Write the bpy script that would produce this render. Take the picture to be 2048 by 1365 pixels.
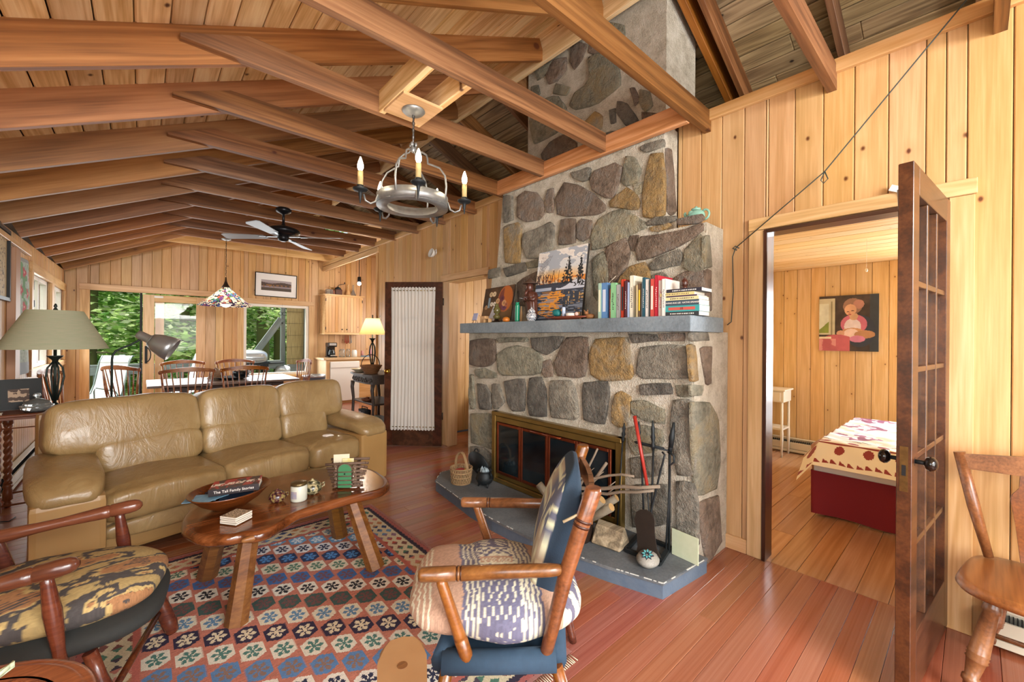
import bpy, bmesh, math, random
import numpy as np
from mathutils import Vector as V, Matrix, noise as mnoise
random.seed(7)
for o in list(bpy.data.objects): bpy.data.objects.remove(o)
S = bpy.context.scene
COL = S.collection
PI = math.pi
# ------------------------------------------------------------------ camera
YAW, ROLL, EYE = math.radians(41.8), math.radians(0.45), 1.38
fw = V((math.sin(YAW), math.cos(YAW), 0)); rt = V((math.cos(YAW), -math.sin(YAW), 0)); up = V((0, 0, 1))
cx_ = rt*math.cos(ROLL) + up*math.sin(ROLL); cy_ = up*math.cos(ROLL) - rt*math.sin(ROLL); cz_ = -fw
cd = bpy.data.cameras.new('camera'); cam = bpy.data.objects.new('camera', cd); COL.objects.link(cam)
cam.matrix_world = Matrix(((cx_.x, cy_.x, cz_.x, 0), (cx_.y, cy_.y, cz_.y, 0), (cx_.z, cy_.z, cz_.z, EYE), (0, 0, 0, 1)))
cd.sensor_width = 36; cd.lens = 828/2048*36; cd.shift_y = -5.5/2048; cd.clip_start = 0.02; cd.clip_end = 200
S.camera = cam
# ------------------------------------------------------------------ world, sun, big lights, exposure
S.view_settings.view_transform = 'Standard'; S.view_settings.look = 'None'
S.view_settings.gamma = 1; S.view_settings.use_curve_mapping = False
S.view_settings.exposure = 0.27
W = bpy.data.worlds.new('sky'); S.world = W; W.use_nodes = True
wn = W.node_tree.nodes; wl = W.node_tree.links
bg = wn['Background']; sky = wn.new('ShaderNodeTexSky'); sky.sky_type = 'NISHITA'
sky.sun_disc = False; sky.sun_elevation = math.radians(52); sky.sun_rotation = math.radians(200); sky.air_density = 1.4; sky.dust_density = 3
wl.new(sky.outputs[0], bg.inputs[0]); bg.inputs[1].default_value = 0.4
def light(name, kind, loc, energy, color, size=1, size_y=None, aim=None, spread=None):
    d = bpy.data.lights.new(name, kind); o = bpy.data.objects.new(name, d); COL.objects.link(o)
    d.energy = energy; d.color = color; o.location = loc
    if kind == 'AREA':
        d.size = size
        if size_y: d.shape = 'RECTANGLE'; d.size_y = size_y
        if spread: d.spread = spread
    elif kind == 'POINT': d.shadow_soft_size = size
    elif kind == 'SUN': d.angle = size
    if aim: o.rotation_euler = (V(aim)-V(loc)).to_track_quat('-Z', 'Y').to_euler()
    return o
light('sun', 'SUN', (-6, 20, 20), 12, (1, .96, .86), .03, aim=(-1.5, 15, 0))
# daylight through the glazed wall and windows behind the camera
light('daylight_rear_windows', 'AREA', (.55, -2.35, 1.45), 150, (.98, .985, 1), 2.6, 2.3, aim=(.4, 3, 2.3))
light('daylight_left_windows', 'AREA', (-.82, -0.4, 1.4), 38, (.93, .97, 1), 1.8, 1.3, aim=(3, .4, 1.3))
light('daylight_dining_windows', 'AREA', (-.84, 8.1, 1.5), 20, (.88, .94, 1), 2.4, 1.1, aim=(3, 7.6, 1.2))
light('daylight_sliding_door', 'AREA', (0.2, 9.33, 1.15), 32, (.92, .97, 1), 1.6, 1.8, aim=(.6, 3, 1.0))
light('daylight_dining_picture_window', 'AREA', (2.05, 9.33, 1.3), 24, (.92, .97, 1), 1.1, 1.3, aim=(1.6, 3, 1.2))
light('daylight_bedroom_window', 'AREA', (5.9, -.35, 1.3), 125, (.9, .95, 1), 1.1, 1.2, aim=(3, .7, .9))
light('daylight_rear_bedroom', 'AREA', (4.6, 3.6, 1.6), 22, (1, .95, .88), 1.2, 1.2, aim=(4, 5, 1.0))
light('daylight_kitchen_window', 'AREA', (4.4, 7.9, 1.6), 30, (1, .97, .92), 1.2, 1.0, aim=(3.0, 8.2, 1.3))
light('loft_fill_light', 'AREA', (4.3, -2.2, 3.0), 80, (1, .97, .9), 1.6, .8, aim=(3.6, 3, 3.0))  # added fill that brightens the right roof slope; no gable window is built
light('ceiling_fill_light_left', 'AREA', (.7, -2.3, 2.35), 130, (1, .98, .94), 2.2, .6, aim=(.2, 1.6, 3.2))  # added upward fill for the dark near-left ceiling, not a real window
# ------------------------------------------------------------------ helpers
def tag(o, label=None, cat=None, group=None, kind=None):
    if label: o['label'] = label
    if cat: o['category'] = cat
    if group: o['group'] = group
    if kind: o['kind'] = kind
    return o
def empty(name, loc=(0, 0, 0), rz=0, label=None, cat=None, group=None, kind=None):
    o = bpy.data.objects.new(name, None); COL.objects.link(o); o.location = loc; o.rotation_euler = (0, 0, rz)
    o.empty_display_size = .1
    return tag(o, label, cat, group, kind)
def mw(o):
    m = o.matrix_basis.copy()
    return mw(o.parent) @ m if o.parent else m
def kids(o): return [c for c in bpy.data.objects if c.parent == o]
def dup(root, loc=None, rz=None, label=None, group=None, par=None, scale=None):
    c = root.copy(); COL.objects.link(c)
    if par: c.parent = par
    if loc is not None: c.location = loc
    if rz is not None: c.rotation_euler = (0, 0, rz)
    if scale: c.scale = scale
    if label: c['label'] = label
    if group: c['group'] = group
    for k in kids(root): dup(k, par=c)
    return c
def lin(c):
    if isinstance(c, str): c = tuple(int(c[i:i+2], 16)/255 for i in (0, 2, 4))
    return tuple((x/12.92 if x <= .04045 else ((x+.055)/1.055)**2.4) for x in c[:3])
class MB:
    def __init__(s): s.bm = bmesh.new(); s.sm = False
    def box(s, c, d, rz=0, bev=0, rot=None, seg=1):
        r = bmesh.ops.create_cube(s.bm, size=1)['verts']
        m = Matrix.Translation(V(c)) @ (rot if rot else Matrix.Rotation(rz, 4, 'Z')) @ Matrix.Diagonal((d[0], d[1], d[2], 1))
        bmesh.ops.transform(s.bm, matrix=m, verts=r)
        if bev:
            es = list({e for v in r for e in v.link_edges})
            bmesh.ops.bevel(s.bm, geom=es, offset=bev, segments=seg, affect='EDGES', profile=.7)
        return s
    def bar(s, a, b, w, h, bev=0, upv=(0, 0, 1)):
        a, b = V(a), V(b); m, L = orient(a, b, upv)
        return s.box((0, 0, 0), (L, w, h), bev=bev) if False else s._bar(m, L, w, h, bev)
    def _bar(s, m, L, w, h, bev):
        r = bmesh.ops.create_cube(s.bm, size=1)['verts']
        bmesh.ops.transform(s.bm, matrix=m @ Matrix.Diagonal((L, w, h, 1)), verts=r)
        if bev: bmesh.ops.bevel(s.bm, geom=list({e for v in r for e in v.link_edges}), offset=bev, segments=1, affect='EDGES')
        return s
    def tube(s, pts, r, seg=8, cap=True, smooth=True):
        pts = [V(p) for p in pts]; n = len(pts)
        rs = r if isinstance(r, (list, tuple)) else [r]*n
        rings = []; prev = None
        for i, p in enumerate(pts):
            t = (pts[min(i+1, n-1)]-pts[max(i-1, 0)]).normalized()
            if prev is None:
                a = t.orthogonal().normalized()
            else:
                a = prev - t*prev.dot(t)
                a = a.normalized() if a.length > 1e-5 else t.orthogonal().normalized()
            prev = a; b = t.cross(a)
            rings.append([s.bm.verts.new(p+(a*math.cos(2*PI*k/seg)+b*math.sin(2*PI*k/seg))*rs[i]) for k in range(seg)])
        for i in range(n-1):
            for k in range(seg):
                f = s.bm.faces.new((rings[i][k], rings[i][(k+1) % seg], rings[i+1][(k+1) % seg], rings[i+1][k])); f.smooth = smooth
        if cap:
            s.bm.faces.new(rings[0][::-1]); s.bm.faces.new(rings[-1])
        return s
    def lathe(s, prof, c=(0, 0, 0), seg=20, m=None, sx=1, sy=1, cap=False):
        rings = []; c = V(c)
        for (r, z) in prof:
            ring = []
            for k in range(seg):
                p = V((r*sx*math.cos(2*PI*k/seg), r*sy*math.sin(2*PI*k/seg), z))
                if m: p = m @ p
                ring.append(s.bm.verts.new(p+c))
            rings.append(ring)
        for i in range(len(rings)-1):
            for k in range(seg):
                f = s.bm.faces.new((rings[i][k], rings[i][(k+1) % seg], rings[i+1][(k+1) % seg], rings[i+1][k])); f.smooth = True
        if prof[0] == prof[-1]: return s
        if prof[0][0] > 1e-4: s.bm.faces.new(rings[0][::-1])
        if prof[-1][0] > 1e-4: s.bm.faces.new(rings[-1])
        return s
    def sq(s, c, d, e1=.35, e2=.35, nu=24, nv=14, m=None, warp=None):
        def f(w, e): return math.copysign(abs(w)**e, w)
        rings = []
        for j in range(nv+1):
            ph = -PI/2+PI*j/nv; ring = []
            for i in range(nu):
                th = 2*PI*i/nu
                p = V((d[0]/2*f(math.cos(ph), e1)*f(math.cos(th), e2), d[1]/2*f(math.cos(ph), e1)*f(math.sin(th), e2), d[2]/2*f(math.sin(ph), e1)))
                if warp: p = warp(p)
                if m: p = m @ p
                ring.append(p+V(c))
            rings.append(ring)
        vb = s.bm.verts.new(sum(rings[0], V())/nu); vt = s.bm.verts.new(sum(rings[-1], V())/nu)
        vr = [[s.bm.verts.new(p) for p in r] for r in rings[1:-1]]
        for i in range(nu):
            k = (i+1) % nu
            fs = [s.bm.faces.new((vb, vr[0][k], vr[0][i])), s.bm.faces.new((vt, vr[-1][i], vr[-1][k]))]
            for j in range(len(vr)-1): fs.append(s.bm.faces.new((vr[j][i], vr[j][k], vr[j+1][k], vr[j+1][i])))
            for q in fs: q.smooth = True
        return s
    def prism(s, poly, h, m=None, bev=0):
        """poly in local XY, extruded along local Z by h"""
        m = m or Matrix()
        a = [s.bm.verts.new(m @ V((x, y, 0))) for x, y in poly]; b = [s.bm.verts.new(m @ V((x, y, h))) for x, y in poly]
        n = len(poly); fs = [s.bm.faces.new(a[::-1]), s.bm.faces.new(b)]
        for i in range(n): fs.append(s.bm.faces.new((a[i], a[(i+1) % n], b[(i+1) % n], b[i])))
        if bev: bmesh.ops.bevel(s.bm, geom=list({e for f in fs[:2] for e in f.edges}), offset=bev, segments=2, affect='EDGES')
        return s
    def quad(s, *p):
        s.bm.faces.new([s.bm.verts.new(V(q)) for q in p]); return s
    def done(s, name, mat, parent=None, world=False, smooth=False):
        bmesh.ops.recalc_face_normals(s.bm, faces=s.bm.faces)
        me = bpy.data.meshes.new(name); s.bm.to_mesh(me); s.bm.free()
        if smooth:
            for p in me.polygons: p.use_smooth = True
        return fin(name, me, mat, parent, world)
def fin(name, me, mat, parent=None, world=False, m=None):
    me.materials.append(mat)
    o = bpy.data.objects.new(name, me); COL.objects.link(o)
    if parent:
        o.parent = parent
        if world and m is None: me.transform(mw(parent).inverted())
    if m is not None:
        o.matrix_basis = (mw(parent).inverted() @ m) if (parent and world) else m
    return o
def orient(a, b, upv=(0, 0, 1)):
    a, b, u = V(a), V(b), V(upv); x = (b-a); L = x.length; x.normalize()
    y = u.cross(x)
    if y.length < 1e-4: y = V((0, 1, 0)).cross(x) if abs(x.y) < .9 else V((1, 0, 0)).cross(x)
    y.normalize(); z = x.cross(y)
    m = Matrix.Translation((a+b)/2) @ Matrix((x, y, z)).transposed().to_4x4()
    return m, L
_bc = {}
def board(name, a, b, w, h, mat, parent=None, upv=(0, 0, 1), bev=.003, world=True):
    """timber with its length along local X: w across (local Y), h along upv (local Z)"""
    m, L = orient(a, b, upv); L = round(L, 3); key = (L, round(w, 4), round(h, 4), bev, mat.name)
    me = _bc.get(key)
    if me is None:
        bm = bmesh.new(); r = bmesh.ops.create_cube(bm, size=1)['verts']
        bmesh.ops.transform(bm, matrix=Matrix.Diagonal((L, w, h, 1)), verts=r)
        if bev: bmesh.ops.bevel(bm, geom=bm.edges[:], offset=bev, segments=1, affect='EDGES')
        me = bpy.data.meshes.new(name); bm.to_mesh(me); bm.free(); me.materials.append(mat); _bc[key] = me
    o = bpy.data.objects.new(name, me); COL.objects.link(o)
    if parent: o.parent = parent; o.matrix_basis = mw(parent).inverted() @ m
    else: o.matrix_basis = m
    return o
# ------------------------------------------------------------------ materials
class NT:
    def __init__(s, name):
        s.m = bpy.data.materials.new(name); s.m.use_nodes = True; s.t = s.m.node_tree; s.p = s.t.nodes['Principled BSDF']
    def n(s, ty, **kw):
        x = s.t.nodes.new('ShaderNode'+ty)
        for k, v in kw.items():
            if k[0] == 'i' and k[1:].isdigit(): s.set(x.inputs[int(k[1:])], v)
            else: setattr(x, k, v)
        return x
    def set(s, inp, v):
        if isinstance(v, bpy.types.NodeSocket): s.t.links.new(v, inp)
        elif isinstance(v, bpy.types.Node): s.t.links.new(v.outputs[0], inp)
        else: inp.default_value = v
    def math(s, op, a, b=0, c=None, clamp=False):
        x = s.n('Math', operation=op, use_clamp=clamp, i0=a, i1=b)
        if c is not None: s.set(x.inputs[2], c)
        return x.outputs[0]
    def ramp(s, fac, stops, interp='LINEAR'):
        r = s.n('ValToRGB', i0=fac); e = r.color_ramp.elements; r.color_ramp.interpolation = interp
        while len(e) < len(stops): e.new(.5)
        for k, (p, c) in zip(e, stops): k.position = p; k.color = (*lin(c), 1)
        return r.outputs[0]
    def mix(s, fac, a, b, blend='MIX'):
        x = s.n('Mix', data_type='RGBA', blend_type=blend); s.set(x.inputs[0], fac)
        for i, v in ((6, a), (7, b)):
            if isinstance(v, str): v = (*lin(v), 1)
            s.set(x.inputs[i], v)
        return x.outputs[2]
    def noise(s, vec, scale, detail=2, rough=.5, dist=0):
        x = s.n('TexNoise'); s.set(x.inputs['Vector'], vec) if vec is not None else None
        x.inputs['Scale'].default_value = scale; x.inputs['Detail'].default_value = detail
        x.inputs['Roughness'].default_value = rough; x.inputs['Distortion'].default_value = dist
        return x.outputs[0]
    def vmul(s, vec, v): return s.n('VectorMath', operation='MULTIPLY', i0=vec, i1=v).outputs[0]
    def obj(s, rnd=True):
        c = s.n('TexCoord').outputs['Object']
        if not rnd: return c
        r = s.n('ObjectInfo').outputs['Random']
        o = s.n('CombineXYZ', i0=s.math('MULTIPLY', r, 37.), i1=s.math('MULTIPLY', r, 91.), i2=s.math('MULTIPLY', r, 53.))
        return s.n('VectorMath', operation='ADD', i0=c, i1=o.outputs[0]).outputs[0]
    def bump(s, h, strength=.3, dist=.01):
        b = s.n('Bump'); b.inputs['Strength'].default_value = strength; b.inputs['Distance'].default_value = dist
        s.set(b.inputs['Height'], h); s.t.links.new(b.outputs[0], s.p.inputs['Normal']); return b
    def fin(s, col=None, rough=.5, metal=0, **kw):
        if col is not None:
            if isinstance(col, str): col = (*lin(col), 1)
            s.set(s.p.inputs['Base Color'], col)
        s.set(s.p.inputs['Roughness'], rough); s.set(s.p.inputs['Metallic'], metal)
        for k, v in kw.items(): s.set(s.p.inputs[k.replace('_', ' ')], v)
        return s.m
def wood(name, dark, mid, light_, knot=None, flat=False, ksize=.115, sc=(.7, 8, 8), fine=(3, 90, 90), rings=26, rough=.45, var=.12, knots=.55, kscale=4.5, bump=.12, coat=0, contrast=(.25, .75), huevar=.006, amp=.28):
    t = NT(name); c = t.obj()
    v = t.vmul(c, sc); big = t.noise(v, 1, 2, .55, .4)
    ring = t.math('SINE', t.math('MULTIPLY', big, float(rings)))
    ring = t.math('MULTIPLY_ADD', ring, .5, .5)
    fi = t.noise(t.vmul(c, fine), 1, 2, .6)
    f = t.math('ADD', t.math('MULTIPLY', ring, amp), t.math('MULTIPLY_ADD', fi, .55, .225-amp/2))
    col = t.ramp(f, [(contrast[0], dark), (.5, mid), (contrast[1], light_)])
    if knot:
        vo = t.n('TexVoronoi'); vo.voronoi_dimensions = '2D' if flat else '3D'; t.set(vo.inputs['Vector'], t.vmul(c, (.72, 1, 1))); vo.inputs['Scale'].default_value = kscale
        d = t.math('ADD', vo.outputs['Distance'], t.math('MULTIPLY', fi, .03))
        on = t.math('GREATER_THAN', t.n('SeparateColor', i0=vo.outputs['Color']).outputs[0], knots)
        k1 = t.math('MULTIPLY', t.math('SUBTRACT', 1, t.math('MULTIPLY', d, 4.2), clamp=True), on)
        col = t.mix(t.math('MULTIPLY', k1, .55, clamp=True), col, dark)
        k2 = t.math('MULTIPLY', t.math('SMOOTH_MIN', t.math('MULTIPLY', t.math('SUBTRACT', ksize, d, clamp=True), 28.), 1, .1, clamp=True), on)
        col = t.mix(k2, col, knot)
    r = t.n('ObjectInfo').outputs['Random']
    hs = t.n('HueSaturation'); t.set(hs.inputs['Color'], col)
    t.set(hs.inputs['Value'], t.math('MULTIPLY_ADD', r, 2*var, 1-var))
    r2 = t.math('FRACT', t.math('MULTIPLY', r, 17.3))
    t.set(hs.inputs['Hue'], t.math('MULTIPLY_ADD', r2, 2*huevar, .5-huevar))
    t.set(hs.inputs['Saturation'], t.math('MULTIPLY_ADD', t.math('FRACT', t.math('MULTIPLY', r, 7.7)), .16, .92))
    if bump: t.bump(fi, bump, .004)
    return t.fin(hs.outputs[0], rough, Coat_Weight=coat, Coat_Roughness=.15)
def plain(name, col, rough=.5, metal=0, var=None, vs=20, bump=0, bs=60, **kw):
    t = NT(name); c = t.obj(False); cc = col
    n = t.noise(c, vs, 3)
    cc = t.mix(t.math('MULTIPLY', n, .9 if var else .35), col, var or col)
    if bump: t.bump(t.noise(c, bs, 3), bump, .004)
    return t.fin(cc, rough, metal, **kw)
PINE = wood('pine_paneling', 'b38a55', 'c69b68', 'd5ae7e', knot='5e3218', flat=True, ksize=.07, amp=.17, rough=.42, var=.07, knots=.62, sc=(.5, 6, 6), rings=20, kscale=4.2)
PINE_BED = wood('pine_bedroom', 'c09a62', 'd2ae76', 'dfc090', knot='6e401c', flat=True, ksize=.06, amp=.17, rough=.45, var=.06, knots=.45, kscale=5.2)
PINE_TRIM = wood('pine_trim', 'bd9560', 'cda572', 'dab687', rough=.4, var=.04)
CEIL_L = wood('ceiling_boards_pine', 'c69e68', 'e2c190', 'f2dcb2', knot='54301a', flat=True, ksize=.07, rough=.6, var=.12, knots=.62, kscale=3.6, rings=32, contrast=(.25, .8))
CEIL_R = wood('ceiling_boards_weathered', '6f5c42', '9c8562', 'b8a37c', knot='2c2018', flat=True, ksize=.08, rough=.7, var=.2, knots=.6, rings=34, contrast=(.25, .8))
RAFTER = wood('rafter_timber', '71471f', '966232', 'b07c48', knot='5a2a14', rough=.55, var=.14, knots=.6, kscale=3.0, rings=30, sc=(.45, 7, 7), contrast=(.2, .85))
TIE = wood('tie_beam_timber', '5c3d24', '7e5533', '966c45', knot='4a2415', rough=.55, var=.14, knots=.65, rings=28, sc=(.4, 9, 9))
FLOORW = wood('fir_floor', '884b33', '975b42', 'a46b53', rough=.26, var=.06, rings=30, amp=.16, sc=(.2, 12, 12), fine=(1.0, 150, 150), bump=.03, coat=.25, huevar=.014, contrast=(.25, .85))
FLOORB = wood('bedroom_floor_boards', 'a0704c', 'ae7f5a', 'bc9070', rough=.28, var=.09, rings=30, sc=(.3, 9, 9), bump=.03, coat=.15)
DARKDOOR = wood('dark_stained_door_wood', '2e1a12', '45291c', '5a3626', rough=.3, var=.03, rings=20, bump=.05, coat=.2)
REDDOOR = wood('stained_french_door_wood', '2c190c', '452712', '5a371c', rough=.35, var=.05, rings=14, bump=.05, coat=.15)
CHAIRW = wood('turned_maple_stain', '573218', '7c4c28', '946035', rough=.3, var=.04, rings=12, sc=(.8, 5, 5), bump=.03, coat=.2)
CHERRY = wood('dark_cherry_stain', '43201a', '5f2f1c', '764028', rough=.25, var=.03, rings=12, sc=(.8, 5, 5), bump=.02, coat=.25)
WINDSOR = wood('windsor_chair_wood', '5a2a16', '8a4a26', 'b5763e', rough=.3, var=.05, rings=14, bump=.02, coat=.3)
SLAB = wood('live_edge_slab_wood', '43220e', '693a1a', '865029', rough=.2, var=.02, rings=26, sc=(1.1, 4, 4), bump=.02, coat=.35)
TLEG = wood('table_leg_wood', '503010', '70461a', '8c5f28', rough=.5, var=.1, rings=16)
HEADER = wood('header_timber', 'a8703c', 'c48a55', 'd6a070', rough=.5, var=.03, rings=30)
BACKING = plain('shadow_gap_backing', '4a2c16', .9)
PLASTER = plain('plain_outer_boarding', '8a6a48', .9)
DARK = plain('soot_black', '0e0d0d', .8)
# ================================================================== ROOM SHELL
XL, XR, YF = -.90, 2.924, 9.40
def zL(Y): return 2.235+.013*(Y-2.6)           # underside of rafters at the left wall
ZRIDGE = 3.888
def zb(X, Y): return zL(Y)+(ZRIDGE-zL(Y))*(X-XL)/(2.68-XL)
def struct(name): return empty(name, kind='structure')
floor = MB().box((2.55, 3.4, -.06), (7.1, 12.6, .06)).done('floor', BACKING); floor['kind'] = 'structure'
# floor boards (run across the room)
y = -2.5; i = 0
while y < YF:
    w = .0834
    if y+w > 4.6: w = .167
    cuts = [XL, random.uniform(.2, 2.2), XR] if -0.6 < y < 4.6 else [XL, XR]
    for a, b in zip(cuts, cuts[1:]):
        board('floor_plank', (a+.0006, y+w/2, -.012), (b-.0006, y+w/2, -.012), w-.0014, .024, FLOORW, floor, bev=.0012)
    y += w
y = -1.2; k = 0
while y < 1.8:
    c0 = random.uniform(3.4, 5.4)
    for a, b in ((XR, c0), (c0, 6.0)):
        board('floor_plank', (a+.0008, y+.068, -.012), (b-.0008, y+.068, -.012), .134, .024, FLOORB, floor, bev=.0015)
    y += .136
for k in range(12):
    board('floor_plank', (XR+.001, 3.06+k*.17, -.012), (5.2, 3.06+k*.17, -.012), .168, .024, FLOORW, floor, bev=.0015)
for k in range(17):
    board('floor_plank', (XR+.001, 6.6+k*.17, -.012), (4.6, 6.6+k*.17, -.012), .168, .024, FLOORW, floor, bev=.0015)
def wallboards(parent, P, U, n_out, strips, z0, ztop, holes, mat, th=.018, gap=.003):
    """vertical tongue-and-groove boards. P: point on the wall face at u=0, U: unit dir along wall, n_out: into the room"""
    P, U, N = V(P), V(U), V(n_out)
    for (u0, u1) in strips:
        segs = [(u0, u1, z0, ztop((u0+u1)/2))]
        for (h0, h1, hz0, hz1) in holes:
            ns = []
            for (a, b, c, d) in segs:
                if h1 <= a+.002 or h0 >= b-.002: ns.append((a, b, c, d)); continue
                if a < h0: ns.append((a, h0, c, d))
                if b > h1: ns.append((h1, b, c, d))
                aa, bb = max(a, h0), min(b, h1)
                if c < hz0: ns.append((aa, bb, c, hz0))
                if d > hz1: ns.append((aa, bb, hz1, d))
            segs = ns
        for (a, b, c, d) in segs:
            if b-a < .012 or d-c < .02: continue
            m = P+U*((a+b)/2)-N*(th/2)
            board('plank', (m.x, m.y, c), (m.x, m.y, d), (b-a)-gap, th, mat, parent, upv=N, bev=.004)
def strips(u0, u1, w, start=None):
    out = []; u = u0 if start is None else start
    while u < u1:
        out.append((max(u, u0), min(u+w, u1))); u += w
    return [s for s in out if s[1]-s[0] > .01]
# right wall (u runs along +Y from Y=-2.5)
DOOR_A = (.10, .885, -.1, 2.07); DOOR_B = (3.72, 4.46, -.1, 2.10); KIT = (6.65, 9.40, -.1, 2.80)
wr = struct('wall_right')
hol = [(a+2.5, b+2.5, c, d) for a, b, c, d in (DOOR_A, DOOR_B, KIT)] + [(1.46+2.5, 3.28+2.5, -.1, 3.0)]
wallboards(wr, (XR, -2.5, 0), (0, 1, 0), (-1, 0, 0), strips(0, 11.9, .14, start=-.13+.0), 0, lambda u: 2.955, hol, PINE)
bk = MB()
for (y0, y1, z0, z1) in ((-2.5, .10, 0, 2.95), (.10, .885, 2.07, 2.95), (.885, 3.72, 0, 2.95), (3.72, 4.46, 2.10, 2.95), (4.46, 6.65, 0, 2.95), (6.65, 9.4, 2.80, 2.95)):
    bk.box((XR+.03, (y0+y1)/2, (z0+z1)/2), (.024, y1-y0, z1-z0))
bk.done('wall_backing', BACKING, wr)
bk2 = MB()
for (y0, y1, z0, z1) in ((-2.5, .10, 0, 2.95), (.10, .885, 2.07, 2.95), (.885, 3.72, 0, 2.95), (3.72, 4.46, 2.10, 2.95), (4.46, 6.65, 0, 2.95)):
    bk2.box((XR+.085, (y0+y1)/2, (z0+z1)/2), (.02, y1-y0, z1-z0))
bk2.done('wall_rear_lining', PINE_BED, wr)
# top trim along the right wall
tr = struct('trim_1')
board('top_rail', (XR-.014, -2.5, 2.93), (XR-.014, 1.26, 2.93), .03, .075, PINE_TRIM, tr, upv=(0, 0, 1))
board('top_rail', (XR-.014, 3.28, 2.93), (XR-.014, 9.4, 2.93), .03, .075, PINE_TRIM, tr)
# far wall
wf = struct('wall_far')
SLD = (-.62, 1.02, -.1, 2.10); WIN = (1.46, 2.63, .60, 2.02)
fh = [(a-XL, b-XL, c, d) for a, b, c, d in (SLD, WIN)]
wallboards(wf, (XL, YF, 0), (1, 0, 0), (0, -1, 0), strips(0, 3.83, .128), 0, lambda u: zb(XL+u, YF)+.1, fh, PINE)
bk = MB()
for (x0, x1, z0, z1) in ((XL-.1, -.62, 0, 3.9), (-.62, 1.02, 2.1, 3.9), (1.02, 1.46, 0, 3.9), (1.46, 2.63, 0, .6), (1.46, 2.63, 2.02, 3.9), (2.63, 2.95, 0, 3.9)):
    bk.box(((x0+x1)/2, YF+.06, (z0+z1)/2), (x1-x0, .08, z1-z0))
bk.done('wall_backing', BACKING, wf)
# left wall : two dining windows, two windows next to the camera
wlft = struct('wall_left')
WL1 = (6.80, 8.05, 1.0, 2.06); WL2 = (8.22, 9.30, 1.0, 2.06); WL3 = (-1.35, .55, .8, 2.05)
lh = [(a+2.5, b+2.5, c, d) for a, b, c, d in (WL1, WL2, WL3)]
wallboards(wlft, (XL, -2.5, 0), (0, 1, 0), (1, 0, 0), strips(0, 11.9, .10), 0, lambda u: zL(u-2.5)+.06, lh, PINE)
bk = MB()
def holes_box(bk, x, xs, spans, y0, y1, ztop):
    ys = y0
    for (a, b, c, d) in spans:
        bk.box((x, (ys+a)/2, ztop/2), (xs, a-ys, ztop)); bk.box((x, (a+b)/2, c/2), (xs, b-a, c)); bk.box((x, (a+b)/2, (d+ztop)/2), (xs, b-a, ztop-d)); ys = b
    bk.box((x, (ys+y1)/2, ztop/2), (xs, y1-ys, ztop))
holes_box(bk, XL-.06, .08, (WL3, WL1, WL2), -2.5, YF, 2.36)
bk.done('wall_backing', BACKING, wlft)
board('valance_strip', (XL+.02, 2.0, 2.22), (XL+.02, 6.6, 2.225), .03, .05, PINE_TRIM, wlft)
# rear wall behind the camera with a wide glazed opening
wb = struct('wall_rear')
MB().box((XL-.1+.15, -2.55, 1.45), (.3, .1, 2.9)).box((2.9, -2.55, 1.45), (.4, .1, 2.9)).box((1, -2.55, 2.75), (4, .1, .3)).box((1, -2.55, .1), (4, .1, .2)).box((1, -2.55, 3.6), (4.0, .1, 1.4)).box((4.6, -2.55, 1.3), (3.2, .1, 2.6)).done('wall_backing', PINE_TRIM, wb)
# ------------------------------------------------------------------ ceiling and roof timbers
ceil = struct('ceiling')
def slope_boards(sgn, mat):
    n = 28; X0, X1 = (XL-.05, 2.70)
    for k in range(n):
        ta, tb = k/n, (k+1)/n
        cuts = [-2.55] + sorted([random.uniform(.5, 2.2), random.uniform(4, 6.5)]) + [YF+.1]
        for ya, yb in zip(cuts, cuts[1:]):
            p = []
            for yy in (ya+.001, yb-.001):
                xm = X0+(X1-X0)*(ta+tb)/2; z = zb(xm, yy)+.215
                p.append(V((xm if sgn < 0 else 5.40-xm, yy, z)))
            L = math.hypot(X1-X0, (zb(X1, 3)-zb(X0, 3)))/n
            sl = (zb(X1, 3)-zb(X0, 3))/(X1-X0)
            nrm = V((sl if sgn < 0 else -sl, 0, -1)).normalized()
            board('ceiling_board', p[0], p[1], L-.007, .022, mat, ceil, upv=nrm, bev=.005)
slope_boards(-1, CEIL_L); slope_boards(1, CEIL_R)
rb = MB()
for s_ in (-1, 1):
    a = [(XL-.15, zb(XL-.15, 3)+.26), (2.7, zb(2.7, 3)+.26)]
    q = [((x if s_ < 0 else 5.4-x), z) for x, z in a]
    rb.quad((q[0][0], -2.6, q[0][1]), (q[1][0], -2.6, q[1][1]), (q[1][0], YF+.15, q[1][1]), (q[0][0], YF+.15, q[0][1]))
rb.done('roof_deck', BACKING, ceil)
RY = [-2.1, -1.43, -.74, -.03, .63, 1.29, 1.975, 2.635, 3.285, 3.975, 4.645, 5.345, 6.045, 6.775, 7.445, 8.185, 8.985]
sl = math.atan2(ZRIDGE-zL(3), 2.68-XL); dz = .19/math.cos(sl)/2
for Yr in RY:
    up_l = V((-math.sin(sl), 0, math.cos(sl)))
    board('rafter', (XL, Yr, zb(XL, Yr)+dz), (2.68, Yr, ZRIDGE+dz), .04, .186, RAFTER, ceil, upv=up_l, bev=.002)
    up_r = V((math.sin(sl), 0, math.cos(sl)))
    if not (1.4 < Yr < 3.0):
        board('rafter', (2.72, Yr+.02, ZRIDGE+dz), (6.35, Yr+.02, ZRIDGE+dz-(6.35-2.72)*math.tan(sl)), .04, .186, TIE, ceil, upv=up_r, bev=.002)
for Yr in (1.42, 2.99):
    board('rafter', (2.72, Yr, ZRIDGE+dz), (6.35, Yr, ZRIDGE+dz-(6.35-2.72)*math.tan(sl)), .05, .186, RAFTER, ceil, upv=(math.sin(sl), 0, math.cos(sl)), bev=.002)
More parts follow.
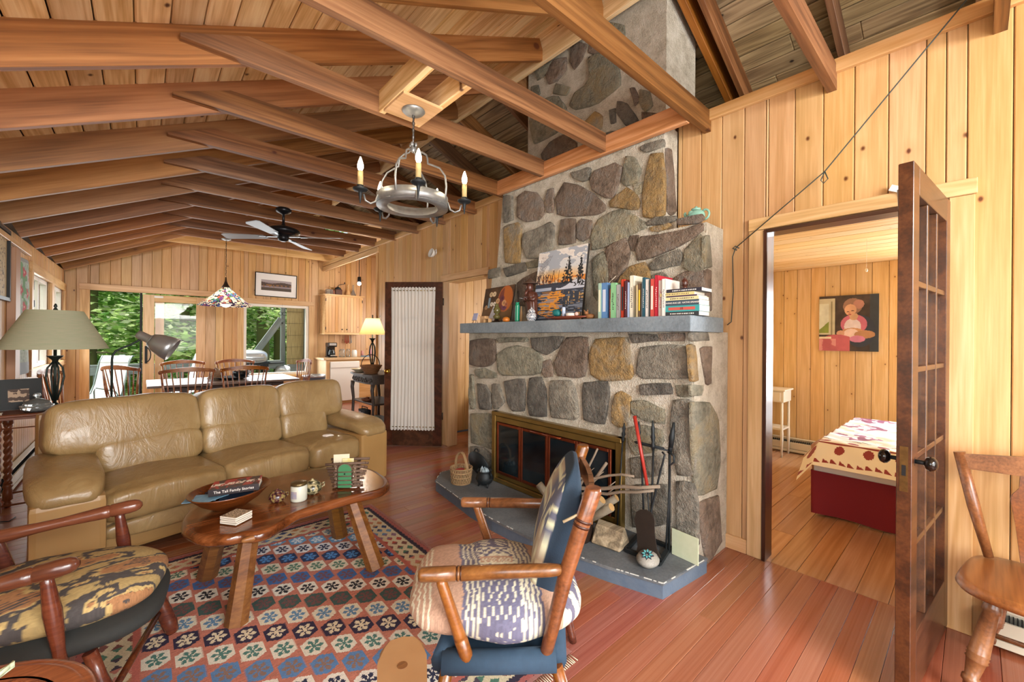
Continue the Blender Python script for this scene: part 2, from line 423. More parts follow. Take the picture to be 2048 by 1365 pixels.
board('ridge_beam', (2.70, -2.5, ZRIDGE+.115), (2.70, YF, ZRIDGE+.10), .038, .24, CEIL_L, ceil, bev=.002)
# tie beams with their left end cut to the slope of the roof
def tie(Yc, xend, zbtm=2.83, hh=.14):
    m, L = orient((.13, Yc, zbtm), (xend, Yc, zbtm)); me_m = MB()
    poly = [(.0, 0), (xend-.13, 0), (xend-.13, hh), (.29, hh), (.0, .018)]
    mm = Matrix.Translation((.13, Yc+.022, zbtm)) @ Matrix.Rotation(PI/2, 4, 'X')
    me_m.prism([(x, z) for x, z in poly], .044, mm)
    o = me_m.done('tie_beam', TIE, ceil); o.data.transform(Matrix.Translation((-.13-1.4, -Yc, -zbtm))); o.location = (.13+1.4, Yc, zbtm)
    return o
for Yt, xe, z_ in ((-1.47, 2.93, 2.80), (-.07, 2.93, 2.80), (.55, 2.93, 2.80), (1.245, 2.93, 2.82), (1.93, 2.662, 2.83), (2.59, 2.662, 2.83), (3.24, 2.93, 2.83), (3.93, 2.93, 2.84), (4.60, 2.93, 2.85), (5.30, 2.93, 2.86), (6.0, 2.93, 2.88), (6.73, 2.93, 2.90), (7.40, 2.93, 2.91), (8.14, 2.93, 2.93), (8.94, 2.93, 2.945)):
    o = tie(Yt, xe, z_)
    if Yt == 8.94: o.data.materials[0] = PINE_TRIM
board('header_beam', (2.682, 1.27, 2.885), (2.682, 3.22, 2.895), .04, .14, HEADER, ceil)
# blocking and plate that carry the chandelier
board('blocking', (1.15, 1.952, 2.90), (1.15, 2.568, 2.90), .042, .14, CEIL_L, ceil)
board('blocking', (1.40, 1.952, 2.90), (1.40, 2.568, 2.90), .042, .14, CEIL_L, ceil)
MB().box((1.27, 2.375, 2.823), (.27, .27, .018), bev=.002).done('mounting_plate', PINE_TRIM, ceil)
# ------------------------------------------------------------------ trims and door casings on the right wall
def casing(name, pieces, mat=PINE_TRIM):
    r = struct(name)
    for (a, b, w, t) in pieces: board('casing', a, b, w, t, mat, r, upv=(1, 0, 0), bev=.003)
    return r
xt = XR-.011
casing('trim_2', [((xt, -.005, 2.115), (xt, .975, 2.115), .075, .022), ((xt, .93, 0), (xt, .93, 2.075), .085, .02), ((xt, .045, 0), (xt, .045, 2.075), .085, .02)])
jb = struct('trim_3')
for y_ in (.885, .10):
    board('door_jamb', (XR+.035, y_-.01 if y_ > .5 else y_+.008, 0), (XR+.035, y_-.01 if y_ > .5 else y_+.008, 2.07), .13, .022, DARKDOOR, jb, upv=(0, 1, 0))
board('door_jamb', (XR+.035, .11, 2.06), (XR+.035, .875, 2.06), .13, .022, DARKDOOR, jb)
casing('trim_4', [((xt, 3.66, 2.145), (xt, 4.66, 2.145), .08, .022), ((xt, 4.53, 0), (xt, 4.53, 2.10), .12, .02)])
jb2 = struct('trim_5')
board('door_jamb', (XR+.045, 4.452, 0), (XR+.045, 4.452, 2.10), .14, .02, PINE_TRIM, jb2, upv=(0, 1, 0))
board('door_jamb', (XR+.045, 3.73, 2.09), (XR+.045, 4.45, 2.09), .14, .02, PINE_TRIM, jb2)
casing('trim_6', [((xt, 6.60, 2.83), (xt, 9.38, 2.83), .09, .03)])
board('kitchen_jamb', (XR+.05, 6.65, 0), (XR+.05, 6.65, 2.8), .15, .02, PINE_TRIM, jb2, upv=(0, 1, 0))
bb = struct('baseboard_right')
board('baseboard', (XR-.01, .975, .045), (XR-.01, 1.11, .045), .018, .09, PINE_TRIM, bb)
board('baseboard', (XR-.01, 4.60, .045), (XR-.01, 6.6, .045), .018, .09, PINE_TRIM, bb)
bl = struct('baseboard_left')
board('baseboard', (XL+.01, -2.4, .045), (XL+.01, 6.3, .045), .018, .09, PINE_TRIM, bl)
# ------------------------------------------------------------------ windows and the sliding door
GLASS = NT('window_glass'); t = GLASS
tr_ = t.n('BsdfTransparent'); gl = t.n('BsdfGlossy'); gl.inputs['Roughness'].default_value = .02
fr = t.n('Fresnel', i0=1.45); mx = t.n('MixShader', i0=t.math('MULTIPLY', fr.outputs[0], .35)); t.set(mx.inputs[1], tr_); t.set(mx.inputs[2], gl)
t.t.links.new(mx.outputs[0], t.t.nodes['Material Output'].inputs[0]); GLASS = GLASS.m
WHITEM = plain('white_painted_metal', 'e4e2dc', .35)
BLACKM = plain('black_iron', '1c1d1d', .45, .6, bump=.1)
RUBBER = plain('black_rubber', '15161a', .7)
def window_y(name, x0, x1, z0, z1, trimw=.1, fw_=.05, sill=True):
    r = struct(name); yy = YF-.012
    for a, b, w in (((x0-trimw/2, yy, z0-.0), (x0-trimw/2, yy, z1+.0), trimw), ((x1+trimw/2, yy, z0), (x1+trimw/2, yy, z1), trimw), ((x0-trimw, yy, z1+trimw/2), (x1+trimw, yy, z1+trimw/2), trimw)):
        board('casing', a, b, w, .024, PINE_TRIM, r, upv=(0, 1, 0))
    if sill: board('sill', (x0-trimw, yy-.01, z0-.03), (x1+trimw, yy-.01, z0-.03), .05, .04, PINE_TRIM, r, upv=(0, 0, 1))
    for a, b in (((x0+fw_/2, YF+.05, z0), (x0+fw_/2, YF+.05, z1)), ((x1-fw_/2, YF+.05, z0), (x1-fw_/2, YF+.05, z1))):
        board('window_frame', a, b, fw_, .09, WHITEM if sill else PINE_TRIM, r, upv=(0, 1, 0))
    for z in (z0+fw_/2, z1-fw_/2):
        board('window_frame', (x0+fw_, YF+.05, z), (x1-fw_, YF+.05, z), fw_, .09, WHITEM if sill else PINE_TRIM, r, upv=(0, 1, 0))
    MB().box(((x0+x1)/2, YF+.05, (z0+z1)/2), (x1-x0-2*fw_, .006, z1-z0-2*fw_)).done('pane', GLASS, r)
    return r
window_y('window_1', 1.46, 2.63, .60, 2.02)
# sliding door : left leaf open, right leaf glazed
sd = struct('door_1'); yy = YF-.012
for a, b, w in (((-.675, yy, 0), (-.675, yy, 2.10), .11), ((1.075, yy, 0), (1.075, yy, 2.10), .11), ((-.74, yy, 2.15), (1.14, yy, 2.15), .10)):
    board('casing', a, b, w, .026, PINE_TRIM, sd, upv=(0, 1, 0))
for a, b, w in (((.085, YF+.04, 0), (.085, YF+.04, 2.08), .15), ((.80, YF+.04, 0), (.80, YF+.04, 2.08), .13), ((.16, YF+.04, 2.02), (.735, YF+.04, 2.02), .12), ((.16, YF+.04, .12), (.735, YF+.04, .12), .24)):
    board('leaf_frame', a, b, w, .05, PINE_TRIM, sd, upv=(0, 1, 0))
board('leaf_frame', (.955, YF+.06, 0), (.955, YF+.06, 2.09), .17, .04, PINE_TRIM, sd, upv=(0, 1, 0))
board('leaf_frame', (.23, YF+.10, .2), (.23, YF+.10, 1.98), .12, .03, PINE_TRIM, sd, upv=(0, 1, 0))
MB().box((.45, YF+.04, 1.1), (.57, .006, 1.72)).done('pane', GLASS, sd)
MB().box((-.012, YF+.05, 1.05), (.03, .05, 2.1)).done('weather_seal', RUBBER, sd)
MB().box((.3, YF+.05, -.01), (1.7, .12, .03)).done('door_track', WHITEM, sd)
h = MB().box((.055, YF+.005, 1.05), (.035, .012, .30), bev=.004); h.tube([(.06, YF-.02, 1.17)]+[(.06+.055*math.sin(PI*k/8), YF-.03, 1.05+.12*math.cos(PI*k/8)) for k in range(1, 8)]+[(.06, YF-.02, .93)], .008, 8)
h.done('door_handle', BLACKM, sd)
tag(MB().box((.215, YF+.0, 2.045), (.12, .03, .035), bev=.005).done('door_sensor', WHITEM), 'small white alarm sensor above the sliding door handle', 'sensor')
# left wall dining windows with yellow-green sashes folded in
LIME = plain('pale_yellow_sash_paint', 'd9cd86', .5)
for n_, (y0, y1, z0, z1) in (('window_2', WL1), ('window_3', WL2), ('window_4', WL3)):
    r = struct(n_); xx = XL+.012
    for a, b, w in (((xx, y0-.04, z0), (xx, y0-.04, z1), .09), ((xx, y1+.04, z0), (xx, y1+.04, z1), .09), ((xx, y0-.09, z1+.05), (xx, y1+.09, z1+.05), .11), ((xx, y0-.09, z0-.04), (xx, y1+.09, z0-.04), .07)):
        board('casing', a, b, w, .026, PINE_TRIM, r, upv=(1, 0, 0))
    ym = (y0+y1)/2
    for a, b in (((XL-.05, y0+.02, z0), (XL-.05, y0+.02, z1)), ((XL-.05, ym, z0), (XL-.05, ym, z1)), ((XL-.05, y1-.02, z0), (XL-.05, y1-.02, z1))):
        board('sash_stile', a, b, .05, .06, LIME if a[1] < ym-.1 else WHITEM, r, upv=(1, 0, 0))
    for z in (z0+.02, z1-.02): board('sash_rail', (XL-.05, y0+.05, z), (XL-.05, y1-.05, z), .05, .06, WHITEM, r, upv=(1, 0, 0))
    MB().box((XL-.05, ym, (z0+z1)/2), (.006, y1-y0-.06, z1-z0-.08)).done('pane', GLASS, r)
    MB().box((XL+.0, y0+.10, z1-.14), (.03, .03, .10), bev=.004).box((XL+.0, y0+.1, z1-.34), (.04, .05, .08), bev=.006).done('latch', BLACKM, r)
# rear glazing behind the camera
r = struct('window_5')
for x_ in (-.72, .42, 1.56, 2.68): board('window_frame', (x_, -2.5, .2), (x_, -2.5, 2.6), .06, .06, PINE_TRIM, r, upv=(0, 1, 0))
# ------------------------------------------------------------------ bedroom on the right
wbd = struct('wall_bedroom')
BW = (-.85, .30, .62, 1.86)
wallboards(wbd, (6.0, -1.2, 0), (0, 1, 0), (-1, 0, 0), strips(0, 3.1, .14), 0, lambda u: 2.25, [(BW[0]+1.2, BW[1]+1.2, BW[2], BW[3])], PINE_BED)
bk = MB(); holes_box(bk, 6.04, .06, (BW,), -1.2, 1.9, 2.3); bk.done('wall_backing', BACKING, wbd)
wbs = struct('wall_bedroom_side'); wbn = struct('wall_bedroom_near')
wallboards(wbs, (3.02, 1.78, 0), (1, 0, 0), (0, -1, 0), strips(0, 2.98, .14), 0, lambda u: 2.25, [], PINE_BED)
MB().box((4.5, 1.83, 1.15), (3.1, .06, 2.3)).done('wall_backing', PINE_BED, wbs); MB().box((4.5, -1.24, 1.15), (3.1, .06, 2.3)).done('wall_backing', PINE_BED, wbn)
cbd = struct('ceiling_bedroom')
for k in range(16):
    board('ceiling_board', (3.1+k*.19, -1.2, 2.26), (3.1+k*.19, 1.8, 2.26), .186, .02, PINE_BED, cbd, bev=.005)
MB().box((4.5, .3, 2.3), (3.1, 3.1, .03)).done('loft_floor', BACKING, cbd)
r = struct('window_6')
for y_ in BW[:2]: board('casing', (5.985, y_, BW[2]-.05), (5.985, y_, BW[3]+.05), .07, .02, WHITEM, r, upv=(1, 0, 0))
for z_ in BW[2:]: board('casing', (5.985, BW[0], z_), (5.985, BW[1], z_), .07, .02, WHITEM, r, upv=(1, 0, 0))
for k in range(28):
    MB().box((5.97, -.275, BW[2]+.03+k*.043), (.03, 1.1, .004), rot=Matrix.Rotation(.5, 4, 'Y')).done('blind_slat', WHITEM, r)
MB().box((5.985, -.275, 1.24), (.004, 1.14, 1.2)).done('pane', GLASS, r)
# far bedroom (behind the curtained door)
wb2 = struct('wall_rear_bedroom')
wallboards(wb2, (5.1, 2.9, 0), (0, 1, 0), (-1, 0, 0), strips(0, 2.4, .15), 0, lambda u: 2.5, [], PINE_BED)
wallboards(wb2, (3.02, 5.1, 0), (1, 0, 0), (0, -1, 0), strips(0, 2.1, .15), 0, lambda u: 2.5, [], PINE_BED)
MB().box((5.14, 4.0, 1.25), (.04, 2.4, 2.5)).box((4.1, 5.14, 1.25), (2.2, .04, 2.5)).box((4.1, 2.9, 1.25), (2.2, .04, 2.5)).box((4.1, 4.0, 2.52), (2.3, 2.5, .04)).done('wall_backing', PINE_BED, wb2)
# kitchen shell
wk = struct('wall_kitchen')
wallboards(wk, (XR, YF, 0), (1, 0, 0), (0, -1, 0), strips(.0, 1.7, .118), 0, lambda u: 3.25, [], PINE)
wks = struct('wall_kitchen_side'); wallboards(wks, (4.6, 6.6, 0), (0, 1, 0), (-1, 0, 0), strips(0, 2.8, .118), 0, lambda u: 3.25, [(.9, 2.2, 1.15, 1.95)], PINE)
MB().box((3.8, YF+.05, 1.7), (1.8, .06, 3.4)).done('wall_backing', PINE_TRIM, wk); MB().box((3.8, 8.0, 3.3), (1.9, 3.0, .04)).box((4.64, 8.0, 3.0), (.04, 3.0, .6)).box((3.8, 6.56, 3.0), (1.7, .04, .7)).box((4.64, 7.0, 1.4), (.04, .9, 2.8)).box((4.64, 9.1, 1.4), (.04, .7, 2.8)).box((4.64, 8.1, .55), (.04, 1.4, 1.1)).box((4.64, 8.1, 2.4), (.04, 1.4, .9)).box((3.8, 6.56, 1.4), (1.7, .04, 2.8)).done('wall_backing', PINE_TRIM, wks)
ST_LOW = [[(3.32,1.352),(2.932,1.368),(2.93,1.181),(2.997,1.135),(3.116,1.116),(3.317,1.118)],[(3.209,1.073),(3.085,1.087),(2.919,1.061),(2.928,1.018),(3.135,1.002),(3.198,1.023)],[(2.902,1.224),(2.784,1.281),(2.628,1.308),(2.434,1.29),(2.335,1.223),(2.342,1.11),(2.432,1.083),(2.817,1.05),(2.873,1.088)],[(2.904,1.38),(2.514,1.388),(2.506,1.349),(2.876,1.339)],[(2.459,1.383),(2.099,1.395),(2.172,1.307),(2.285,1.257),(2.435,1.301)],[(2.313,1.187),(2.248,1.206),(2.219,1.15),(2.226,1.087),(2.297,1.076),(2.319,1.112)],[(2.072,1.38),(1.878,1.385),(1.883,1.265),(1.906,1.11),(1.998,1.098),(2.156,1.097),(2.192,1.193),(2.144,1.267)],[(1.802,1.372),(1.539,1.383),(1.533,1.286),(1.507,1.156),(1.527,1.12),(1.748,1.094),(1.834,1.125),(1.853,1.257)],[(1.519,1.413),(1.34,1.409),(1.331,1.372),(1.489,1.357)],[(1.309,1.413),(1.161,1.417),(1.161,1.373),(1.295,1.372)],[(1.441,1.323),(1.148,1.342),(1.131,1.151),(1.42,1.133),(1.468,1.159)],[(1.443,1.084),(1.25,1.109),(1.237,1.046),(1.433,1.021)],[(1.204,1.097),(1.127,1.108),(1.122,1.046),(1.191,1.043)],[(3.186,0.941),(3.063,0.927),(2.993,0.86),(2.982,0.727),(3.152,0.704)],[(2.965,0.948),(2.871,0.956),(2.796,0.81),(2.887,0.745),(2.934,0.745)],[(3.316,1.008),(3.262,1.012),(3.225,0.707),(3.29,0.692),(3.313,0.813)],[(2.789,0.993),(2.542,1.03),(2.533,0.931),(2.539,0.774),(2.673,0.756),(2.743,0.816)],[(2.471,1.042),(2.341,1.057),(2.296,0.976),(2.279,0.761),(2.46,0.746),(2.484,0.847)],[(2.225,1.04),(2.036,1.056),(1.997,1.005),(1.958,0.803),(2.008,0.781),(2.222,0.764),(2.238,0.929)],[(1.899,1.053),(1.704,1.079),(1.692,0.997),(1.723,0.791),(1.896,0.793),(1.91,0.965)],[(1.628,0.995),(1.592,1.017),(1.525,0.989),(1.525,0.91),(1.554,0.809),(1.605,0.792),(1.653,0.811),(1.643,0.93)],[(1.505,0.965),(1.419,0.975),(1.292,0.941),(1.291,0.859),(1.418,0.865),(1.495,0.888)],[(1.224,0.999),(1.126,1.018),(1.109,0.857),(1.091,0.59),(1.203,0.562),(1.235,0.836)],[(3.3,0.633),(2.953,0.682),(2.939,0.357),(3.097,0.374),(3.275,0.352)],[(3.285,0.312),(3.096,0.337),(2.948,0.294),(2.947,0.21),(3.034,0.165),(3.177,0.206),(3.273,0.224)],[(1.529,0.787),(1.418,0.814),(1.308,0.807),(1.299,0.743),(1.343,0.685),(1.483,0.621),(1.533,0.698)],[(1.522,0.587),(1.307,0.651),(1.297,0.538),(1.511,0.458)],[(1.207,0.513),(1.095,0.527),(1.074,0.179),(1.208,0.152)],[(1.52,0.403),(1.262,0.482),(1.251,0.25),(1.511,0.127)]]
ST_FRONT = [[(3.177,2.816),(3.039,2.77),(3.03,2.624),(3.004,2.542),(3.135,2.536)],[(2.965,2.751),(2.86,2.777),(2.706,2.716),(2.611,2.61),(2.587,2.503),(2.652,2.466),(2.813,2.485),(2.934,2.548)],[(2.553,2.706),(2.492,2.701),(2.473,2.556),(2.48,2.498),(2.547,2.514),(2.567,2.639)],[(2.361,2.723),(2.21,2.653),(2.043,2.535),(1.929,2.425),(1.931,2.382),(1.998,2.367),(2.285,2.416),(2.411,2.459),(2.445,2.609)],[(2.293,2.789),(2.118,2.774),(2.094,2.758),(2.109,2.68),(2.167,2.687),(2.265,2.744)],[(2.037,2.722),(1.86,2.73),(1.788,2.673),(1.803,2.6),(1.852,2.467),(1.935,2.497),(2.047,2.58),(2.08,2.662)],[(1.755,2.748),(1.688,2.717),(1.632,2.616),(1.649,2.538),(1.74,2.531),(1.781,2.577),(1.758,2.655)],[(1.869,2.438),(1.729,2.504),(1.651,2.424),(1.625,2.369),(1.635,2.322),(1.866,2.394)],[(1.683,2.516),(1.611,2.512),(1.616,2.448),(1.652,2.441)],[(1.554,2.697),(1.46,2.674),(1.44,2.48),(1.422,2.243),(1.475,2.231),(1.582,2.263),(1.589,2.441),(1.571,2.566)],[(1.634,2.791),(1.466,2.779),(1.459,2.729),(1.574,2.736),(1.628,2.764)],[(3.129,2.49),(2.927,2.482),(2.876,2.44),(2.851,2.088),(3.07,2.127)],[(2.829,2.367),(2.67,2.368),(2.509,2.402),(2.453,2.356),(2.449,2.18),(2.561,2.109),(2.76,2.127),(2.831,2.242)],[(2.368,2.397),(2.215,2.368),(2.198,2.175),(2.373,2.187)],[(2.181,2.32),(2.138,2.348),(2.048,2.319),(2.049,2.204),(2.113,2.179),(2.172,2.208)],[(1.972,2.313),(1.842,2.345),(1.746,2.34),(1.566,2.203),(1.564,2.171),(1.668,2.15),(1.904,2.091),(2.007,2.086),(2.033,2.201)],[(1.549,2.207),(1.475,2.223),(1.347,2.207),(1.344,2.181),(1.423,2.173),(1.539,2.186)],[(1.52,2.163),(1.391,2.167),(1.382,2.15),(1.452,2.133),(1.502,2.14)],[(1.322,2.183),(1.169,2.178),(1.161,2.148),(1.195,2.13),(1.312,2.144)],[(1.577,2.11),(1.451,2.095),(1.265,2.098),(1.167,2.121),(1.161,2.071),(1.29,2.007),(1.483,1.954),(1.601,1.947),(1.619,2.03)],[(1.68,2.124),(1.617,2.121),(1.637,2.025),(1.664,2.036),(1.687,2.097)],[(1.878,2.078),(1.72,2.121),(1.681,2.01),(1.701,1.913),(1.787,1.815),(1.827,1.845),(1.865,1.981)],[(1.505,1.897),(1.434,1.939),(1.307,1.97),(1.288,1.926),(1.301,1.871),(1.484,1.861)],[(1.257,1.962),(1.167,2.042),(1.144,1.984),(1.137,1.835),(1.178,1.808),(1.259,1.85)],[(1.755,1.81),(1.66,1.899),(1.553,1.913),(1.521,1.857),(1.507,1.786),(1.506,1.616),(1.732,1.628)],[(1.482,1.818),(1.42,1.828),(1.373,1.79),(1.424,1.761),(1.469,1.765)],[(1.354,1.755),(1.257,1.81),(1.14,1.812),(1.122,1.595),(1.312,1.606)],[(3.084,2.064),(2.792,2.085),(2.766,2.003),(3.02,1.978)],[(3.317,2.079),(3.162,2.079),(3.142,1.997),(3.305,1.99)],[(2.759,2.081),(2.609,2.089),(2.604,2.028),(2.737,2.026)],[(2.003,2.001),(1.914,2.045),(1.853,1.98),(1.844,1.847),(1.894,1.637),(1.969,1.717)],[(2.872,1.898),(2.607,1.984),(2.574,1.675),(2.814,1.687)]]
ST_CH = [[(2.824,3.954),(2.708,3.968),(2.596,3.913),(2.669,3.853),(2.783,3.844)],[(2.669,3.826),(2.578,3.917),(2.437,3.874),(2.436,3.769),(2.54,3.726),(2.631,3.74)],[(2.37,3.918),(2.289,3.926),(2.209,3.872),(2.255,3.783),(2.335,3.734),(2.377,3.818)],[(2.177,3.744),(2.043,3.713),(1.888,3.507),(1.873,3.385),(2.083,3.334),(2.315,3.375),(2.374,3.43),(2.317,3.509),(2.16,3.539)],[(2.862,3.803),(2.783,3.781),(2.762,3.703),(2.821,3.658),(2.861,3.717)],[(2.218,3.217),(2.112,3.261),(2.045,3.198),(2.052,3.105),(2.156,3.119)],[(1.967,3.215),(1.919,3.207),(1.911,3.111),(1.952,3.115)],[(1.885,3.251),(1.805,3.195),(1.715,3.046),(1.727,2.984),(1.817,3.052),(1.898,3.175)],[(1.781,3.309),(1.742,3.292),(1.704,3.197),(1.741,3.168)],[(2.717,3.105),(2.606,3.176),(2.447,3.187),(2.312,3.075),(2.312,2.986),(2.48,3.001),(2.679,3.024)],[(2.879,3.526),(2.702,3.388),(2.517,3.252),(2.7,3.25),(2.816,3.249),(2.858,3.376)],[(1.96,3.918),(1.85,3.834),(1.837,3.757),(1.89,3.763),(1.973,3.879)],[(2.54,3.692),(2.383,3.589),(2.434,3.546),(2.575,3.621)],[(1.692,3.259),(1.619,3.205),(1.595,3.108),(1.654,3.088),(1.691,3.17)],[(1.678,3.087),(1.547,3.024),(1.57,2.958),(1.653,2.989)],[(2.685,3.614),(2.52,3.558),(2.432,3.429),(2.483,3.371),(2.628,3.495)],[(2.163,3.873),(2.058,3.769),(2.102,3.743),(2.178,3.794)],[(2.037,3.051),(1.897,3.024),(1.923,2.917),(2.036,2.955)]]
ST_LSIDE = [[(2.335,1.342),(2.41,1.341),(2.452,1.142),(2.375,1.146)],[(2.488,1.323),(2.641,1.333),(2.63,1.112),(2.574,1.116)],[(2.376,1.118),(2.519,1.102),(2.493,1.05),(2.377,1.06)],[(2.377,1.014),(2.633,0.977),(2.753,0.863),(2.772,0.683),(2.746,0.434),(2.451,0.462),(2.407,0.745)],[(2.465,0.4),(2.762,0.379),(2.815,0.07),(2.594,-0.005),(2.521,0.248)],[(2.37,1.422),(2.568,1.425),(2.597,1.376),(2.371,1.376)]]
ST_MSIDE = [[(2.613,2.013),(2.684,2.04),(2.715,1.851),(2.616,1.839)],[(2.617,1.808),(2.715,1.82),(2.72,1.57),(2.63,1.581)]]
ST_USIDE = [[(2.731,2.719),(2.817,2.73),(2.852,2.606),(2.889,2.313),(2.824,2.283),(2.761,2.286)]]
# ================================================================== FIREPLACE
def stonemat(name, a, b, c, d2=None):
    t = NT(name); o = t.obj(); n1 = t.noise(o, 5, 4, .6, .6); n2 = t.noise(o, 26, 4, .65); n3 = t.noise(o, 110, 3, .6)
    f = t.math('ADD', t.math('MULTIPLY', n1, .6), t.math('MULTIPLY', n2, .4))
    col = t.ramp(f, [(.36, a), (.5, b), (.66, c)])
    if d2: col = t.mix(t.math('MULTIPLY', t.math('SUBTRACT', n1, .5, clamp=True), 7, clamp=True), col, d2)
    r = t.n('ObjectInfo').outputs['Random']
    hs = t.n('HueSaturation'); t.set(hs.inputs['Color'], col); t.set(hs.inputs['Value'], t.math('MULTIPLY_ADD', r, .35, .82))
    h = t.math('ADD', t.math('MULTIPLY', n2, 1.), t.math('MULTIPLY', n3, .45)); t.bump(h, 1., .03)
    return t.fin(hs.outputs[0], .8)
STM = {'S': stonemat('slate_grey_stone', '5b5850', '807b6f', 'a19b8b'), 'D': stonemat('dark_slate_stone', '4a4742', '67635b', '837e74'),
       'G': stonemat('green_grey_stone', '666455', '8a8776', 'a8a38e', '94896c'), 'B': stonemat('brown_stone', '5c4e42', '806f60', '9a8a78', '78716a'),
       'O': stonemat('ochre_stone', '7a6a50', 'a08353', 'b8965e', '8f8674')}
t = NT('lime_mortar'); o_ = t.obj(False); n1 = t.noise(o_, 9, 4, .6); n2 = t.noise(o_, 60, 4, .7)
col = t.ramp(t.math('ADD', t.math('MULTIPLY', n1, .6), t.math('MULTIPLY', n2, .4)), [(.34, 'aaa08c'), (.5, 'd0c8b6'), (.68, 'e8e2d4')])
t.bump(t.math('ADD', n2, t.noise(o_, 160, 2)), .9, .02); MORTAR = t.fin(col, .9)
MORTAR_BROWN = plain('sooty_tan_mortar', '8f7a5c', .9, var='a89272', vs=8, bump=.6, bs=50)
fp = empty('stone_fireplace', (2.6, 2.2, 0), 0, 'floor-to-roof fieldstone fireplace and chimney with pale mortar joints', 'fireplace')
def faceX(z): return 2.60+max(0, z-1.52)*.094
bmx = MB()
def slab(y0, y1, z0, z1, fx, xb=2.915):
    bmx.bm  # block with a (possibly battered) front
    v = [bmx.bm.verts.new(p) for p in ((fx(z0), y0, z0), (fx(z0), y1, z0), (xb, y1, z0), (xb, y0, z0), (fx(z1), y0, z1), (fx(z1), y1, z1), (xb, y1, z1), (xb, y0, z1))]
    for q in ((0, 1, 2, 3), (4, 5, 6, 7), (0, 1, 5, 4), (1, 2, 6, 5), (2, 3, 7, 6), (3, 0, 4, 7)): bmx.bm.faces.new([v[i] for i in q])
# lower body is built around the firebox opening
LX = lambda z: 2.42
slab(1.10, 1.60, 0, 1.43, lambda z: 2.455-.03*z); slab(2.90, 3.345, 0, 1.43, LX); slab(1.60, 2.90, .68, 1.43, LX); slab(1.60, 2.90, 0, .095, LX)
slab(1.135, 3.27, 1.50, 2.02, faceX); slab(1.135, 1.50, 2.02, 2.125, faceX); slab(1.46, 3.20, 2.02, 2.90, faceX)
bmx.box((3.03, 2.205, 3.5), (.46, 1.43, 1.5))
bmx.done('mortar_body', MORTAR, fp, world=True)
MB().box((2.86, 2.25, .4), (.02, 1.3, .6)).box((2.64, 1.61, .4), (.44, .02, .6)).box((2.64, 2.89, .4), (.44, .02, .6)).box((2.64, 2.25, .67), (.44, 1.3, .02)).done('firebox', DARK, fp, world=True)
rs = random.Random(5)
def stone(poly, fn, code, dome=.022):
    """poly = (u,z) outline; fn(u,z,d) -> world point standing d proud of the face"""
    n = len(poly); out = []
    cu = sum(p[0] for p in poly)/n; cz = sum(p[1] for p in poly)/n
    poly = [(u+(u-cu)/max(math.hypot(u-cu, z-cz), .01)*.014, z+(z-cz)/max(math.hypot(u-cu, z-cz), .01)*.014) for u, z in poly]
    for i in range(n):
        a, b, pr = poly[i], poly[(i+1) % n], poly[i-1]
        L = math.hypot(b[0]-a[0], b[1]-a[1])
        out.append((a[0]*.94+(pr[0]+b[0])*.03, a[1]*.94+(pr[1]+b[1])*.03))
        k = 1 if L < .14 else 2
        for j in range(1, k+1):
            f = j/(k+1); out.append((a[0]+(b[0]-a[0])*f+rs.uniform(-.02, .02)*L, a[1]+(b[1]-a[1])*f+rs.uniform(-.02, .02)*L))
    m = len(out); bm = bmesh.new(); rings = []
    size = max(max(p[0] for p in out)-min(p[0] for p in out), max(p[1] for p in out)-min(p[1] for p in out))
    d0 = min(dome, size*.10)
    for ins, d in ((0, -.008), (-.01, d0*.4), (.03, d0*.85), (.12, d0), (.5, d0)):
        ring = []
        for (u, z) in out:
            uu, zz = u+(cu-u)*ins, z+(cz-z)*ins
            dd = d + (mnoise.noise(V((uu*11, zz*11, 3)))*d0*.6 if ins > .02 else 0)
            ring.append(bm.verts.new(fn(uu, zz, dd)))
        rings.append(ring)
    for r0, r1 in zip(rings, rings[1:]):
        for i in range(m):
            f = bm.faces.new((r0[i], r0[(i+1) % m], r1[(i+1) % m], r1[i])); f.smooth = True
    c = bm.verts.new(fn(cu, cz, d0*1.05))
    for i in range(m): f = bm.faces.new((rings[-1][i], rings[-1][(i+1) % m], c)); f.smooth = True
    bmesh.ops.recalc_face_normals(bm, faces=bm.faces)
    me = bpy.data.meshes.new('stone'); bm.to_mesh(me); bm.free()
    ctr = fn(cu, cz, 0); me.transform(Matrix.Translation(-ctr)); me.materials.append(STM[code])
    o = bpy.data.objects.new('stone', me); COL.objects.link(o); o.parent = fp; o.location = ctr-fp.location
LOWF = lambda u, z, d: V((2.42-d if u > 1.6 else 2.455-.03*max(z, 0)-d, u, max(z, .002)))
for p, c in zip(ST_LOW, 'BGGGDBBODBSDGDSGDDSDOGSGSGSSS'): stone(p, LOWF, c)
for p, c in zip(ST_FRONT, 'SBBBSBGOGOSOSBB'+'GSOBBB'+'BSGOSBSSGGB'): stone(p, lambda u, z, d: V((faceX(z)-d, u, z)), c)
for p, c in zip(ST_CH, 'GBBGGODDBBGGGGBGBD'): stone(p, lambda u, z, d: V((2.80-d, u, min(z, 4.0))), c, .03)
for p, c in zip(ST_LSIDE, 'OBGGBS'): stone(p, lambda u, z, d: V((min(u, 2.90), 1.10-d, max(z, .002))), c, .015)
for p, c in zip(ST_MSIDE, 'GB'): stone(p, lambda u, z, d: V((u, 1.135-d, z)), c, .012)
for p, c in zip(ST_USIDE, 'B'): stone(p, lambda u, z, d: V((u, 1.46-d, z)), c, .012)
t = NT('grey_painted_concrete'); o_ = t.obj(False); n1 = t.noise(o_, 4, 3); n2 = t.noise(o_, 50, 4, .7)
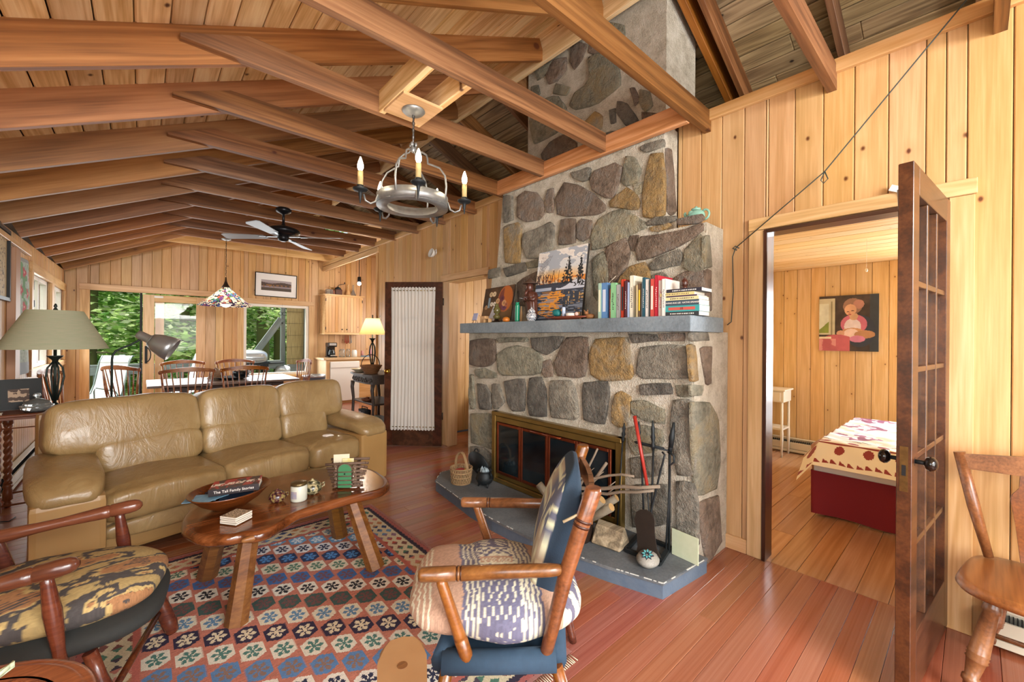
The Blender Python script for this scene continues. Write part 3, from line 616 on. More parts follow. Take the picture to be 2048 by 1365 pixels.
CONC = t.fin(t.ramp(t.math('ADD', t.math('MULTIPLY', n1, .6), t.math('MULTIPLY', n2, .4)), [(.35, '5f6a72'), (.5, '75828b'), (.7, '8d99a0')]), .65); 
t.bump(n2, .4, .01)
t = NT('hearth_slate_paint'); o_ = t.obj(False); n1 = t.noise(o_, 3.5, 4); n2 = t.noise(o_, 70, 4, .7)
t.bump(n2, .3, .01); HEARTH = t.fin(t.ramp(t.math('ADD', t.math('MULTIPLY', n1, .6), t.math('MULTIPLY', n2, .4)), [(.35, '4c5054'), (.5, '60666a'), (.68, '787d7f')]), .6)
HEDGE = plain('worn_blue_edge_paint', '46586e', .7, var='66737f', vs=14, bump=.4)
CHALK = plain('chipped_edge_mortar', 'c8ccc6', .9)
mt = MB().box((2.53, 2.20, 1.473), (.46, 2.265, .093), bev=.006, seg=2).done('mantel_shelf', CONC, fp, world=True)
mt['label'] = 'thick grey painted mantel shelf'
hp = [(2.06, 1.09), (2.50, 1.045), (2.50, 3.42), (2.14, 3.40), (1.975, 3.235), (1.93, 2.90), (1.885, 2.60), (1.868, 2.30), (1.880, 1.90), (1.915, 1.65), (1.975, 1.38)]
hs_ = MB().prism(hp, .018, Matrix.Translation((0, 0, .074)), bev=.003).done('hearth_top', HEARTH, fp, world=True)
cx0 = sum(p[0] for p in hp)/len(hp); cy0 = sum(p[1] for p in hp)/len(hp)
inn = [(x+(.006 if x < 2.2 else 0), y+.006*(1 if y < cy0 else -1)) for x, y in hp]
MB().prism(inn, .076, Matrix.Translation((0, 0, -.001))).done('hearth_plinth', HEDGE, fp, world=True)
ed = MB(); n = len(hp)
for i in range(n):
    if hp[i][0] > 2.4 and hp[(i+1) % n][0] > 2.4: continue
    a, b = V((*hp[i], .091)), V((*hp[(i+1) % n], .091)); k = 12
    for j in range(k):
        if rs.random() < .6: ed.bar(a.lerp(b, j/k), a.lerp(b, (j+rs.uniform(.5, 1))/k), rs.uniform(.003, .007), .004)
ed.done('chipped_edge', CHALK, fp, world=True)['kind'] = 'stuff'
# brass insert with four glass doors
BRASS = plain('aged_brass', 'a58a4c', .35, .8, var='6b5630', vs=9)
COPPER = plain('copper_trim', 'a85a3a', .3, .9, var='6e3525', vs=14)
t = NT('smoked_fire_glass'); SMOKE = t.fin(t.ramp(t.noise(t.obj(False), 4, 3), [(.35, '0b0f12'), (.7, '1d272c')]), .08)
ins = empty('fireplace_insert', (2.40, 2.25, .095), 0, 'brass fireplace insert with four smoked glass doors in copper frames', 'fireplace doors')
f = MB(); xf = 2.388
f.box((xf, 1.575, .41), (.05, .05, .625), bev=.004).box((xf, 2.885, .41), (.05, .05, .625), bev=.004).box((xf, 2.23, .705), (.06, 1.36, .035), bev=.006).box((xf, 2.23, .66), (.035, 1.30, .05), bev=.004).box((xf, 2.23, .115), (.045, 1.30, .04), bev=.004).box((xf+.01, 2.23, .155), (.03, 1.30, .035), bev=.003)
f.done('brass_frame', BRASS, ins, world=True)
ys = [2.845, 2.535, 2.225, 1.925, 1.635]
for i in range(4):
    a, b = ys[i+1]+.002, ys[i]-.002; d = MB(); w = .022
    for yy_ in (a+w/2, b-w/2): d.box((xf-.012, yy_, .405), (.018, w, .455), bev=.002)
    for zz_ in (.19, .62): d.box((xf-.012, (a+b)/2, zz_), (.018, b-a-2*w, w), bev=.002)
    dr = d.done('door', COPPER, ins, world=True)
    MB().box((xf-.010, (a+b)/2, .405), (.006, b-a-2*w, .41)).done('pane', SMOKE, dr, world=True)
    if i in (1, 2):
        yc = b-.06 if i == 2 else a+.07
        MB().tube([(xf-.02, yc-.09, .63), (xf-.05, yc-.09, .632), (xf-.05, yc+.09, .632), (xf-.02, yc+.09, .63)], .005, 6).done('door_handle', COPPER, dr, world=True)
# ------------------------------------------------------------------ hearth things
IRON = plain('black_cast_iron', '1f2326', .55, .5, var='2c3235', bump=.2)
RUST = plain('dull_dark_steel', '3a3430', .5, .6, var='4a4039', bump=.2)
REDP = plain('red_enamel', '9e2c22', .4)
ts = empty('fireplace_tool_stand', (2.30, 1.27, .093), 0, 'black wrought iron stand for fireplace tools beside the insert', 'tool stand')
MB().bar((2.19, 1.40, .107), (2.42, 1.45, .107), .025, .02).bar((2.20, 1.19, .107), (2.42, 1.24, .107), .025, .02).bar((2.20, 1.18, .107), (2.19, 1.40, .107), .025, .02).bar((2.42, 1.24, .107), (2.42, 1.45, .107), .025, .02).done('base', IRON, ts, world=True)
MB().tube([(2.37, 1.22, .10), (2.36, 1.215, .70)], .008, 8).tube([(2.36+.0, 1.215, .70), (2.345, 1.20, .76)], .013, 8).tube([(2.345, 1.20, .74), (2.345, 1.195, .80), (2.35, 1.185, .89)], [.013, .018, .006], 8).done('post', IRON, ts, world=True)
MB().tube([(2.35, 1.215, .715), (2.335, 1.30, .72), (2.33, 1.42, .725), (2.345, 1.44, .725), (2.36, 1.42, .725), (2.36, 1.25, .72)], .006, 6).done('ring_bar', IRON, ts, world=True)
def knob(mb, p, q, r=.012):
    p, q = V(p), V(q); L = [p.lerp(q, k/7) for k in range(8)]
    return mb.tube(L, [r*.5, r, r*.6, r*1.1, r*.7, r*.9, r*.5, r*.25], 8)
sv = empty('fire_shovel', (2.24, 1.30, .15), 0, 'rusty hearth shovel with flared blade leaning in the tool stand', 'shovel')
b_ = MB(); mm = orient((2.262, 1.327, .36), (2.195, 1.255, .115), (-1, 0, 0))[0]
bl_ = [(-.125, -.02), (-.11, -.052), (-.07, -.068), (0, -.060), (.08, -.062), (.125, -.085), (.13, 0), (.125, .085), (.08, .062), (0, .060), (-.07, .068), (-.11, .052), (-.125, .02)]
b_.prism(bl_, .006, mm, bev=.001)
b_.done('blade', RUST, sv, world=True)
h_ = MB().tube([(2.262, 1.327, .34), (2.31, 1.37, .60), (2.335, 1.405, .76)], .006, 6); knob(h_, (2.335, 1.405, .74), (2.35, 1.417, .86)); h_.done('handle', IRON, sv, world=True)
pk = empty('fire_poker', (2.38, 1.56, .095), 0, 'thin black poker standing against the right brass edge of the insert', 'poker')
h_ = MB().tube([(2.355, 1.575, .097), (2.36, 1.56, .4), (2.362, 1.54, .74)], .005, 6); knob(h_, (2.362, 1.54, .70), (2.365, 1.532, .83)); h_.done('shaft', IRON, pk, world=True)
pk = empty('fire_brush', (2.28, 1.29, .3), 0, 'black iron fire tool with knobbed handle hanging between shovel and tongs', 'fire tool')
h_ = MB().tube([(2.285, 1.292, .14), (2.30, 1.295, .40), (2.34, 1.31, .72)], .0065, 6); knob(h_, (2.338, 1.31, .70), (2.352, 1.322, .88), .014); h_.done('shaft', IRON, pk, world=True)
tg = empty('fire_tongs', (2.30, 1.22, .15), 0, 'black iron tongs with two curled arms hanging from the tool stand', 'tongs')
MB().tube([(2.31, 1.235, .71), (2.30, 1.215, .70), (2.30, 1.222, .67), (2.30, 1.24, .60), (2.28, 1.29, .34), (2.27, 1.30, .22)], .006, 6).done('arm', IRON, tg, world=True)
MB().tube([(2.32, 1.20, .72), (2.315, 1.165, .70), (2.315, 1.165, .665), (2.315, 1.19, .64), (2.30, 1.19, .40), (2.285, 1.195, .16)], .006, 6).done('arm', IRON, tg, world=True)
rd = empty('red_fire_stick', (2.30, 1.33, .2), 0, 'red enamelled fire iron leaning across the black tools', 'fire tool')
MB().tube([(2.325, 1.432, .895), (2.29, 1.318, .48)], [.012, .010], 8).done('handle', REDP, rd, world=True)
MB().tube([(2.29, 1.318, .48), (2.275, 1.29, .20)], .004, 6).done('shaft', IRON, rd, world=True)
LOGW = wood('weathered_log_wood', '5e5140', '8f8065', 'b3a184', rough=.8, var=.05, bump=.4)
lg = MB().box((2.20, 1.52, .150), (.15, .20, .115), rz=.15, bev=.012)
for v in lg.bm.verts:
    if v.co.z > .16: v.co.x = 2.20+(v.co.x-2.20)*.55; v.co.y += .012*math.sin(v.co.x*60)
tag(lg.done('split_log', LOGW), 'short split log block lying on the hearth slab', 'log')
SPECK = plain('speckled_granite', 'a9a69c', .6, var='6e6c66', vs=160)
TURQ = plain('turquoise_inlay', '5ba5a6', .4); MAROON = plain('maroon_inlay', '5a2a30', .4); NAVYI = plain('dark_mosaic_inlay', '2a2d3a', .4)
ms = empty('mosaic_stone', (2.155, 1.235, .093), .4, 'oval grey beach stone with a turquoise mosaic flower', 'stone')
MB().lathe([(0, 0), (.045, .004), (.070, .026), (.072, .04), (.056, .062), (.024, .074), (0, .076)], seg=24, sx=1.05, sy=.88).done('pebble', SPECK, ms)
fl = MB()
for k in range(8):
    a = k*PI/4; mmm = Matrix.Translation((-.028, -.0, .071)) @ Matrix.Rotation(-.5, 4, 'Y') @ Matrix.Rotation(a, 4, 'Z')
    fl.prism([(.006, 0), (.018, .009), (.036, 0), (.018, -.009)], .008, mmm)
fl.done('flower_inlay', NAVYI, ms)
fl = MB()
for k in range(8):
    a = k*PI/4; mmm = Matrix.Translation((-.028, -.0, .0735)) @ Matrix.Rotation(-.5, 4, 'Y') @ Matrix.Rotation(a, 4, 'Z')
    fl.prism([(.010, 0), (.018, .0055), (.030, 0), (.018, -.0055)], .008, mmm)
fl.done('petal_inlay', TURQ, ms)
FROST = plain('frosted_green_glass', 'b9c4a2', .25, var='cfd4bb', vs=25)
gt = MB(); gt.prism([(0, 0), (.165, 0), (.165, .155), (0, .155)], .008, Matrix(((-.10, -.02, -1, 2.385), (-1, 0, .1, 1.205), (0, 1, 0, .094), (0, 0, 0, 1))), bev=.001)
tag(gt.done('glass_tile', FROST), 'square pale green glass tile leaning at the right end of the hearth', 'tile')
# log bucket with birch logs and long sticks
BUCK = plain('dark_brown_bucket_metal', '33241c', .5, .4, bump=.1)
bk_ = empty('log_bucket', (2.10, 1.74, .093), 0, 'dark brown round log bucket on the hearth behind the armchair', 'bucket')
MB().lathe([(.12, 0), (.125, .01), (.145, .22), (.15, .225), (.14, .225), (.12, .02), (0, .02)], seg=24).done('body', BUCK, bk_)
BIRCH = plain('birch_bark', '877c68', .8, var='4a4134', vs=30, bump=.4); CUT = plain('cut_log_end', 'b08d5a', .8, var='8a6a3e', vs=60)
for i, (dx, dy, l, r_, tx, ty) in enumerate(((-.05, .03, .26, .026, -.25, .7), (.04, .06, .24, .03, .2, .75), (-.02, -.05, .25, .028, .1, -.75), (.05, -.06, .26, .024, .35, -.85), (.0, .0, .30, .026, -.3, .1), (-.06, -.03, .26, .022, -.4, -.7), (.02, -.09, .24, .026, 0, -1.0))):
    p0 = V((2.10+dx, 1.74+dy, .22)); d = V((tx, ty, .75)).normalized(); g = empty('firewood_log', p0, 0, ['birch log leaning toward the insert at the far side of the bucket', 'birch log on the far right of the bucket', 'thick birch log leaning to the near side of the bucket', 'birch log leaning right over the near rim of the bucket', 'tallest birch log in the middle of the bucket', 'thin birch log at the left near rim of the bucket', 'birch log leaning furthest toward the split log block'][i], 'log', 'birch logs in the bucket')
    MB().tube([p0-d*.05, p0+d*l*.5, p0+d*l], [r_, r_*1.05, r_], 9).done('bark', BIRCH, g, world=True)
    MB().tube([p0+d*l, p0+d*(l+.002)], r_*.9, 9).done('cut_end', CUT, g, world=True)
STICK = plain('grey_twig_bark', '6f6152', .8, var='8c7d6a', vs=60, bump=.3)
for i, (a, b, r_) in enumerate((((2.06, 1.80, .40), (2.12, 1.15, .57), .012), ((2.08, 1.82, .45), (2.15, 1.32, .585), .009), ((2.10, 1.78, .36), (2.14, 1.20, .53), .010), ((2.12, 1.76, .3), (2.20, 1.62, .68), .008), ((2.10, 1.72, .3), (2.22, 1.56, .60), .012))):
    a, b = V(a), V(b); pts = [a.lerp(b, k/6)+V((rs.uniform(-.01, .01), 0, rs.uniform(-.012, .012))) for k in range(7)]
    m_ = MB().tube(pts, [r_*(1.1-.05*k) for k in range(7)], 7)
    m_.tube([pts[3], pts[3]+V((.02, -.05, .05))], [r_*.5, r_*.2], 5)
    tag(m_.done('kindling_stick', STICK), ['longest knotty stick poking right from the log bucket, ending before the tongs', 'upper thin stick with a fork, poking right from the log bucket', 'lowest of the three sticks poking right from the log bucket', 'thin upright twig standing highest in the log bucket', 'short thick upright stick beside the thin upright twig'][i], 'stick', 'kindling sticks in the bucket')
# basket, cauldron, camp oven
WICK = plain('willow_wicker', 'a5875f', .8, var='7d6243', vs=40, bump=.3)
bs_ = empty('willow_basket', (2.125, 3.04, .093), 0, 'round willow basket with a tall hoop handle on the hearth corner', 'basket')
m_ = MB(); nst = 44
for k in range(nst):
    a = 2*PI*k/nst; c_, s_ = math.cos(a), math.sin(a); w_ = .004*(1 if k % 2 else -1)
    m_.tube([((.082+w_*((j % 2)*2-1))*c_*(1+.14*j/6), (.082+w_*((j % 2)*2-1))*s_*(1+.14*j/6), .004+.135*j/6) for j in range(7)], .0055, 5)
m_.done('upright_weave', WICK, bs_)
m_ = MB()
for z_ in (.006, .06, .10, .135): m_.tube([((.083+.10*z_)*math.cos(2*PI*k/24), (.083+.10*z_)*math.sin(2*PI*k/24), z_) for k in range(25)], .0065, 6)
m_.lathe([(0, .01), (.078, .01), (.078, .004), (0, .004)], seg=20); m_.done('rim', WICK, bs_)
m_ = MB()
for q in (-.006, .006): m_.tube([(.02*math.cos(k)*.2+q, .093*math.cos(PI*k/12), .11+.155*math.sin(PI*k/12)) for k in range(13)], .007, 6)
m_.done('hoop_handle', WICK, bs_)
REDF = plain('red_wrapper', 'b02030', .5); YELF = plain('yellow_flower_paper', 'e3c51e', .6)
tag(MB().sq((2.12, 3.05, .195), (.10, .08, .03), nu=12, nv=8).done('red_packet', REDF), 'crumpled red packet inside the willow basket', 'packet')
fl = MB()
for k in range(6):
    a = k*PI/3; fl.sq((2.15+.014*math.cos(a), 2.985+.014*math.sin(a), .215), (.022, .022, .01), .8, .8, 8, 6)
tag(fl.done('yellow_flower', YELF), 'yellow artificial flower in the willow basket', 'flower')
ct = empty('iron_cauldron', (2.225, 2.83, .093), 0, 'small black cast iron cauldron on three legs', 'cauldron')
MB().lathe([(0, .02), (.04, .022), (.068, .045), (.075, .07), (.068, .10), (.056, .118), (.056, .128), (.066, .14), (.061, .14), (.05, .122), (.05, .1), (0, .1)], seg=24).lathe([(.0745, .066), (.0785, .068), (.0785, .073), (.0745, .075)], seg=24).done('body', IRON, ct)
for k in range(3):
    a = k*2.094+.3; MB().tube([(.045*math.cos(a), .045*math.sin(a), .035), (.055*math.cos(a), .055*math.sin(a), 0)], [.010, .006], 6).done('leg', IRON, ct)
for s_ in (-1, 1): MB().tube([(.0, s_*.058, .128), (0, s_*.088, .132), (0, s_*.088, .11), (0, s_*.070, .085)], .005, 6).done('handle', IRON, ct)
CRY = plain('clear_wrapped_crystal', 'a9bcc4', .2, var='5c6f7a', vs=50)
m_ = MB()
for k in range(7): m_.lathe([(.022, 0), (.016, .02), (0, .045)], (2.225+.028*math.cos(k*.9), 2.83+.028*math.sin(k*.9), .205+.008*(k % 3)), seg=5)
tag(m_.done('crystal_chunks', CRY), 'clear crystal chunks heaped in the iron cauldron', 'crystals', kind='stuff')
co = empty('camp_oven_lid', (2.34, 3.07, .093), 0, 'black oval cast iron griddle with a loop leaning behind the basket', 'griddle')
m_ = MB(); mm = Matrix.Translation((2.33, 3.06, .215)) @ Matrix.Rotation(PI/2-.25, 4, 'Y') @ Matrix.Rotation(.0, 4, 'Z')
m_.lathe([(0, .012), (.10, .012), (.118, .006), (.118, -.004), (0, -.006)], seg=28, m=mm, sx=1.0, sy=1.25); m_.done('plate', IRON, co, world=True)
MB().tube([(2.30, 3.05+.03*math.cos(k*PI/6), .335+.025*math.sin(k*PI/6)) for k in range(7)], .006, 6).done('loop', IRON, co, world=True)
# ================================================================== PAINTED SURFACES (per-corner colour on real geometry)
def paintmat(name, rough=.7, bump=0, **kw):
    t = NT(name); a = t.n('Attribute', attribute_name='Col')
    if bump: t.bump(t.noise(t.obj(False), 220, 2), bump, .003)
    return t.fin(a.outputs['Color'], rough, **kw)
def set_cols(me, rgb_faces=None, rgb_verts=None):
    at = me.color_attributes.new('Col', 'FLOAT_COLOR', 'CORNER'); n = len(me.loops)
    if rgb_verts is not None:
        vi = np.empty(n, dtype=np.int32); me.loops.foreach_get('vertex_index', vi); c = rgb_verts[vi]
    else:
        tot = np.empty(len(me.polygons), dtype=np.int32); me.polygons.foreach_get('loop_total', tot); c = np.repeat(rgb_faces, tot, axis=0)
    c = np.where(c <= .04045, c/12.92, ((c+.055)/1.055)**2.4)
    buf = np.ones((n, 4), dtype=np.float32); buf[:, :3] = c; at.data.foreach_set('color', buf.ravel())
def hexs(*h): return np.array([[int(c[i:i+2], 16)/255 for i in (0, 2, 4)] for c in h])
def pgrid(name, w, h, nx, ny, fn, mat, parent=None, m=None, world=True, zf=None):
    """flat painted sheet w x h in local XY centred on its origin; fn(x,y)->rgb arrays, x,y cell centres in metres"""
    X, Y = np.meshgrid(np.linspace(-w/2, w/2, nx+1), np.linspace(-h/2, h/2, ny+1))
    Z = zf(X, Y) if zf else np.zeros_like(X)
    co = np.stack([X, Y, Z], -1).reshape(-1, 3)
    i = np.arange(ny)[:, None]*(nx+1)+np.arange(nx)[None, :]
    f = np.stack([i, i+1, i+nx+2, i+nx+1], -1).reshape(-1, 4)
    me = bpy.data.meshes.new(name); me.vertices.add(len(co)); me.vertices.foreach_set('co', co.ravel().astype(np.float32))
    me.loops.add(f.size); me.loops.foreach_set('vertex_index', f.ravel().astype(np.int32))
    me.polygons.add(len(f)); me.polygons.foreach_set('loop_start', (np.arange(len(f))*4).astype(np.int32)); me.polygons.foreach_set('loop_total', np.full(len(f), 4, dtype=np.int32))
    me.update(calc_edges=True)
    xc = (X[:-1, :-1]+X[1:, 1:])/2; yc = (Y[:-1, :-1]+Y[1:, 1:])/2
    set_cols(me, rgb_faces=fn(xc.ravel(), yc.ravel()))
    return fin(name, me, mat, parent, world, m=m)
def hsh(i, j, s=0): return np.modf(np.abs(np.sin(i*12.9898+j*78.233+s*37.7)*43758.5453))[0]
def vnoise(x, y, s=0):
    i, j = np.floor(x), np.floor(y); u, v = x-i, y-j; u = u*u*(3-2*u); v = v*v*(3-2*v)
    return (hsh(i, j, s)*(1-u)+hsh(i+1, j, s)*u)*(1-v)+(hsh(i, j+1, s)*(1-u)+hsh(i+1, j+1, s)*u)*v
def fbm(x, y, s=0, o=3): return sum(vnoise(x*2**k, y*2**k, s+k)/2**k for k in range(o))/sum(1/2**k for k in range(o))
PAINT_M = paintmat('painted_canvas', .6); WEAVE = paintmat('kilim_weave', .9, .5); IKAT = paintmat('ikat_cotton', .85, .3)
# ------------------------------------------------------------------ kilim
rx0, rx1, ry0, ry1 = -.22, 1.415, 1.17, 3.30
RCX, RCY = (rx0+rx1)/2, (ry0+ry1)/2
PAIRS = hexs('d9d3bd', '5f86a8', '3c5652', '6d4a4a', 'e2e0d4', '23262e', '3f6aa6', '70505c', 'ddd6bf', '5b7f6a', '25355c', '4f8ccb', 'e3e5e6', '26304e', '6ba3cf', 'dfe8ee',
             'd9d3bd', '5f86a8', '3c5652', '6d4a4a').reshape(10, 2, 3)
NEAR = hexs('2c2540', 'd9cdb0', 'dcd8c8', '4d7a72', '5a84b4', '8a7064', 'e2ddd0', '2a2f48').reshape(4, 2, 3)
def rugf(x, y):
    X = x+RCX; Y = y+RCY
    q = .0045; Xq = X; base = np.tile(hexs('b87462')[0], (len(x), 1))
    base = base*(.93+.14*hsh(np.floor(Y/.0045), np.floor(X/.03)))[:, None]
    base[:, 1] += .05*np.clip((2.0-Y), 0, 1)*.6
    c = np.round((X-.578)/.105); yy = Y-(2.22-.0705*c); k = np.round(yy/.136)
    lx = X-.578-.105*c; ly = yy-k*.136
    # the drift of the stagger: also test the neighbour cell
    zz = .003*(np.abs(np.modf(np.abs(ly)/.009)[0]-.5)*2)
    hexm = (np.abs(lx) < .048-zz) & (np.abs(ly)+np.abs(lx)*.55 < .066-zz)
    inner = (np.abs(lx) < .040) & (np.abs(ly)+np.abs(lx)*.55 < .056)
    kk = np.clip(k.astype(int), -4, 9)
    A = np.where((kk >= 0)[:, None], PAIRS[np.clip(kk, 0, 9), 0], NEAR[np.clip(-kk-1, 0, 3), 0])
    B = np.where((kk >= 0)[:, None], PAIRS[np.clip(kk, 0, 9), 1], NEAR[np.clip(-kk-1, 0, 3), 1])
    r = np.hypot(lx, ly); lob = np.zeros(len(x), bool)
    for a in range(6):
        ax, ay = .029*math.cos(a*PI/3+PI/6+.3), .037*math.sin(a*PI/3+PI/6+.3)
        lob |= (np.abs(lx-ax)+np.abs(ly-ay) < .0105)
        for b_ in (-.24, .24):
            bx, by = .025*math.cos(a*PI/3+PI/6+.3+b_), .032*math.sin(a*PI/3+PI/6+.3+b_); lob |= (np.abs(lx-bx)+np.abs(ly-by) < .006)
        # spokes
        t_ = np.clip((lx*ax+ly*ay)/(ax*ax+ay*ay), 0, 1); lob |= np.hypot(lx-ax*t_, ly-ay*t_) < .0038
        lob |= (np.abs(lx-ax*.62-ay*.14)+np.abs(ly-ay*.62+ax*.14) < .006)
    out = np.where(hexm[:, None], A, base); out = np.where((inner & lob)[:, None], B, out)
    # borders
    ed = np.minimum.reduce([X-rx0, rx1-X, Y-ry0, ry1-Y]); vert = np.minimum(X-rx0, rx1-X) < np.minimum(Y-ry0, ry1-Y)
    al = np.where(vert, Y, X); zig = .007*np.abs(np.modf(np.abs(al)/.016)[0]*2-1)
    bandf = ed+zig*1.4 < .225
    cream = hexs('cfc2a2')[0]
    dcol = hexs('4d7562', 'b04a3c', '5f87ad', 'b07a52', '4a3f4c', '7a4b44', '8a6a80', '2f3f66', 'c07a6a')
    e2 = ed-.075; row = np.round((al)/.078-.0); jj = np.floor(e2/.049); off = (e2-jj*.049-.0245); ll = al-row*.078-.0
    sh = ((jj.astype(int) % 2) == 1); ll = np.where(sh, np.modf(np.abs(al/.078)+.5)[0]*.078-.039, np.modf(np.abs(al/.078)+.0)[0]*.078-.039)
    dia = (np.abs(off)/.021+np.abs(ll)/.031 < 1.0)
    idx = np.abs((np.floor(al/.078)).astype(int)*5+7) % 9
    band = np.where(dia[:, None], dcol[idx], cream)
    out = np.where(bandf[:, None], band, out)
    edge2 = (ed+zig < .225) & (ed+zig > .200); out = np.where(edge2[:, None], hexs('b9675a')[0], out)
    dark = ed+zig < .075; tri = np.abs(np.modf(np.abs(al)/.042)[0]*2-1)*.03
    dk = np.where((np.abs(ed-.035-.0+tri*.3) < .013)[:, None], hexs('a05a54')[0], hexs('2c2538')[0])
    dk = np.where((ed < .020)[:, None], hexs('9a6a62')[0], dk)
    out = np.where(dark[:, None], dk, out)
    return np.clip(out*(.95+.1*hsh(np.floor(Y/.0045), np.floor(X/.0045), 3))[:, None], 0, 1)
rug = pgrid('kilim_rug', rx1-rx0, ry1-ry0, 364, 473, rugf, WEAVE, None, Matrix.Translation((RCX, RCY, .0075)), zf=lambda X, Y: .0012*np.sin(Y*9)*np.cos(X*7))
tag(rug, 'flat-woven kilim rug with rows of blue, green and cream hexagons on rust red', 'rug')
fr_ = MB()
for k in range(150):
    x_ = rx0+.01+k*(rx1-rx0-.02)/150; fr_.tube([(x_, ry0+.004, .006), (x_+rs.uniform(-.004, .004), ry0-.045, .004)], .0018, 4)
FRINGE = plain('cream_wool_fringe', 'cfc4a8', .9); fo = fr_.done('fringe', FRINGE, rug, world=True); fo['kind'] = 'stuff'
# ================================================================== SOFA
t = NT('tan_leather'); o_ = t.obj(False); n1 = t.noise(o_, 3.5, 4, .6); n2 = t.noise(t.vmul(o_, (1, 1, .45)), 5.5, 5, .6, 1.9); n3 = t.noise(o_, 160, 2)
cr = t.math('ABSOLUTE', t.math('SUBTRACT', n2, .5))
cr = t.math('SUBTRACT', 1, t.math('MULTIPLY', cr, 9, clamp=True))
t.bump(t.math('ADD', t.math('MULTIPLY', cr, -.4), t.math('MULTIPLY', n3, .08)), .3, .012)
LEATHER = t.fin(t.mix(t.math('MULTIPLY', cr, .25), t.ramp(n1, [(.3, '8c7148'), (.5, '9c8156'), (.7, 'aa9064')]), '80653e'), .34, Coat_Weight=.1)
LEATHER2 = plain('tan_leather_smooth', 'a07a48', .4, var='ad8a56', vs=6)
sof = empty('leather_sofa', (-.44, 3.29, 0), math.radians(14.4), 'three-seat tan leather sofa with puffy back cushions and padded arms', 'sofa')
def wr(a, f, s):
    def g(p):
        n = mnoise.noise(V((p.x*f+s, p.y*f, p.z*f)))+.5*mnoise.noise(V((p.x*f*2.3+s, p.y*f*2.3, p.z*f*2.3+5)))
        return p*(1+a*n)
    return g
MB().box((1.165, .50, .175), (1.76, .80, .25), bev=.02, seg=2).done('base', LEATHER2, sof)
MB().sq((1.165, .085, .20), (1.75, .10, .12), .5, .3, 40, 12).done('front_roll', LEATHER, sof)
MB().box((1.165, .52, .03), (1.6, .6, .05)).done('plinth', DARK, sof)
for i, (a, b) in enumerate(((.285, .955), (.955, 1.57), (1.57, 2.05))):
    def wf_(p, s=i*7.1):
        q = wr(.035, 7, s)(p); q.z += .025*(1-abs(p.x)/.35)*(p.z > 0)
        if p.y < -.25: q.z -= .012
        return q
    MB().sq(((a+b)/2, .335, .355), (b-a+.012, .66, .205), .38, .28, 56, 22, warp=wf_).done('seat_cushion', LEATHER, sof)
for i, (a, b) in enumerate(((.36, .96), (.96, 1.57), (1.57, 2.0))):
    m_ = Matrix.Rotation(-.18, 4, 'X')
    MB().sq(((a+b)/2, .60, .545), (b-a+.01, .24, .27), .45, .35, 48, 20, m=m_, warp=wr(.04, 8, i*3+1)).done('lumbar_cushion', LEATHER, sof)
for i, (a, b) in enumerate(((.14, .962), (.955, 1.575), (1.565, 2.20))):
    m_ = Matrix.Rotation(-.22, 4, 'X')
    def wf2(p, s=i*5+20):
        q = wr(.035, 6, s)(p); q.y -= .03*(1-(abs(p.x)/.45)**2); return q
    MB().sq(((a+b)/2, .685, .75), (b-a+.012, .27, .37), .42, .3, 60, 24, m=m_, warp=wf2).done('back_cushion', LEATHER, sof)
MB().box((1.165, .90, .50), (2.05, .12, .70), bev=.04, seg=2).done('back_panel', LEATHER2, sof)
for s_, xc_ in ((-1, .15), (1, 2.18)):
    b = MB().box((xc_, .43, .235), (.30, .86, .46), bev=.03, seg=2); RA = Matrix.Rotation(-.12 if s_ < 0 else 0, 4, 'Z'); b.bm.transform(RA); b.done('arm_panel', LEATHER2, sof)
    def wf3(p, s=s_):
        q = wr(.02, 6, 40+s)(p); 
        if p.y < -.2: q.z -= (abs(p.y)-.2)**2*1.2
        q.z += .02*(1-(p.x/.2)**2); return q
    MB().sq((xc_+.01*s_+.004, .405, .525), (.325, .84, .125), .55, .4, 48, 22, m=Matrix.Rotation(.04, 4, 'X'), warp=wf3).done('arm_pad', LEATHER, sof).data.transform(RA)
TISSUE = plain('white_tissue', 'efeae2', .9)
tp = V((1.27, 3.93, .475)); tag(MB().sq(tp, (.10, .06, .035), .9, .7, 14, 8, warp=wr(.4, 25, 3)).done('tissue', TISSUE), 'crumpled white tissue on the right sofa seat', 'tissue')
# ================================================================== COFFEE TABLE
ct_ = empty('coffee_table', (.7, 2.72, 0), 0, 'live-edge kidney-shaped slab coffee table on four hewn legs', 'coffee table')
OUT = [(.165,2.622),(.178,2.52),(.215,2.43),(.26,2.392),(.312,2.352),(.359,2.348),(.411,2.306),(.475,2.312),(.554,2.374),(.624,2.432),(.701,2.446),(.827,2.469),(.992,2.476),(1.117,2.470),(1.19,2.52),(1.235,2.62),(1.248,2.76),(1.235,2.92),(1.156,3.052),(.999,3.13),(.84,3.16),(.667,3.165),(.53,3.14),(.41,3.095),(.32,3.03),(.251,2.955),(.19,2.831),(.163,2.713)]
bm = bmesh.new(); rings = []; n = len(OUT); ccx = sum(p[0] for p in OUT)/n; ccy = sum(p[1] for p in OUT)/n
dense = []
for i in range(n):
    a, b, c, d = (V((*OUT[(i+j) % n], 0)) for j in (-1, 0, 1, 2))
    for j in range(3):
        u = j/3; dense.append(.5*((2*b)+(c-a)*u+(2*a-5*b+4*c-d)*u*u+(3*b-a-3*c+d)*u**3))
n = len(dense)
for (ins, z) in ((.035, .375), (.012, .378), (-.004, .39), (-.006, .41), (.002, .424), (.012, .430), (.03, .4305)):
    ring = []
    for i, p in enumerate(dense):
        d = (V((ccx, ccy, 0))-p).normalized(); nn = mnoise.noise(V((p.x*14, p.y*14, z*30)))*.009*(1 if ins < .02 else 0)
        ring.append(bm.verts.new((p.x+d.x*(ins+nn), p.y+d.y*(ins+nn), z)))
    rings.append(ring)
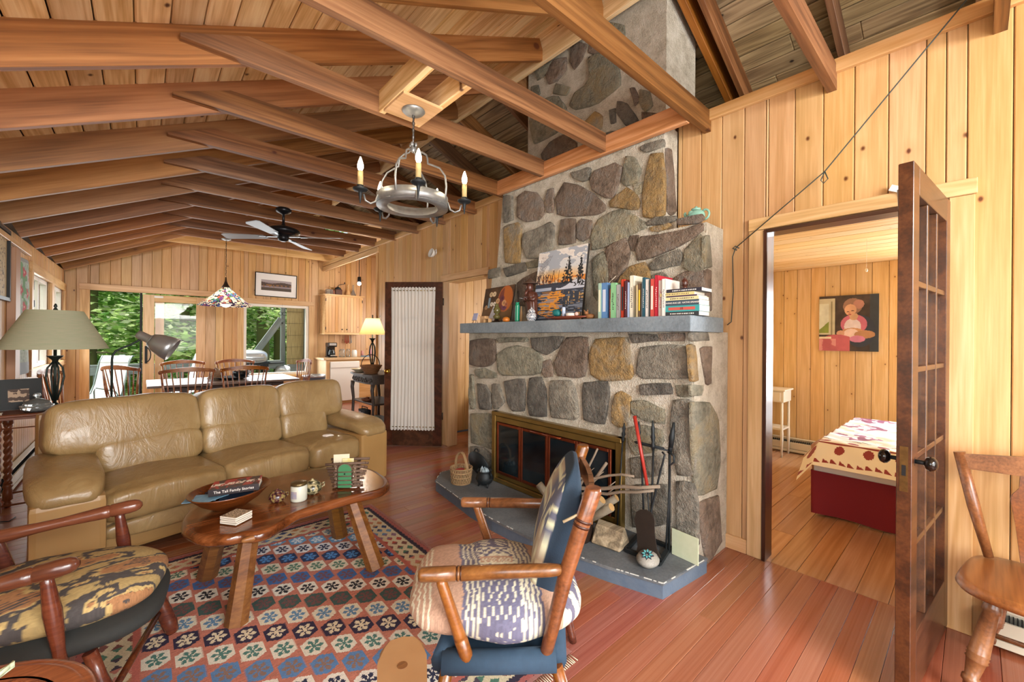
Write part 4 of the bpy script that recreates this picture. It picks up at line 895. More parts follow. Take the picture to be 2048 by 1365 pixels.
for a, b in zip(rings, rings[1:]):
    for i in range(n): f = bm.faces.new((a[i], a[(i+1) % n], b[(i+1) % n], b[i])); f.smooth = True
bm.faces.new(rings[0][::-1]); bm.faces.new(rings[-1])
me = bpy.data.meshes.new('slab_top'); bm.to_mesh(me); bm.free(); fin('slab_top', me, SLAB, ct_, True)
DKE = plain('dark_bark_hollow', '4a2a16', .5)
MB().sq((.405, 2.318, .405), (.10, .03, .028), .8, .8, 14, 8).done('edge_knot', plain('pale_knot_wood', '9a6a3c', .4, var='6a4020', vs=50), ct_, world=True)
for (tx, ty, bx, by) in ((.405, 2.40, .345, 2.345), (.30, 2.60, .285, 2.915), (.90, 2.68, 1.03, 2.92), (.965, 2.53, 1.045, 2.365)):
    lg_ = MB(); a, b = V((tx, ty, .38)), V((bx, by, .003)); m8 = []
    lg_.tube([a, a.lerp(b, .5), b], [.044, .048, .052], 7, smooth=False); lg_.done('leg', TLEG, ct_, world=True)
# bowl with paperback and leaflets
BOWLW = wood('dark_bowl_wood', '3e1e12', '6a3820', '84492a', rough=.25, sc=(3, 3, 3), rings=10, coat=.4)
bw = empty('wooden_bowl', (.375, 2.76, .431), 0, 'large oval dark wooden bowl on the coffee table holding a paperback', 'bowl')
MB().lathe([(0, 0), (.07, 0), (.09, .008), (.15, .045), (.20, .092), (.208, .10), (.20, .10), (.145, .054), (.08, .02), (0, .016)], seg=36, sx=1, sy=.86, m=Matrix.Rotation(.55, 4, 'Z')).done('bowl_body', BOWLW, bw)
PAPER = plain('book_page_paper', 'dbd5c6', .85); BCOV = paintmat('printed_cover', .4)
def cover_fn(bgc, fgc, s, w, h):
    def f(x, y):
        n = fbm((x+1)*40, (y+1)*22, s, 2); out = np.where((n > .52)[:, None], hexs(fgc)[0], hexs(bgc)[0]); 
        lt = (np.abs(y) < h*.12) & (vnoise((x+1)*160, (y+1)*60, s+5) > .45); return np.where(lt[:, None], hexs('e8ded0')[0], out)
    return f
def text(s, size, mat, parent, m, name='lettering', ext=.0004):
    cu = bpy.data.curves.new('t', 'FONT'); cu.body = s; cu.size = size; cu.extrude = ext; cu.align_x = 'CENTER'; cu.align_y = 'CENTER'; cu.resolution_u = 2
    ob = bpy.data.objects.new('t', cu); COL.objects.link(ob)
    me = bpy.data.meshes.new_from_object(ob.evaluated_get(bpy.context.evaluated_depsgraph_get())); bpy.data.objects.remove(ob); bpy.data.curves.remove(cu)
    me.name = name
    return fin(name, me, mat, parent, True, m=m)
INKW = plain('white_ink', 'ece8e0', .6); INKB = plain('black_ink', '1c1c20', .6); INKR = plain('red_ink', 'b02a28', .6)
pb = empty('paperback_book', (.385, 2.735, .53), 0, 'thick paperback with red and dark photo cover lying in the wooden bowl', 'book')
bm4 = Matrix.Translation((.40, 2.745, .545)) @ Matrix.Rotation(-.30, 4, 'Z') @ Matrix.Rotation(-.03, 4, 'Y')
def rbox(name, d, mat, parent, m, bev=.001, off=(0, 0, 0)):
    b = MB().box((0, 0, 0), d, bev=bev); bmesh.ops.transform(b.bm, matrix=m @ Matrix.Translation(off), verts=b.bm.verts[:]); return b.done(name, mat, parent, world=True)
rbox('pages', (.225, .145, .032), PAPER, pb, bm4)
BKDK = plain('dark_book_cover', '2a2326', .4)
rbox('cover', (.232, .150, .003), BKDK, pb, bm4, 0, (0, 0, -.0175)); rbox('spine', (.232, .003, .035), BKDK, pb, bm4, 0, (0, -.0755, 0))
pgrid('front_cover', .232, .150, 70, 46, cover_fn('3a2a2c', 'a8322e', 3, .232, .150), BCOV, pb, bm4 @ Matrix.Translation((0, 0, .0165)))
text('The Tall Family Stories', .020, INKW, pb, bm4 @ Matrix.Translation((0, -.0775, 0)) @ Matrix.Rotation(PI/2, 4, 'X'))
LB = plain('pale_blue_leaflet', '8fb4c8', .5, var='3f6e8c', vs=40); NB = plain('navy_booklet', '1d2c40', .4)
for i, (dx, dy, rz_, c_, lb) in enumerate(((-.10, -.03, .5, LB, 'pale blue leaflet sticking out under the paperback'), (-.13, .0, -.4, LB, 'blue and white folded leaflet at the left rim of the bowl'), (.02, -.06, -.30, NB, 'dark blue booklet under the paperback'), (-.03, .07, .1, NB, 'navy booklet lying deepest in the bowl'))):
    mm_ = Matrix.Translation((.375+dx, 2.76+dy, .512-.004*i)) @ Matrix.Rotation(rz_, 4, 'Z') @ Matrix.Rotation(.06, 4, 'X')
    b = MB().box((0, 0, 0), (.15, .09, .003)); bmesh.ops.transform(b.bm, matrix=mm_, verts=b.bm.verts[:]); tag(b.done('leaflet', c_), lb, 'leaflet')
# coasters
CORK = plain('dark_cork', '5a4632', .9); COAST = plain('white_stone_coaster_edge', 'dcd6c8', .5); 
def coastf(x, y):
    n = (hsh(np.floor(x/.0022), np.floor(y/.0022)) > .5) ^ (hsh(np.floor(x/.005), np.floor(y/.005), 2) > .6)
    return np.where(n[:, None], hexs('4a3424')[0], hexs('cdb99a')[0])
for k in range(4):
    mm_ = Matrix.Translation((.366, 2.515, .4335+.005+.0098*k)) @ Matrix.Rotation(.62+(.06 if k == 1 else .0)-.03*(k == 2), 4, 'Z')
    cst = empty('coaster', mm_.translation, 0, ['bottom coaster of the square stack on the coffee table', 'second coaster from the bottom of the stack, turned slightly', 'third coaster from the bottom of the stack', 'top coaster of the stack with brown speckled face'][k], 'coaster', 'stack of square coasters')
    rbox('tile', (.098, .098, .0075), COAST, cst, mm_, .001, (0, 0, .001)); rbox('cork_base', (.093, .093, .002), CORK, cst, mm_, 0, (0, 0, -.0038))
    if k == 3: pgrid('printed_face', .094, .094, 44, 44, coastf, PAINT_M, cst, mm_ @ Matrix.Translation((0, 0, .005)))
# jar candle and two lidded pots
JARW = plain('milky_candle_glass', 'cfd0c2', .2, var='bcbfb0'); JLID = plain('bronze_jar_lid', '6b5a3a', .35, .7)
jr = empty('candle_jar', (.685, 2.61, .431), 0, 'white glass candle jar with bronze lid on the coffee table', 'candle')
MB().lathe([(0, 0), (.040, 0), (.044, .006), (.044, .082), (.040, .09), (0, .09)], seg=28).done('jar', JARW, jr)
MB().lathe([(0, .09), (.043, .09), (.045, .094), (.043, .104), (.036, .108), (0, .109)], seg=28).done('lid', JLID, jr)
pl_ = MB(); pl_.lathe([(.0446, .02), (.0446, .062)], seg=48); lab_bm = pl_
for f in list(pl_.bm.faces):
    c = f.calc_center_median(); a = math.atan2(c.y, c.x)
    if abs(((a-(-2.55)+PI) % (2*PI))-PI) > .42: pl_.bm.faces.remove(f)
for v in list(pl_.bm.verts):
    if not v.link_faces: pl_.bm.verts.remove(v)
pl_.done('paper_label', plain('blue_paper_label', '6d7fa6', .7, var='b9a08a', vs=60), jr)
def potf(seed, c0, c1, c2):
    t = NT('glazed_pot_%d' % seed); o = t.obj(False); n = t.noise(o, 60, 3); return t.fin(t.ramp(n, [(.4, c0), (.5, c1), (.6, c2)]), .2)
for (loc, sc_, lab, mt_) in (((.585, 2.665, .431), .045, 'small dark red glazed lidded pot with flowers, left of the candle jar', potf(1, '2c1a1c', '54282c', '8a7a4a')), ((.775, 2.67, .431), .054, 'squat green and cream lidded pot right of the candle jar', potf(2, '2f3026', '6f6a4c', 'b7a982'))):
    g = empty('lidded_pot', loc, 0, lab, 'pot')
    MB().lathe([(0, 0), (sc_*.6, 0), (sc_*.95, sc_*.35), (sc_, sc_*.7), (sc_*.8, sc_*1.15), (sc_*.62, sc_*1.25)], seg=24).done('pot_body', mt_, g)
    MB().lathe([(sc_*.66, sc_*1.24), (sc_*.5, sc_*1.42), (sc_*.15, sc_*1.5), (sc_*.16, sc_*1.62), (0, sc_*1.7)], seg=20).done('lid', mt_, g)
    MB().tube([(sc_*.9*math.cos(2.5), sc_*.9*math.sin(2.5)+q*.0, sc_*(.4+.5*k/4)+0) for k, q in ((0, 0), (4, 0))], .004, 6).tube([(sc_*.95, 0, sc_*.9), (sc_*1.3, 0, sc_*1.0), (sc_*1.25, 0, sc_*.6), (sc_*.95, 0, sc_*.5)], .005, 6).done('handle', mt_, g)
# twig rack with a little arched green door, cards in it
tw = empty('twig_napkin_holder', (.985, 2.66, .431), 0, 'rustic twig napkin holder bound with raffia on the coffee table', 'napkin holder')
TWIG = plain('dark_twig_bark', '4f3b30', .8, var='7a6250', vs=70, bump=.3); RAFF = plain('raffia_cord', 'b9a886', .9)
ux = V((.80, -.60, 0)); uy = V((.60, .80, 0)); c0 = V((.985, 2.66, .431))
for side in (-1, 1):
    for k in range(7):
        z_ = .012+.024*k; hw = .085+.006*k; p = c0+uy*(side*(.028+.004*k))+V((0, 0, z_)); tl = rs.uniform(-.006, .006)
        MB().tube([p-ux*hw+V((0, 0, tl)), p+ux*hw-V((0, 0, tl))], .0085, 7).done('twig', TWIG, tw, world=True)
for sx_ in (-1, 1):
    for k in range(6):
        z_ = .022+.024*k; p = c0+ux*sx_*.055+V((0, 0, z_)); MB().tube([p-uy*.07, p+uy*.07], .0075, 7).done('twig', TWIG, tw, world=True)
    MB().tube([c0+ux*sx_*.055-uy*(.032+.004*k)+V((rs.uniform(-.006, .006), 0, .005+.024*k)) for k in range(7)], .004, 5).done('raffia_binding', RAFF, tw, world=True)
GDOOR = plain('leaf_green_paint', '3a7a50', .6)
mdr = Matrix((( ux.x, 0, -uy.x, 0), (ux.y, 0, -uy.y, 0), (0, 1, 0, 0), (0, 0, 0, 1))); mdr = Matrix.Translation(c0-uy*.062+V((0, 0, .012))+ux*.0) @ mdr
arc = [(-.04, 0), (.04, 0)]+[(.04*math.cos(PI*k/10), .105+.04*math.sin(PI*k/10)) for k in range(11)]
gd = MB().prism(arc, .006, mdr, bev=0).done('green_door', GDOOR, tw, world=True)
MB().tube([mdr @ V((.042*math.cos(PI*k/10), .105+.042*math.sin(PI*k/10), .003)) for k in range(11)], .004, 6).done('arched_twig', TWIG, tw, world=True)
MB().sq(mdr @ V((0, .085, .008)), (.01, .01, .01), 1, 1, 8, 6).done('keyhole', DARK, gd, world=True)
for k in range(4):
    MB().tube([mdr @ V((-.05, .02+.026*k, .011)), mdr @ V((.05, .021+.026*k, .011))], .0035, 5).done('twig', TWIG, tw, world=True)
CARD = plain('cream_card', 'd9cfb4', .8)
b = MB().box((0, 0, 0), (.095, .004, .14)); bmesh.ops.transform(b.bm, matrix=Matrix.Translation(c0+V((-.03, .03, .13))) @ Matrix.Rotation(-.5, 4, 'Z'), verts=b.bm.verts[:])
tag(b.done('greeting_card', CARD), 'cream greeting card standing in the twig napkin holder', 'card')
b = MB().box((0, 0, 0), (.07, .004, .11)); bmesh.ops.transform(b.bm, matrix=Matrix.Translation(c0+V((.0, .0, .12))) @ Matrix.Rotation(-.6, 4, 'Z'), verts=b.bm.verts[:])
tag(b.done('yellow_leaflet', plain('yellow_print', 'd8c23a', .7, var='dfe0d0', vs=50)), 'yellow printed leaflet behind the small green door', 'leaflet')
# ================================================================== ARMCHAIRS
def turned(mb, a, b, prof, seg=14):
    a, b = V(a), V(b); return mb.tube([a.lerp(b, t_) for t_, r in prof], [r for t_, r in prof], seg)
NAVY = plain('navy_seat_cloth', '1f3447', .85, var='2a4358', vs=30, bump=.2)
GROOVE = plain('burnt_groove', '3a1a0c', .4)
ac = empty('armchair', (1.06, 1.23, 0), 0, 'turned maple armchair with navy seat and ikat cushions, in front of the fireplace', 'armchair')
D = V((.445, .40, 0)); AR = [(0, .019), (.02, .023), (.25, .0235), (.252, .020), (.262, .020), (.264, .0235), (.275, .0235), (.277, .020), (.287, .020), (.29, .0235), (.9, .021), (1, .016)]
for sd_ in (0, 1):
    o3 = D*sd_; A0, A1 = V((.672, 1.195, .612))+o3, V((1.045, .900, .617))+o3*(.92)
    arm = turned(MB(), A0, A1, AR).done('armrest', CHAIRW, ac, world=True)
    for k in (.257, .282): g_ = A0.lerp(A1, k); turned(MB(), g_, g_+(A1-A0)*.009, [(0, .0228), (1, .0228)]).done('groove', GROOVE, arm, world=True)
    turned(MB(), V((.725, 1.150, .60))+o3, V((.800, 1.085, .31))+o3, [(0, .014), (.05, .018), (.6, .020), (.66, .021), (.67, .018), (.68, .022), (1, .022)]).done('arm_post', CHAIRW, ac, world=True)
    rp = [V((.985, .940, .30)), V((1.045, .895, .60)), V((1.125, .845, .885))]
    o4 = o3*.93
    MB().tube([p+o4 for p in (rp[0], rp[0].lerp(rp[1], .5), rp[1], rp[1].lerp(rp[2], .5), rp[2]-V((0, 0, .01)), rp[2])], [.020, .023, .025, .027, .028, .024], 16).done('back_post', CHAIRW, ac, world=True)
    q = rp[1].lerp(rp[2], .55)+o4; MB().tube([q, q+(rp[2]-rp[1])*.03], .0285, 16).tube([q+(rp[2]-rp[1])*.06, q+(rp[2]-rp[1])*.09], .0287, 16).done('groove', GROOVE, ac, world=True)
turned(MB(), (1.02, .91, .31), (1.075, .84, 0), [(0, .02), (.5, .024), (.9, .018), (1, .016)]).done('leg', CHAIRW, ac, world=True)
turned(MB(), V((1.02, .91, .31))+D*.93, (1.47, 1.21, 0), [(0, .02), (.5, .024), (.9, .018), (1, .016)]).done('leg', CHERRY, ac, world=True)
turned(MB(), (.74, 1.13, .31), (.70, 1.17, .009), [(0, .02), (.5, .024), (.9, .018), (1, .016)]).done('leg', CHAIRW, ac, world=True)
turned(MB(), V((.74, 1.13, .31))+D, V((.72, 1.17, .009))+D, [(0, .02), (.5, .024), (.9, .018), (1, .016)]).done('leg', CHAIRW, ac, world=True)
c = [V((.735, 1.15, .325)), V((1.02, .915, .325)), V((1.02, .915, .325))+D*.93, V((.735, 1.15, .325))+D]
fr = MB()
for i in range(4): fr.tube([c[i], c[i].lerp(c[(i+1) % 4], .5)-V((0, 0, .004)), c[(i+1) % 4]], [.038, .036, .038], 12)
v = [fr.bm.verts.new(p+V((0, 0, .0))) for p in c]; fr.bm.faces.new(v); fr.done('seat_sling', NAVY, ac, world=True, smooth=True)
cr_ = [V((1.115, .852, .80))+D*(.93*k/6)+V((.016, -.018, 0))*math.sin(PI*k/6) for k in range(7)]
b = MB()
for p, q in zip(cr_, cr_[1:]): b.bar(p, q+(q-p)*.05, .02, .075)
b.done('crest_rail', CHAIRW, ac, world=True)
def painted(mb, name, mat, parent, m, fn):
    """mb geometry is in local cushion space; fn(local xyz)->rgb; m places it in the world"""
    bmesh.ops.recalc_face_normals(mb.bm, faces=mb.bm.faces)
    me = bpy.data.meshes.new(name); mb.bm.to_mesh(me); mb.bm.free(); n = len(me.vertices)
    co = np.empty(n*3, dtype=np.float32); me.vertices.foreach_get('co', co); co = co.reshape(-1, 3).astype(float)
    set_cols(me, rgb_verts=fn(co[:, 0], co[:, 1], co[:, 2]))
    return fin(name, me, mat, parent, True, m=m)
PUR, BEI, CRM, BLU = hexs('605d70', 'ad8b74', 'c9c4ab', '3f4a78')
def pick(out, mask, c): return np.where(mask[:, None], c, out)
def seatf(x, y, z):
    # x : back(+) .. front(-), y : near(-) .. far(+)
    w = x+.012*(vnoise(y*60, x*10)-.5)+.02*np.sin(y*5)
    out = np.tile(PUR, (len(x), 1)); st = np.modf(np.abs(w)*55)[0]
    out = pick(out, (w < -.14), BEI); out = pick(out, (w < -.24) & (st > .62), CRM)
    out = pick(out, (w > -.13) & (w < -.07) & (st > .55), CRM)
    out = pick(out, (w > .06) & (w < .125) & (st > .45), CRM)
    out = pick(out, (w > .135) & (w < .2), BEI); out = pick(out, (w > .2) & (fbm(x*30, y*30, 4) > .55), CRM)
    ce = (w > -.07) & (w < .06)
    a = ce & (y < -.04); ch = (np.abs(np.modf(np.abs(w+.2)*36+.22*np.sign(np.modf(np.abs(y)*22)[0]-.5))[0]-.5) < .09); out = pick(out, a, PUR*.9+BLU*.1); out = pick(out, a & ch, CRM)
    b_ = ce & (y > -.04) & (y < .015); out = pick(out, b_, BEI); out = pick(out, b_ & (np.modf(np.abs(w)*80)[0] > .5) & (np.abs(y+.012) < .015), CRM); out = pick(out, b_ & (np.abs(y+.035) < .008), CRM)
    c_ = ce & (y > .015) & (y < .09); out = pick(out, c_, CRM); out = pick(out, c_ & ((np.floor(w*60)+np.floor(y*60)) % 2 == 0) & (hsh(np.floor(w*60), np.floor(y*60)) > .3), PUR)
    d_ = ce & (y > .10) & (y < .19) & (np.abs(np.abs(w+.003)-.035) < .022) & (np.modf(np.abs(w*.8+y)*36)[0] > .5); out = pick(out, d_, CRM)
    return np.clip(out*(.92+.16*hsh(np.floor(x*300), np.floor(y*300)))[:, None], 0, 1)
def backf(x, y, z):
    out = np.tile(hexs('5d6070')[0], (len(x), 1)); n = fbm(x*14+3, z*10, 8)
    out = pick(out, n > .53, hexs('a89880')[0]); out = pick(out, (n > .49) & (n < .53), hexs('c4c3a2')[0])
    r2 = np.hypot(np.modf(np.abs(x+1)*7)[0]-.5, np.modf(np.abs(z+1)*6)[0]-.5); out = pick(out, (np.abs(r2-.3) < .06) | (r2 < .1), hexs('cfd0ad')[0])
    return pick(out, y < .03, hexs('1e3142')[0])
def padgrid(w, d, h, nx, ny, sh=3.0, warp=None, flat=.42):
    b = MB(); G = []
    for sgn in (1, -1):
        rows = []
        for j in range(ny+1):
            row = []
            for i in range(nx+1):
                u, v = math.sin((2*i/nx-1)*PI/2*.98)/math.sin(PI/2*.98), math.sin((2*j/ny-1)*PI/2*.98)/math.sin(PI/2*.98)
                r = max(abs(u), abs(v)); k = r/((abs(u)**sh+abs(v)**sh)**(1/sh)) if r > 1e-6 else 1
                e = max(0, 1-max(abs(u), abs(v))**2.6)**flat; p = V((u*k*w/2, v*k*d/2, sgn*h/2*e))
                row.append(b.bm.verts.new(warp(p) if warp else p))
            rows.append(row)
        for j in range(ny):
            for i in range(nx):
                f = b.bm.faces.new((rows[j][i], rows[j][i+1], rows[j+1][i+1], rows[j+1][i])); f.smooth = True
    bmesh.ops.remove_doubles(b.bm, verts=b.bm.verts[:], dist=.0008)
    return b
def seatwarp(p):
    q = p.copy(); r_ = math.hypot(p.x/.27, p.y/.28)
    q.z *= 1.0-.25*max(0, r_-.5)
    q.y *= 1+.15*(math.exp(-((p.x+.27)/.08)**2)+math.exp(-((p.x-.02)/.09)**2)); q.z *= 1-.12*math.exp(-((p.x+.12)/.04)**2)
    return wr(.03, 7, 2)(q)
ang = math.atan2(-.605, .796)
cm = Matrix.Translation((1.03, 1.235, .425)) @ Matrix.Rotation(ang, 4, 'Z') @ Matrix.Rotation(.05, 4, 'Y')
tag(painted(padgrid(.64, .485, .20, 140, 130, 3.0, seatwarp), 'seat_cushion', IKAT, None, cm, seatf), 'plump purple, beige and cream ikat seat cushion on the maple armchair', 'cushion')
f3 = V((-.796, .605, 0)); bcx = V((1.275, 1.108, .635))+f3*.03
s3 = V((.744, .668, 0)); n3 = V((s3.y, -s3.x, 0))*-1
lean = Matrix((( s3.x, -n3.x, 0, 0), (s3.y, -n3.y, 0, 0), (0, 0, 1, 0), (0, 0, 0, 1)))
bmx_ = Matrix.Translation(bcx) @ Matrix.Rotation(0, 4, 'Z') @ lean @ Matrix.Rotation(-.28, 4, 'X')
def backwarp(p):
    q = p.copy(); q.y *= 1-.55*(abs(p.z)/.25)**2.2; return q
tag(painted(MB().sq((0, 0, 0), (.43, .14, .56), .55, .35, 110, 60, warp=backwarp), 'back_cushion', IKAT, None, bmx_ @ Matrix.Rotation(PI, 4, 'Z'), backf), 'navy-backed ikat cushion tied against the back posts of the maple armchair', 'cushion')
for q in (0, 1):
    p = V((1.118, .85, .80))+D*(.93*q); MB_ = MB().tube([p+V((-.07, .06, -.03)), p+V((-.03, .02, .0)), p+V((-.025, .0, .01))], .005, 6); MB_.done('cushion_tie', RAFF, ac, world=True)
# ---- left armchair
al = empty('cherry_armchair', (-.2, 2.2, 0), 0, 'dark cherry armchair with brown ikat cushions at the left edge of the rug', 'armchair')
D2 = V((.155, .51, 0)); ARC = [(0, .008), (.02, .020), (.05, .026), (.1, .0285), (.22, .0275), (.225, .025), (.235, .025), (.24, .0275), (.28, .027), (.55, .020), (.7, .021), (.9, .027), (1, .02)]
for sd_ in (0, 1):
    o3 = D2*sd_; A0, A1 = V((-.148, 1.975, .625))+o3, V((-.60, 2.03, .585))+o3
    arm = turned(MB(), A0, A1, ARC, 18).done('armrest', CHERRY, al, world=True)
    turned(MB(), A0+(A1-A0)*.17-V((0, 0, .01)), V((-.19, 1.985, .30))+o3, [(0, .016), (.1, .017), (.4, .024), (.55, .022), (.85, .016), (1, .018)]).done('arm_post', CHERRY, al, world=True)
    turned(MB(), V((-.50, 2.03, .30))+o3, V((-.68, 2.05, .92))+o3, [(0, .018), (.4, .022), (.8, .02), (1, .014)]).done('back_post', CHERRY, al, world=True)
    turned(MB(), V((-.125, 1.985, .31))+o3, V((-.04, 1.955, .009))+o3, [(0, .02), (.3, .019), (.5, .023), (.75, .031), (.8, .029), (.82, .031), (.97, .025), (1, .022)]).done('leg', CHERRY, al, world=True)
    turned(MB(), V((-.47, 2.03, .31))+o3, V((-.54, 2.04, .0))+o3, [(0, .018), (.5, .022), (1, .018)]).done('leg', CHERRY, al, world=True)
turned(MB(), (-.085, 1.97, .12), V((-.085, 1.97, .12))+D2, [(0, .011), (.5, .013), (1, .011)]).done('stretcher', CHERRY, al, world=True)
BLKC = plain('black_seat_cloth', '222423', .85, var='2c2e2c', vs=50)
a2 = math.atan2(-.06, .45)
m2 = Matrix.Translation((-.215, 2.245, .335)) @ Matrix.Rotation(a2, 4, 'Z')
b = MB(); b.sq((0, .02, 0), (.61, .55, .12), .8, .6, 40, 16); bmesh.ops.transform(b.bm, matrix=m2, verts=b.bm.verts[:]); b.done('seat', BLKC, al, world=True)
BR, BK2, CR2 = hexs('9a6e48', '45403e', 'b59c66')
def ik2(x, y, z):
    xx = x*.9+y*.5; yy = y*.9-x*.5; n = fbm(xx*8+2, yy*17+z*4, 11, 3)+.05*vnoise(xx*150, yy*10, 3)+.02*vnoise(x*200, y*200)
    out = np.tile(BR, (len(x), 1)); out = pick(out, n > .5, BK2); out = pick(out, (np.abs(n-.53) < .026), CR2); out = pick(out, (n > .68), CR2*.9)
    st = (n < .36) & (np.modf(np.abs(yy+.05*xx)*70)[0] > .5); out = pick(out, st, BK2)
    return out*(.92+.16*hsh(np.floor(x*300), np.floor(y*300)))[:, None]
m2c = Matrix.Translation((-.225, 2.275, .425)) @ Matrix.Rotation(a2, 4, 'Z') @ Matrix.Rotation(.05, 4, 'Y')
tag(painted(padgrid(.62, .52, .15, 120, 120, 2.6, wr(.03, 6, 9)), 'seat_cushion', IKAT, None, m2c, ik2), 'brown, black and gold ikat seat cushion on the dark cherry armchair', 'cushion')
m2b = Matrix.Translation((-.545, 2.285, .66)) @ Matrix.Rotation(a2, 4, 'Z') @ Matrix.Rotation(-.25, 4, 'Y')
tag(painted(MB().sq((0, 0, 0), (.13, .50, .46), .7, .4, 90, 50), 'back_cushion', IKAT, None, m2b, lambda x, y, z: ik2(z, y, x)), 'brown ikat back cushion at the left edge of the photo', 'cushion')
# ---- nearest chair, only its paddle arm shows
pc = empty('paddle_arm_chair', (.2, .7, 0), 0, 'worn maple chair nearest the camera, only its broad paddle armrest showing', 'armchair')
az = math.radians(27); fx = V((math.sin(az), math.cos(az), 0)); sx3 = V((-math.cos(az), math.sin(az), 0)); PADW = plain('worn_maple_paddle', '8a6440', .3, var='a07a52', vs=14)
for q in (0, 1):
    p0 = V((.496, .962, .60))+sx3*(.585*q)
    m_ = Matrix.Translation(p0-fx*.22) @ Matrix((( -sx3.x, fx.x, 0, 0), (-sx3.y, fx.y, 0, 0), (0, 0, 1, 0), (0, 0, 0, 1)))
    pd = [(-.035, -.24), (.035, -.24), (.045, -.1), (.052, .05), (.056, .14), (.050, .19), (.034, .216), (0, .224), (-.034, .216), (-.050, .19), (-.056, .14), (-.052, .05), (-.045, -.1)]
    pb_ = MB().prism(pd, .026, m_, bev=.009).done('armrest', PADW, pc, world=True, smooth=False)
    if q == 0: MB().tube([p0-fx*.10+V((0, 0, .0255)), p0-fx*.10+V((0, 0, .0268))], .012, 14).done('wood_plug', TLEG, pb_, world=True)
    turned(MB(), p0-fx*.10, p0-fx*.13+sx3*(.03*(1-2*q))-V((0, 0, .16)), [(0, .015), (.5, .02), (1, .015)]).done('arm_post', CHAIRW, pc, world=True)
    for d_ in (0, .36): turned(MB(), p0-fx*(.08+d_)+sx3*(.05*(1-2*q))-V((0, 0, .2)), p0-fx*(.06+d_*1.1)+sx3*(.01*(1-2*q))-V((0, 0, .599 if d_ else .59)), [(0, .018), (.5, .022), (1, .016)]).done('leg', CHAIRW, pc, world=True)
    turned(MB(), p0-fx*.44+sx3*(.06*(1-2*q))-V((0, 0, .16)), p0-fx*.56+sx3*(.05*(1-2*q))+V((0, 0, .25)), [(0, .018), (1, .014)]).done('back_post', CHAIRW, pc, world=True)
sc3 = V((.508, .965, .41))+sx3*.28-fx*.26; b = MB(); b.sq((0, 0, 0), (.50, .48, .045), .5, .4, 30, 8); bmesh.ops.transform(b.bm, matrix=Matrix.Translation(sc3) @ Matrix.Rotation(-az, 4, 'Z'), verts=b.bm.verts[:]); b.done('seat', CHAIRW, pc, world=True)
# ---- carved round table with leaf dish
CARV = NT('carved_walnut'); t = CARV; o_ = t.obj(False); sp = t.n('SeparateXYZ', i0=o_)
rad = t.math('SQRT', t.math('ADD', t.math('POWER', sp.outputs[0], 2), t.math('POWER', sp.outputs[1], 2)))
vo = t.n('TexVoronoi'); t.set(vo.inputs['Vector'], o_); vo.inputs['Scale'].default_value = 70
t.bump(t.math('ADD', vo.outputs[0], t.math('MULTIPLY', t.noise(o_, 60, 3), .6)), .55, .008)
CARVED = t.fin(t.ramp(t.noise(o_, 7, 4), [(.3, '6e3a22'), (.5, '8e5030'), (.7, 'a8683e')]), .38, Coat_Weight=.2)
WALN = wood('smooth_walnut_rim', '6e3a20', '92532e', 'a9683c', rough=.3, sc=(3, 3, 3), rings=10, coat=.3)
rt_ = empty('carved_side_table', (-.355, 1.435, 0), 0, 'round carved walnut side table in the bottom left corner', 'side table')
MB().lathe([(0, .513), (.195, .513), (.20, .515), (.212, .512), (.218, .512)], seg=56).done('carved_top', CARVED, rt_)
MB().lathe([(0, .49), (.24, .49), (.272, .497), (.28, .506), (.274, .513), (.262, .5145), (.258, .5135), (.254, .516), (.246, .5165), (.24, .5145), (.222, .5145), (.218, .512), (0, .512)], seg=64).done('rim', WALN, rt_)
MB().lathe([(.10, .5131), (.103, .5165), (.109, .5165), (.112, .5131)], seg=48).done('inner_ring', WALN, rt_)
for k in range(3):
    a = k*2.094+.9; turned(MB(), (.12*math.cos(a), .12*math.sin(a), .49), (.2*math.cos(a), .2*math.sin(a), 0), [(0, .018), (.5, .024), (1, .014)]).done('leg', WALN, rt_)
MB().lathe([(.0, .28), (.1, .28), (.1, .295), (0, .295)], seg=20).done('lower_shelf', WALN, rt_)
LEAFD = plain('pale_green_ceramic_glaze', 'b9c4a4', .25)
ld = MB(); nl = 14
for k in range(nl):
    t0, t1 = k/nl, (k+1)/nl
    def lp(t_, s_): w = .06*math.sin(PI*min(1, t_*1.02))**.8; return V((-.56+.335*t_, 1.36+.19*t_+s_*w*.9, .522+.004+.016*(abs(s_)**2)+.045*t_**3))
    for s0, s1 in ((-1, -.5), (-.5, 0), (0, .5), (.5, 1)): ld.quad(lp(t0, s0), lp(t1, s0), lp(t1, s1), lp(t0, s1))
o = ld.done('leaf_dish', LEAFD, smooth=True); md = o.modifiers.new('thick', 'SOLIDIFY'); md.thickness = .005
tag(o, 'long pale green leaf-shaped dish on the carved round table', 'dish')
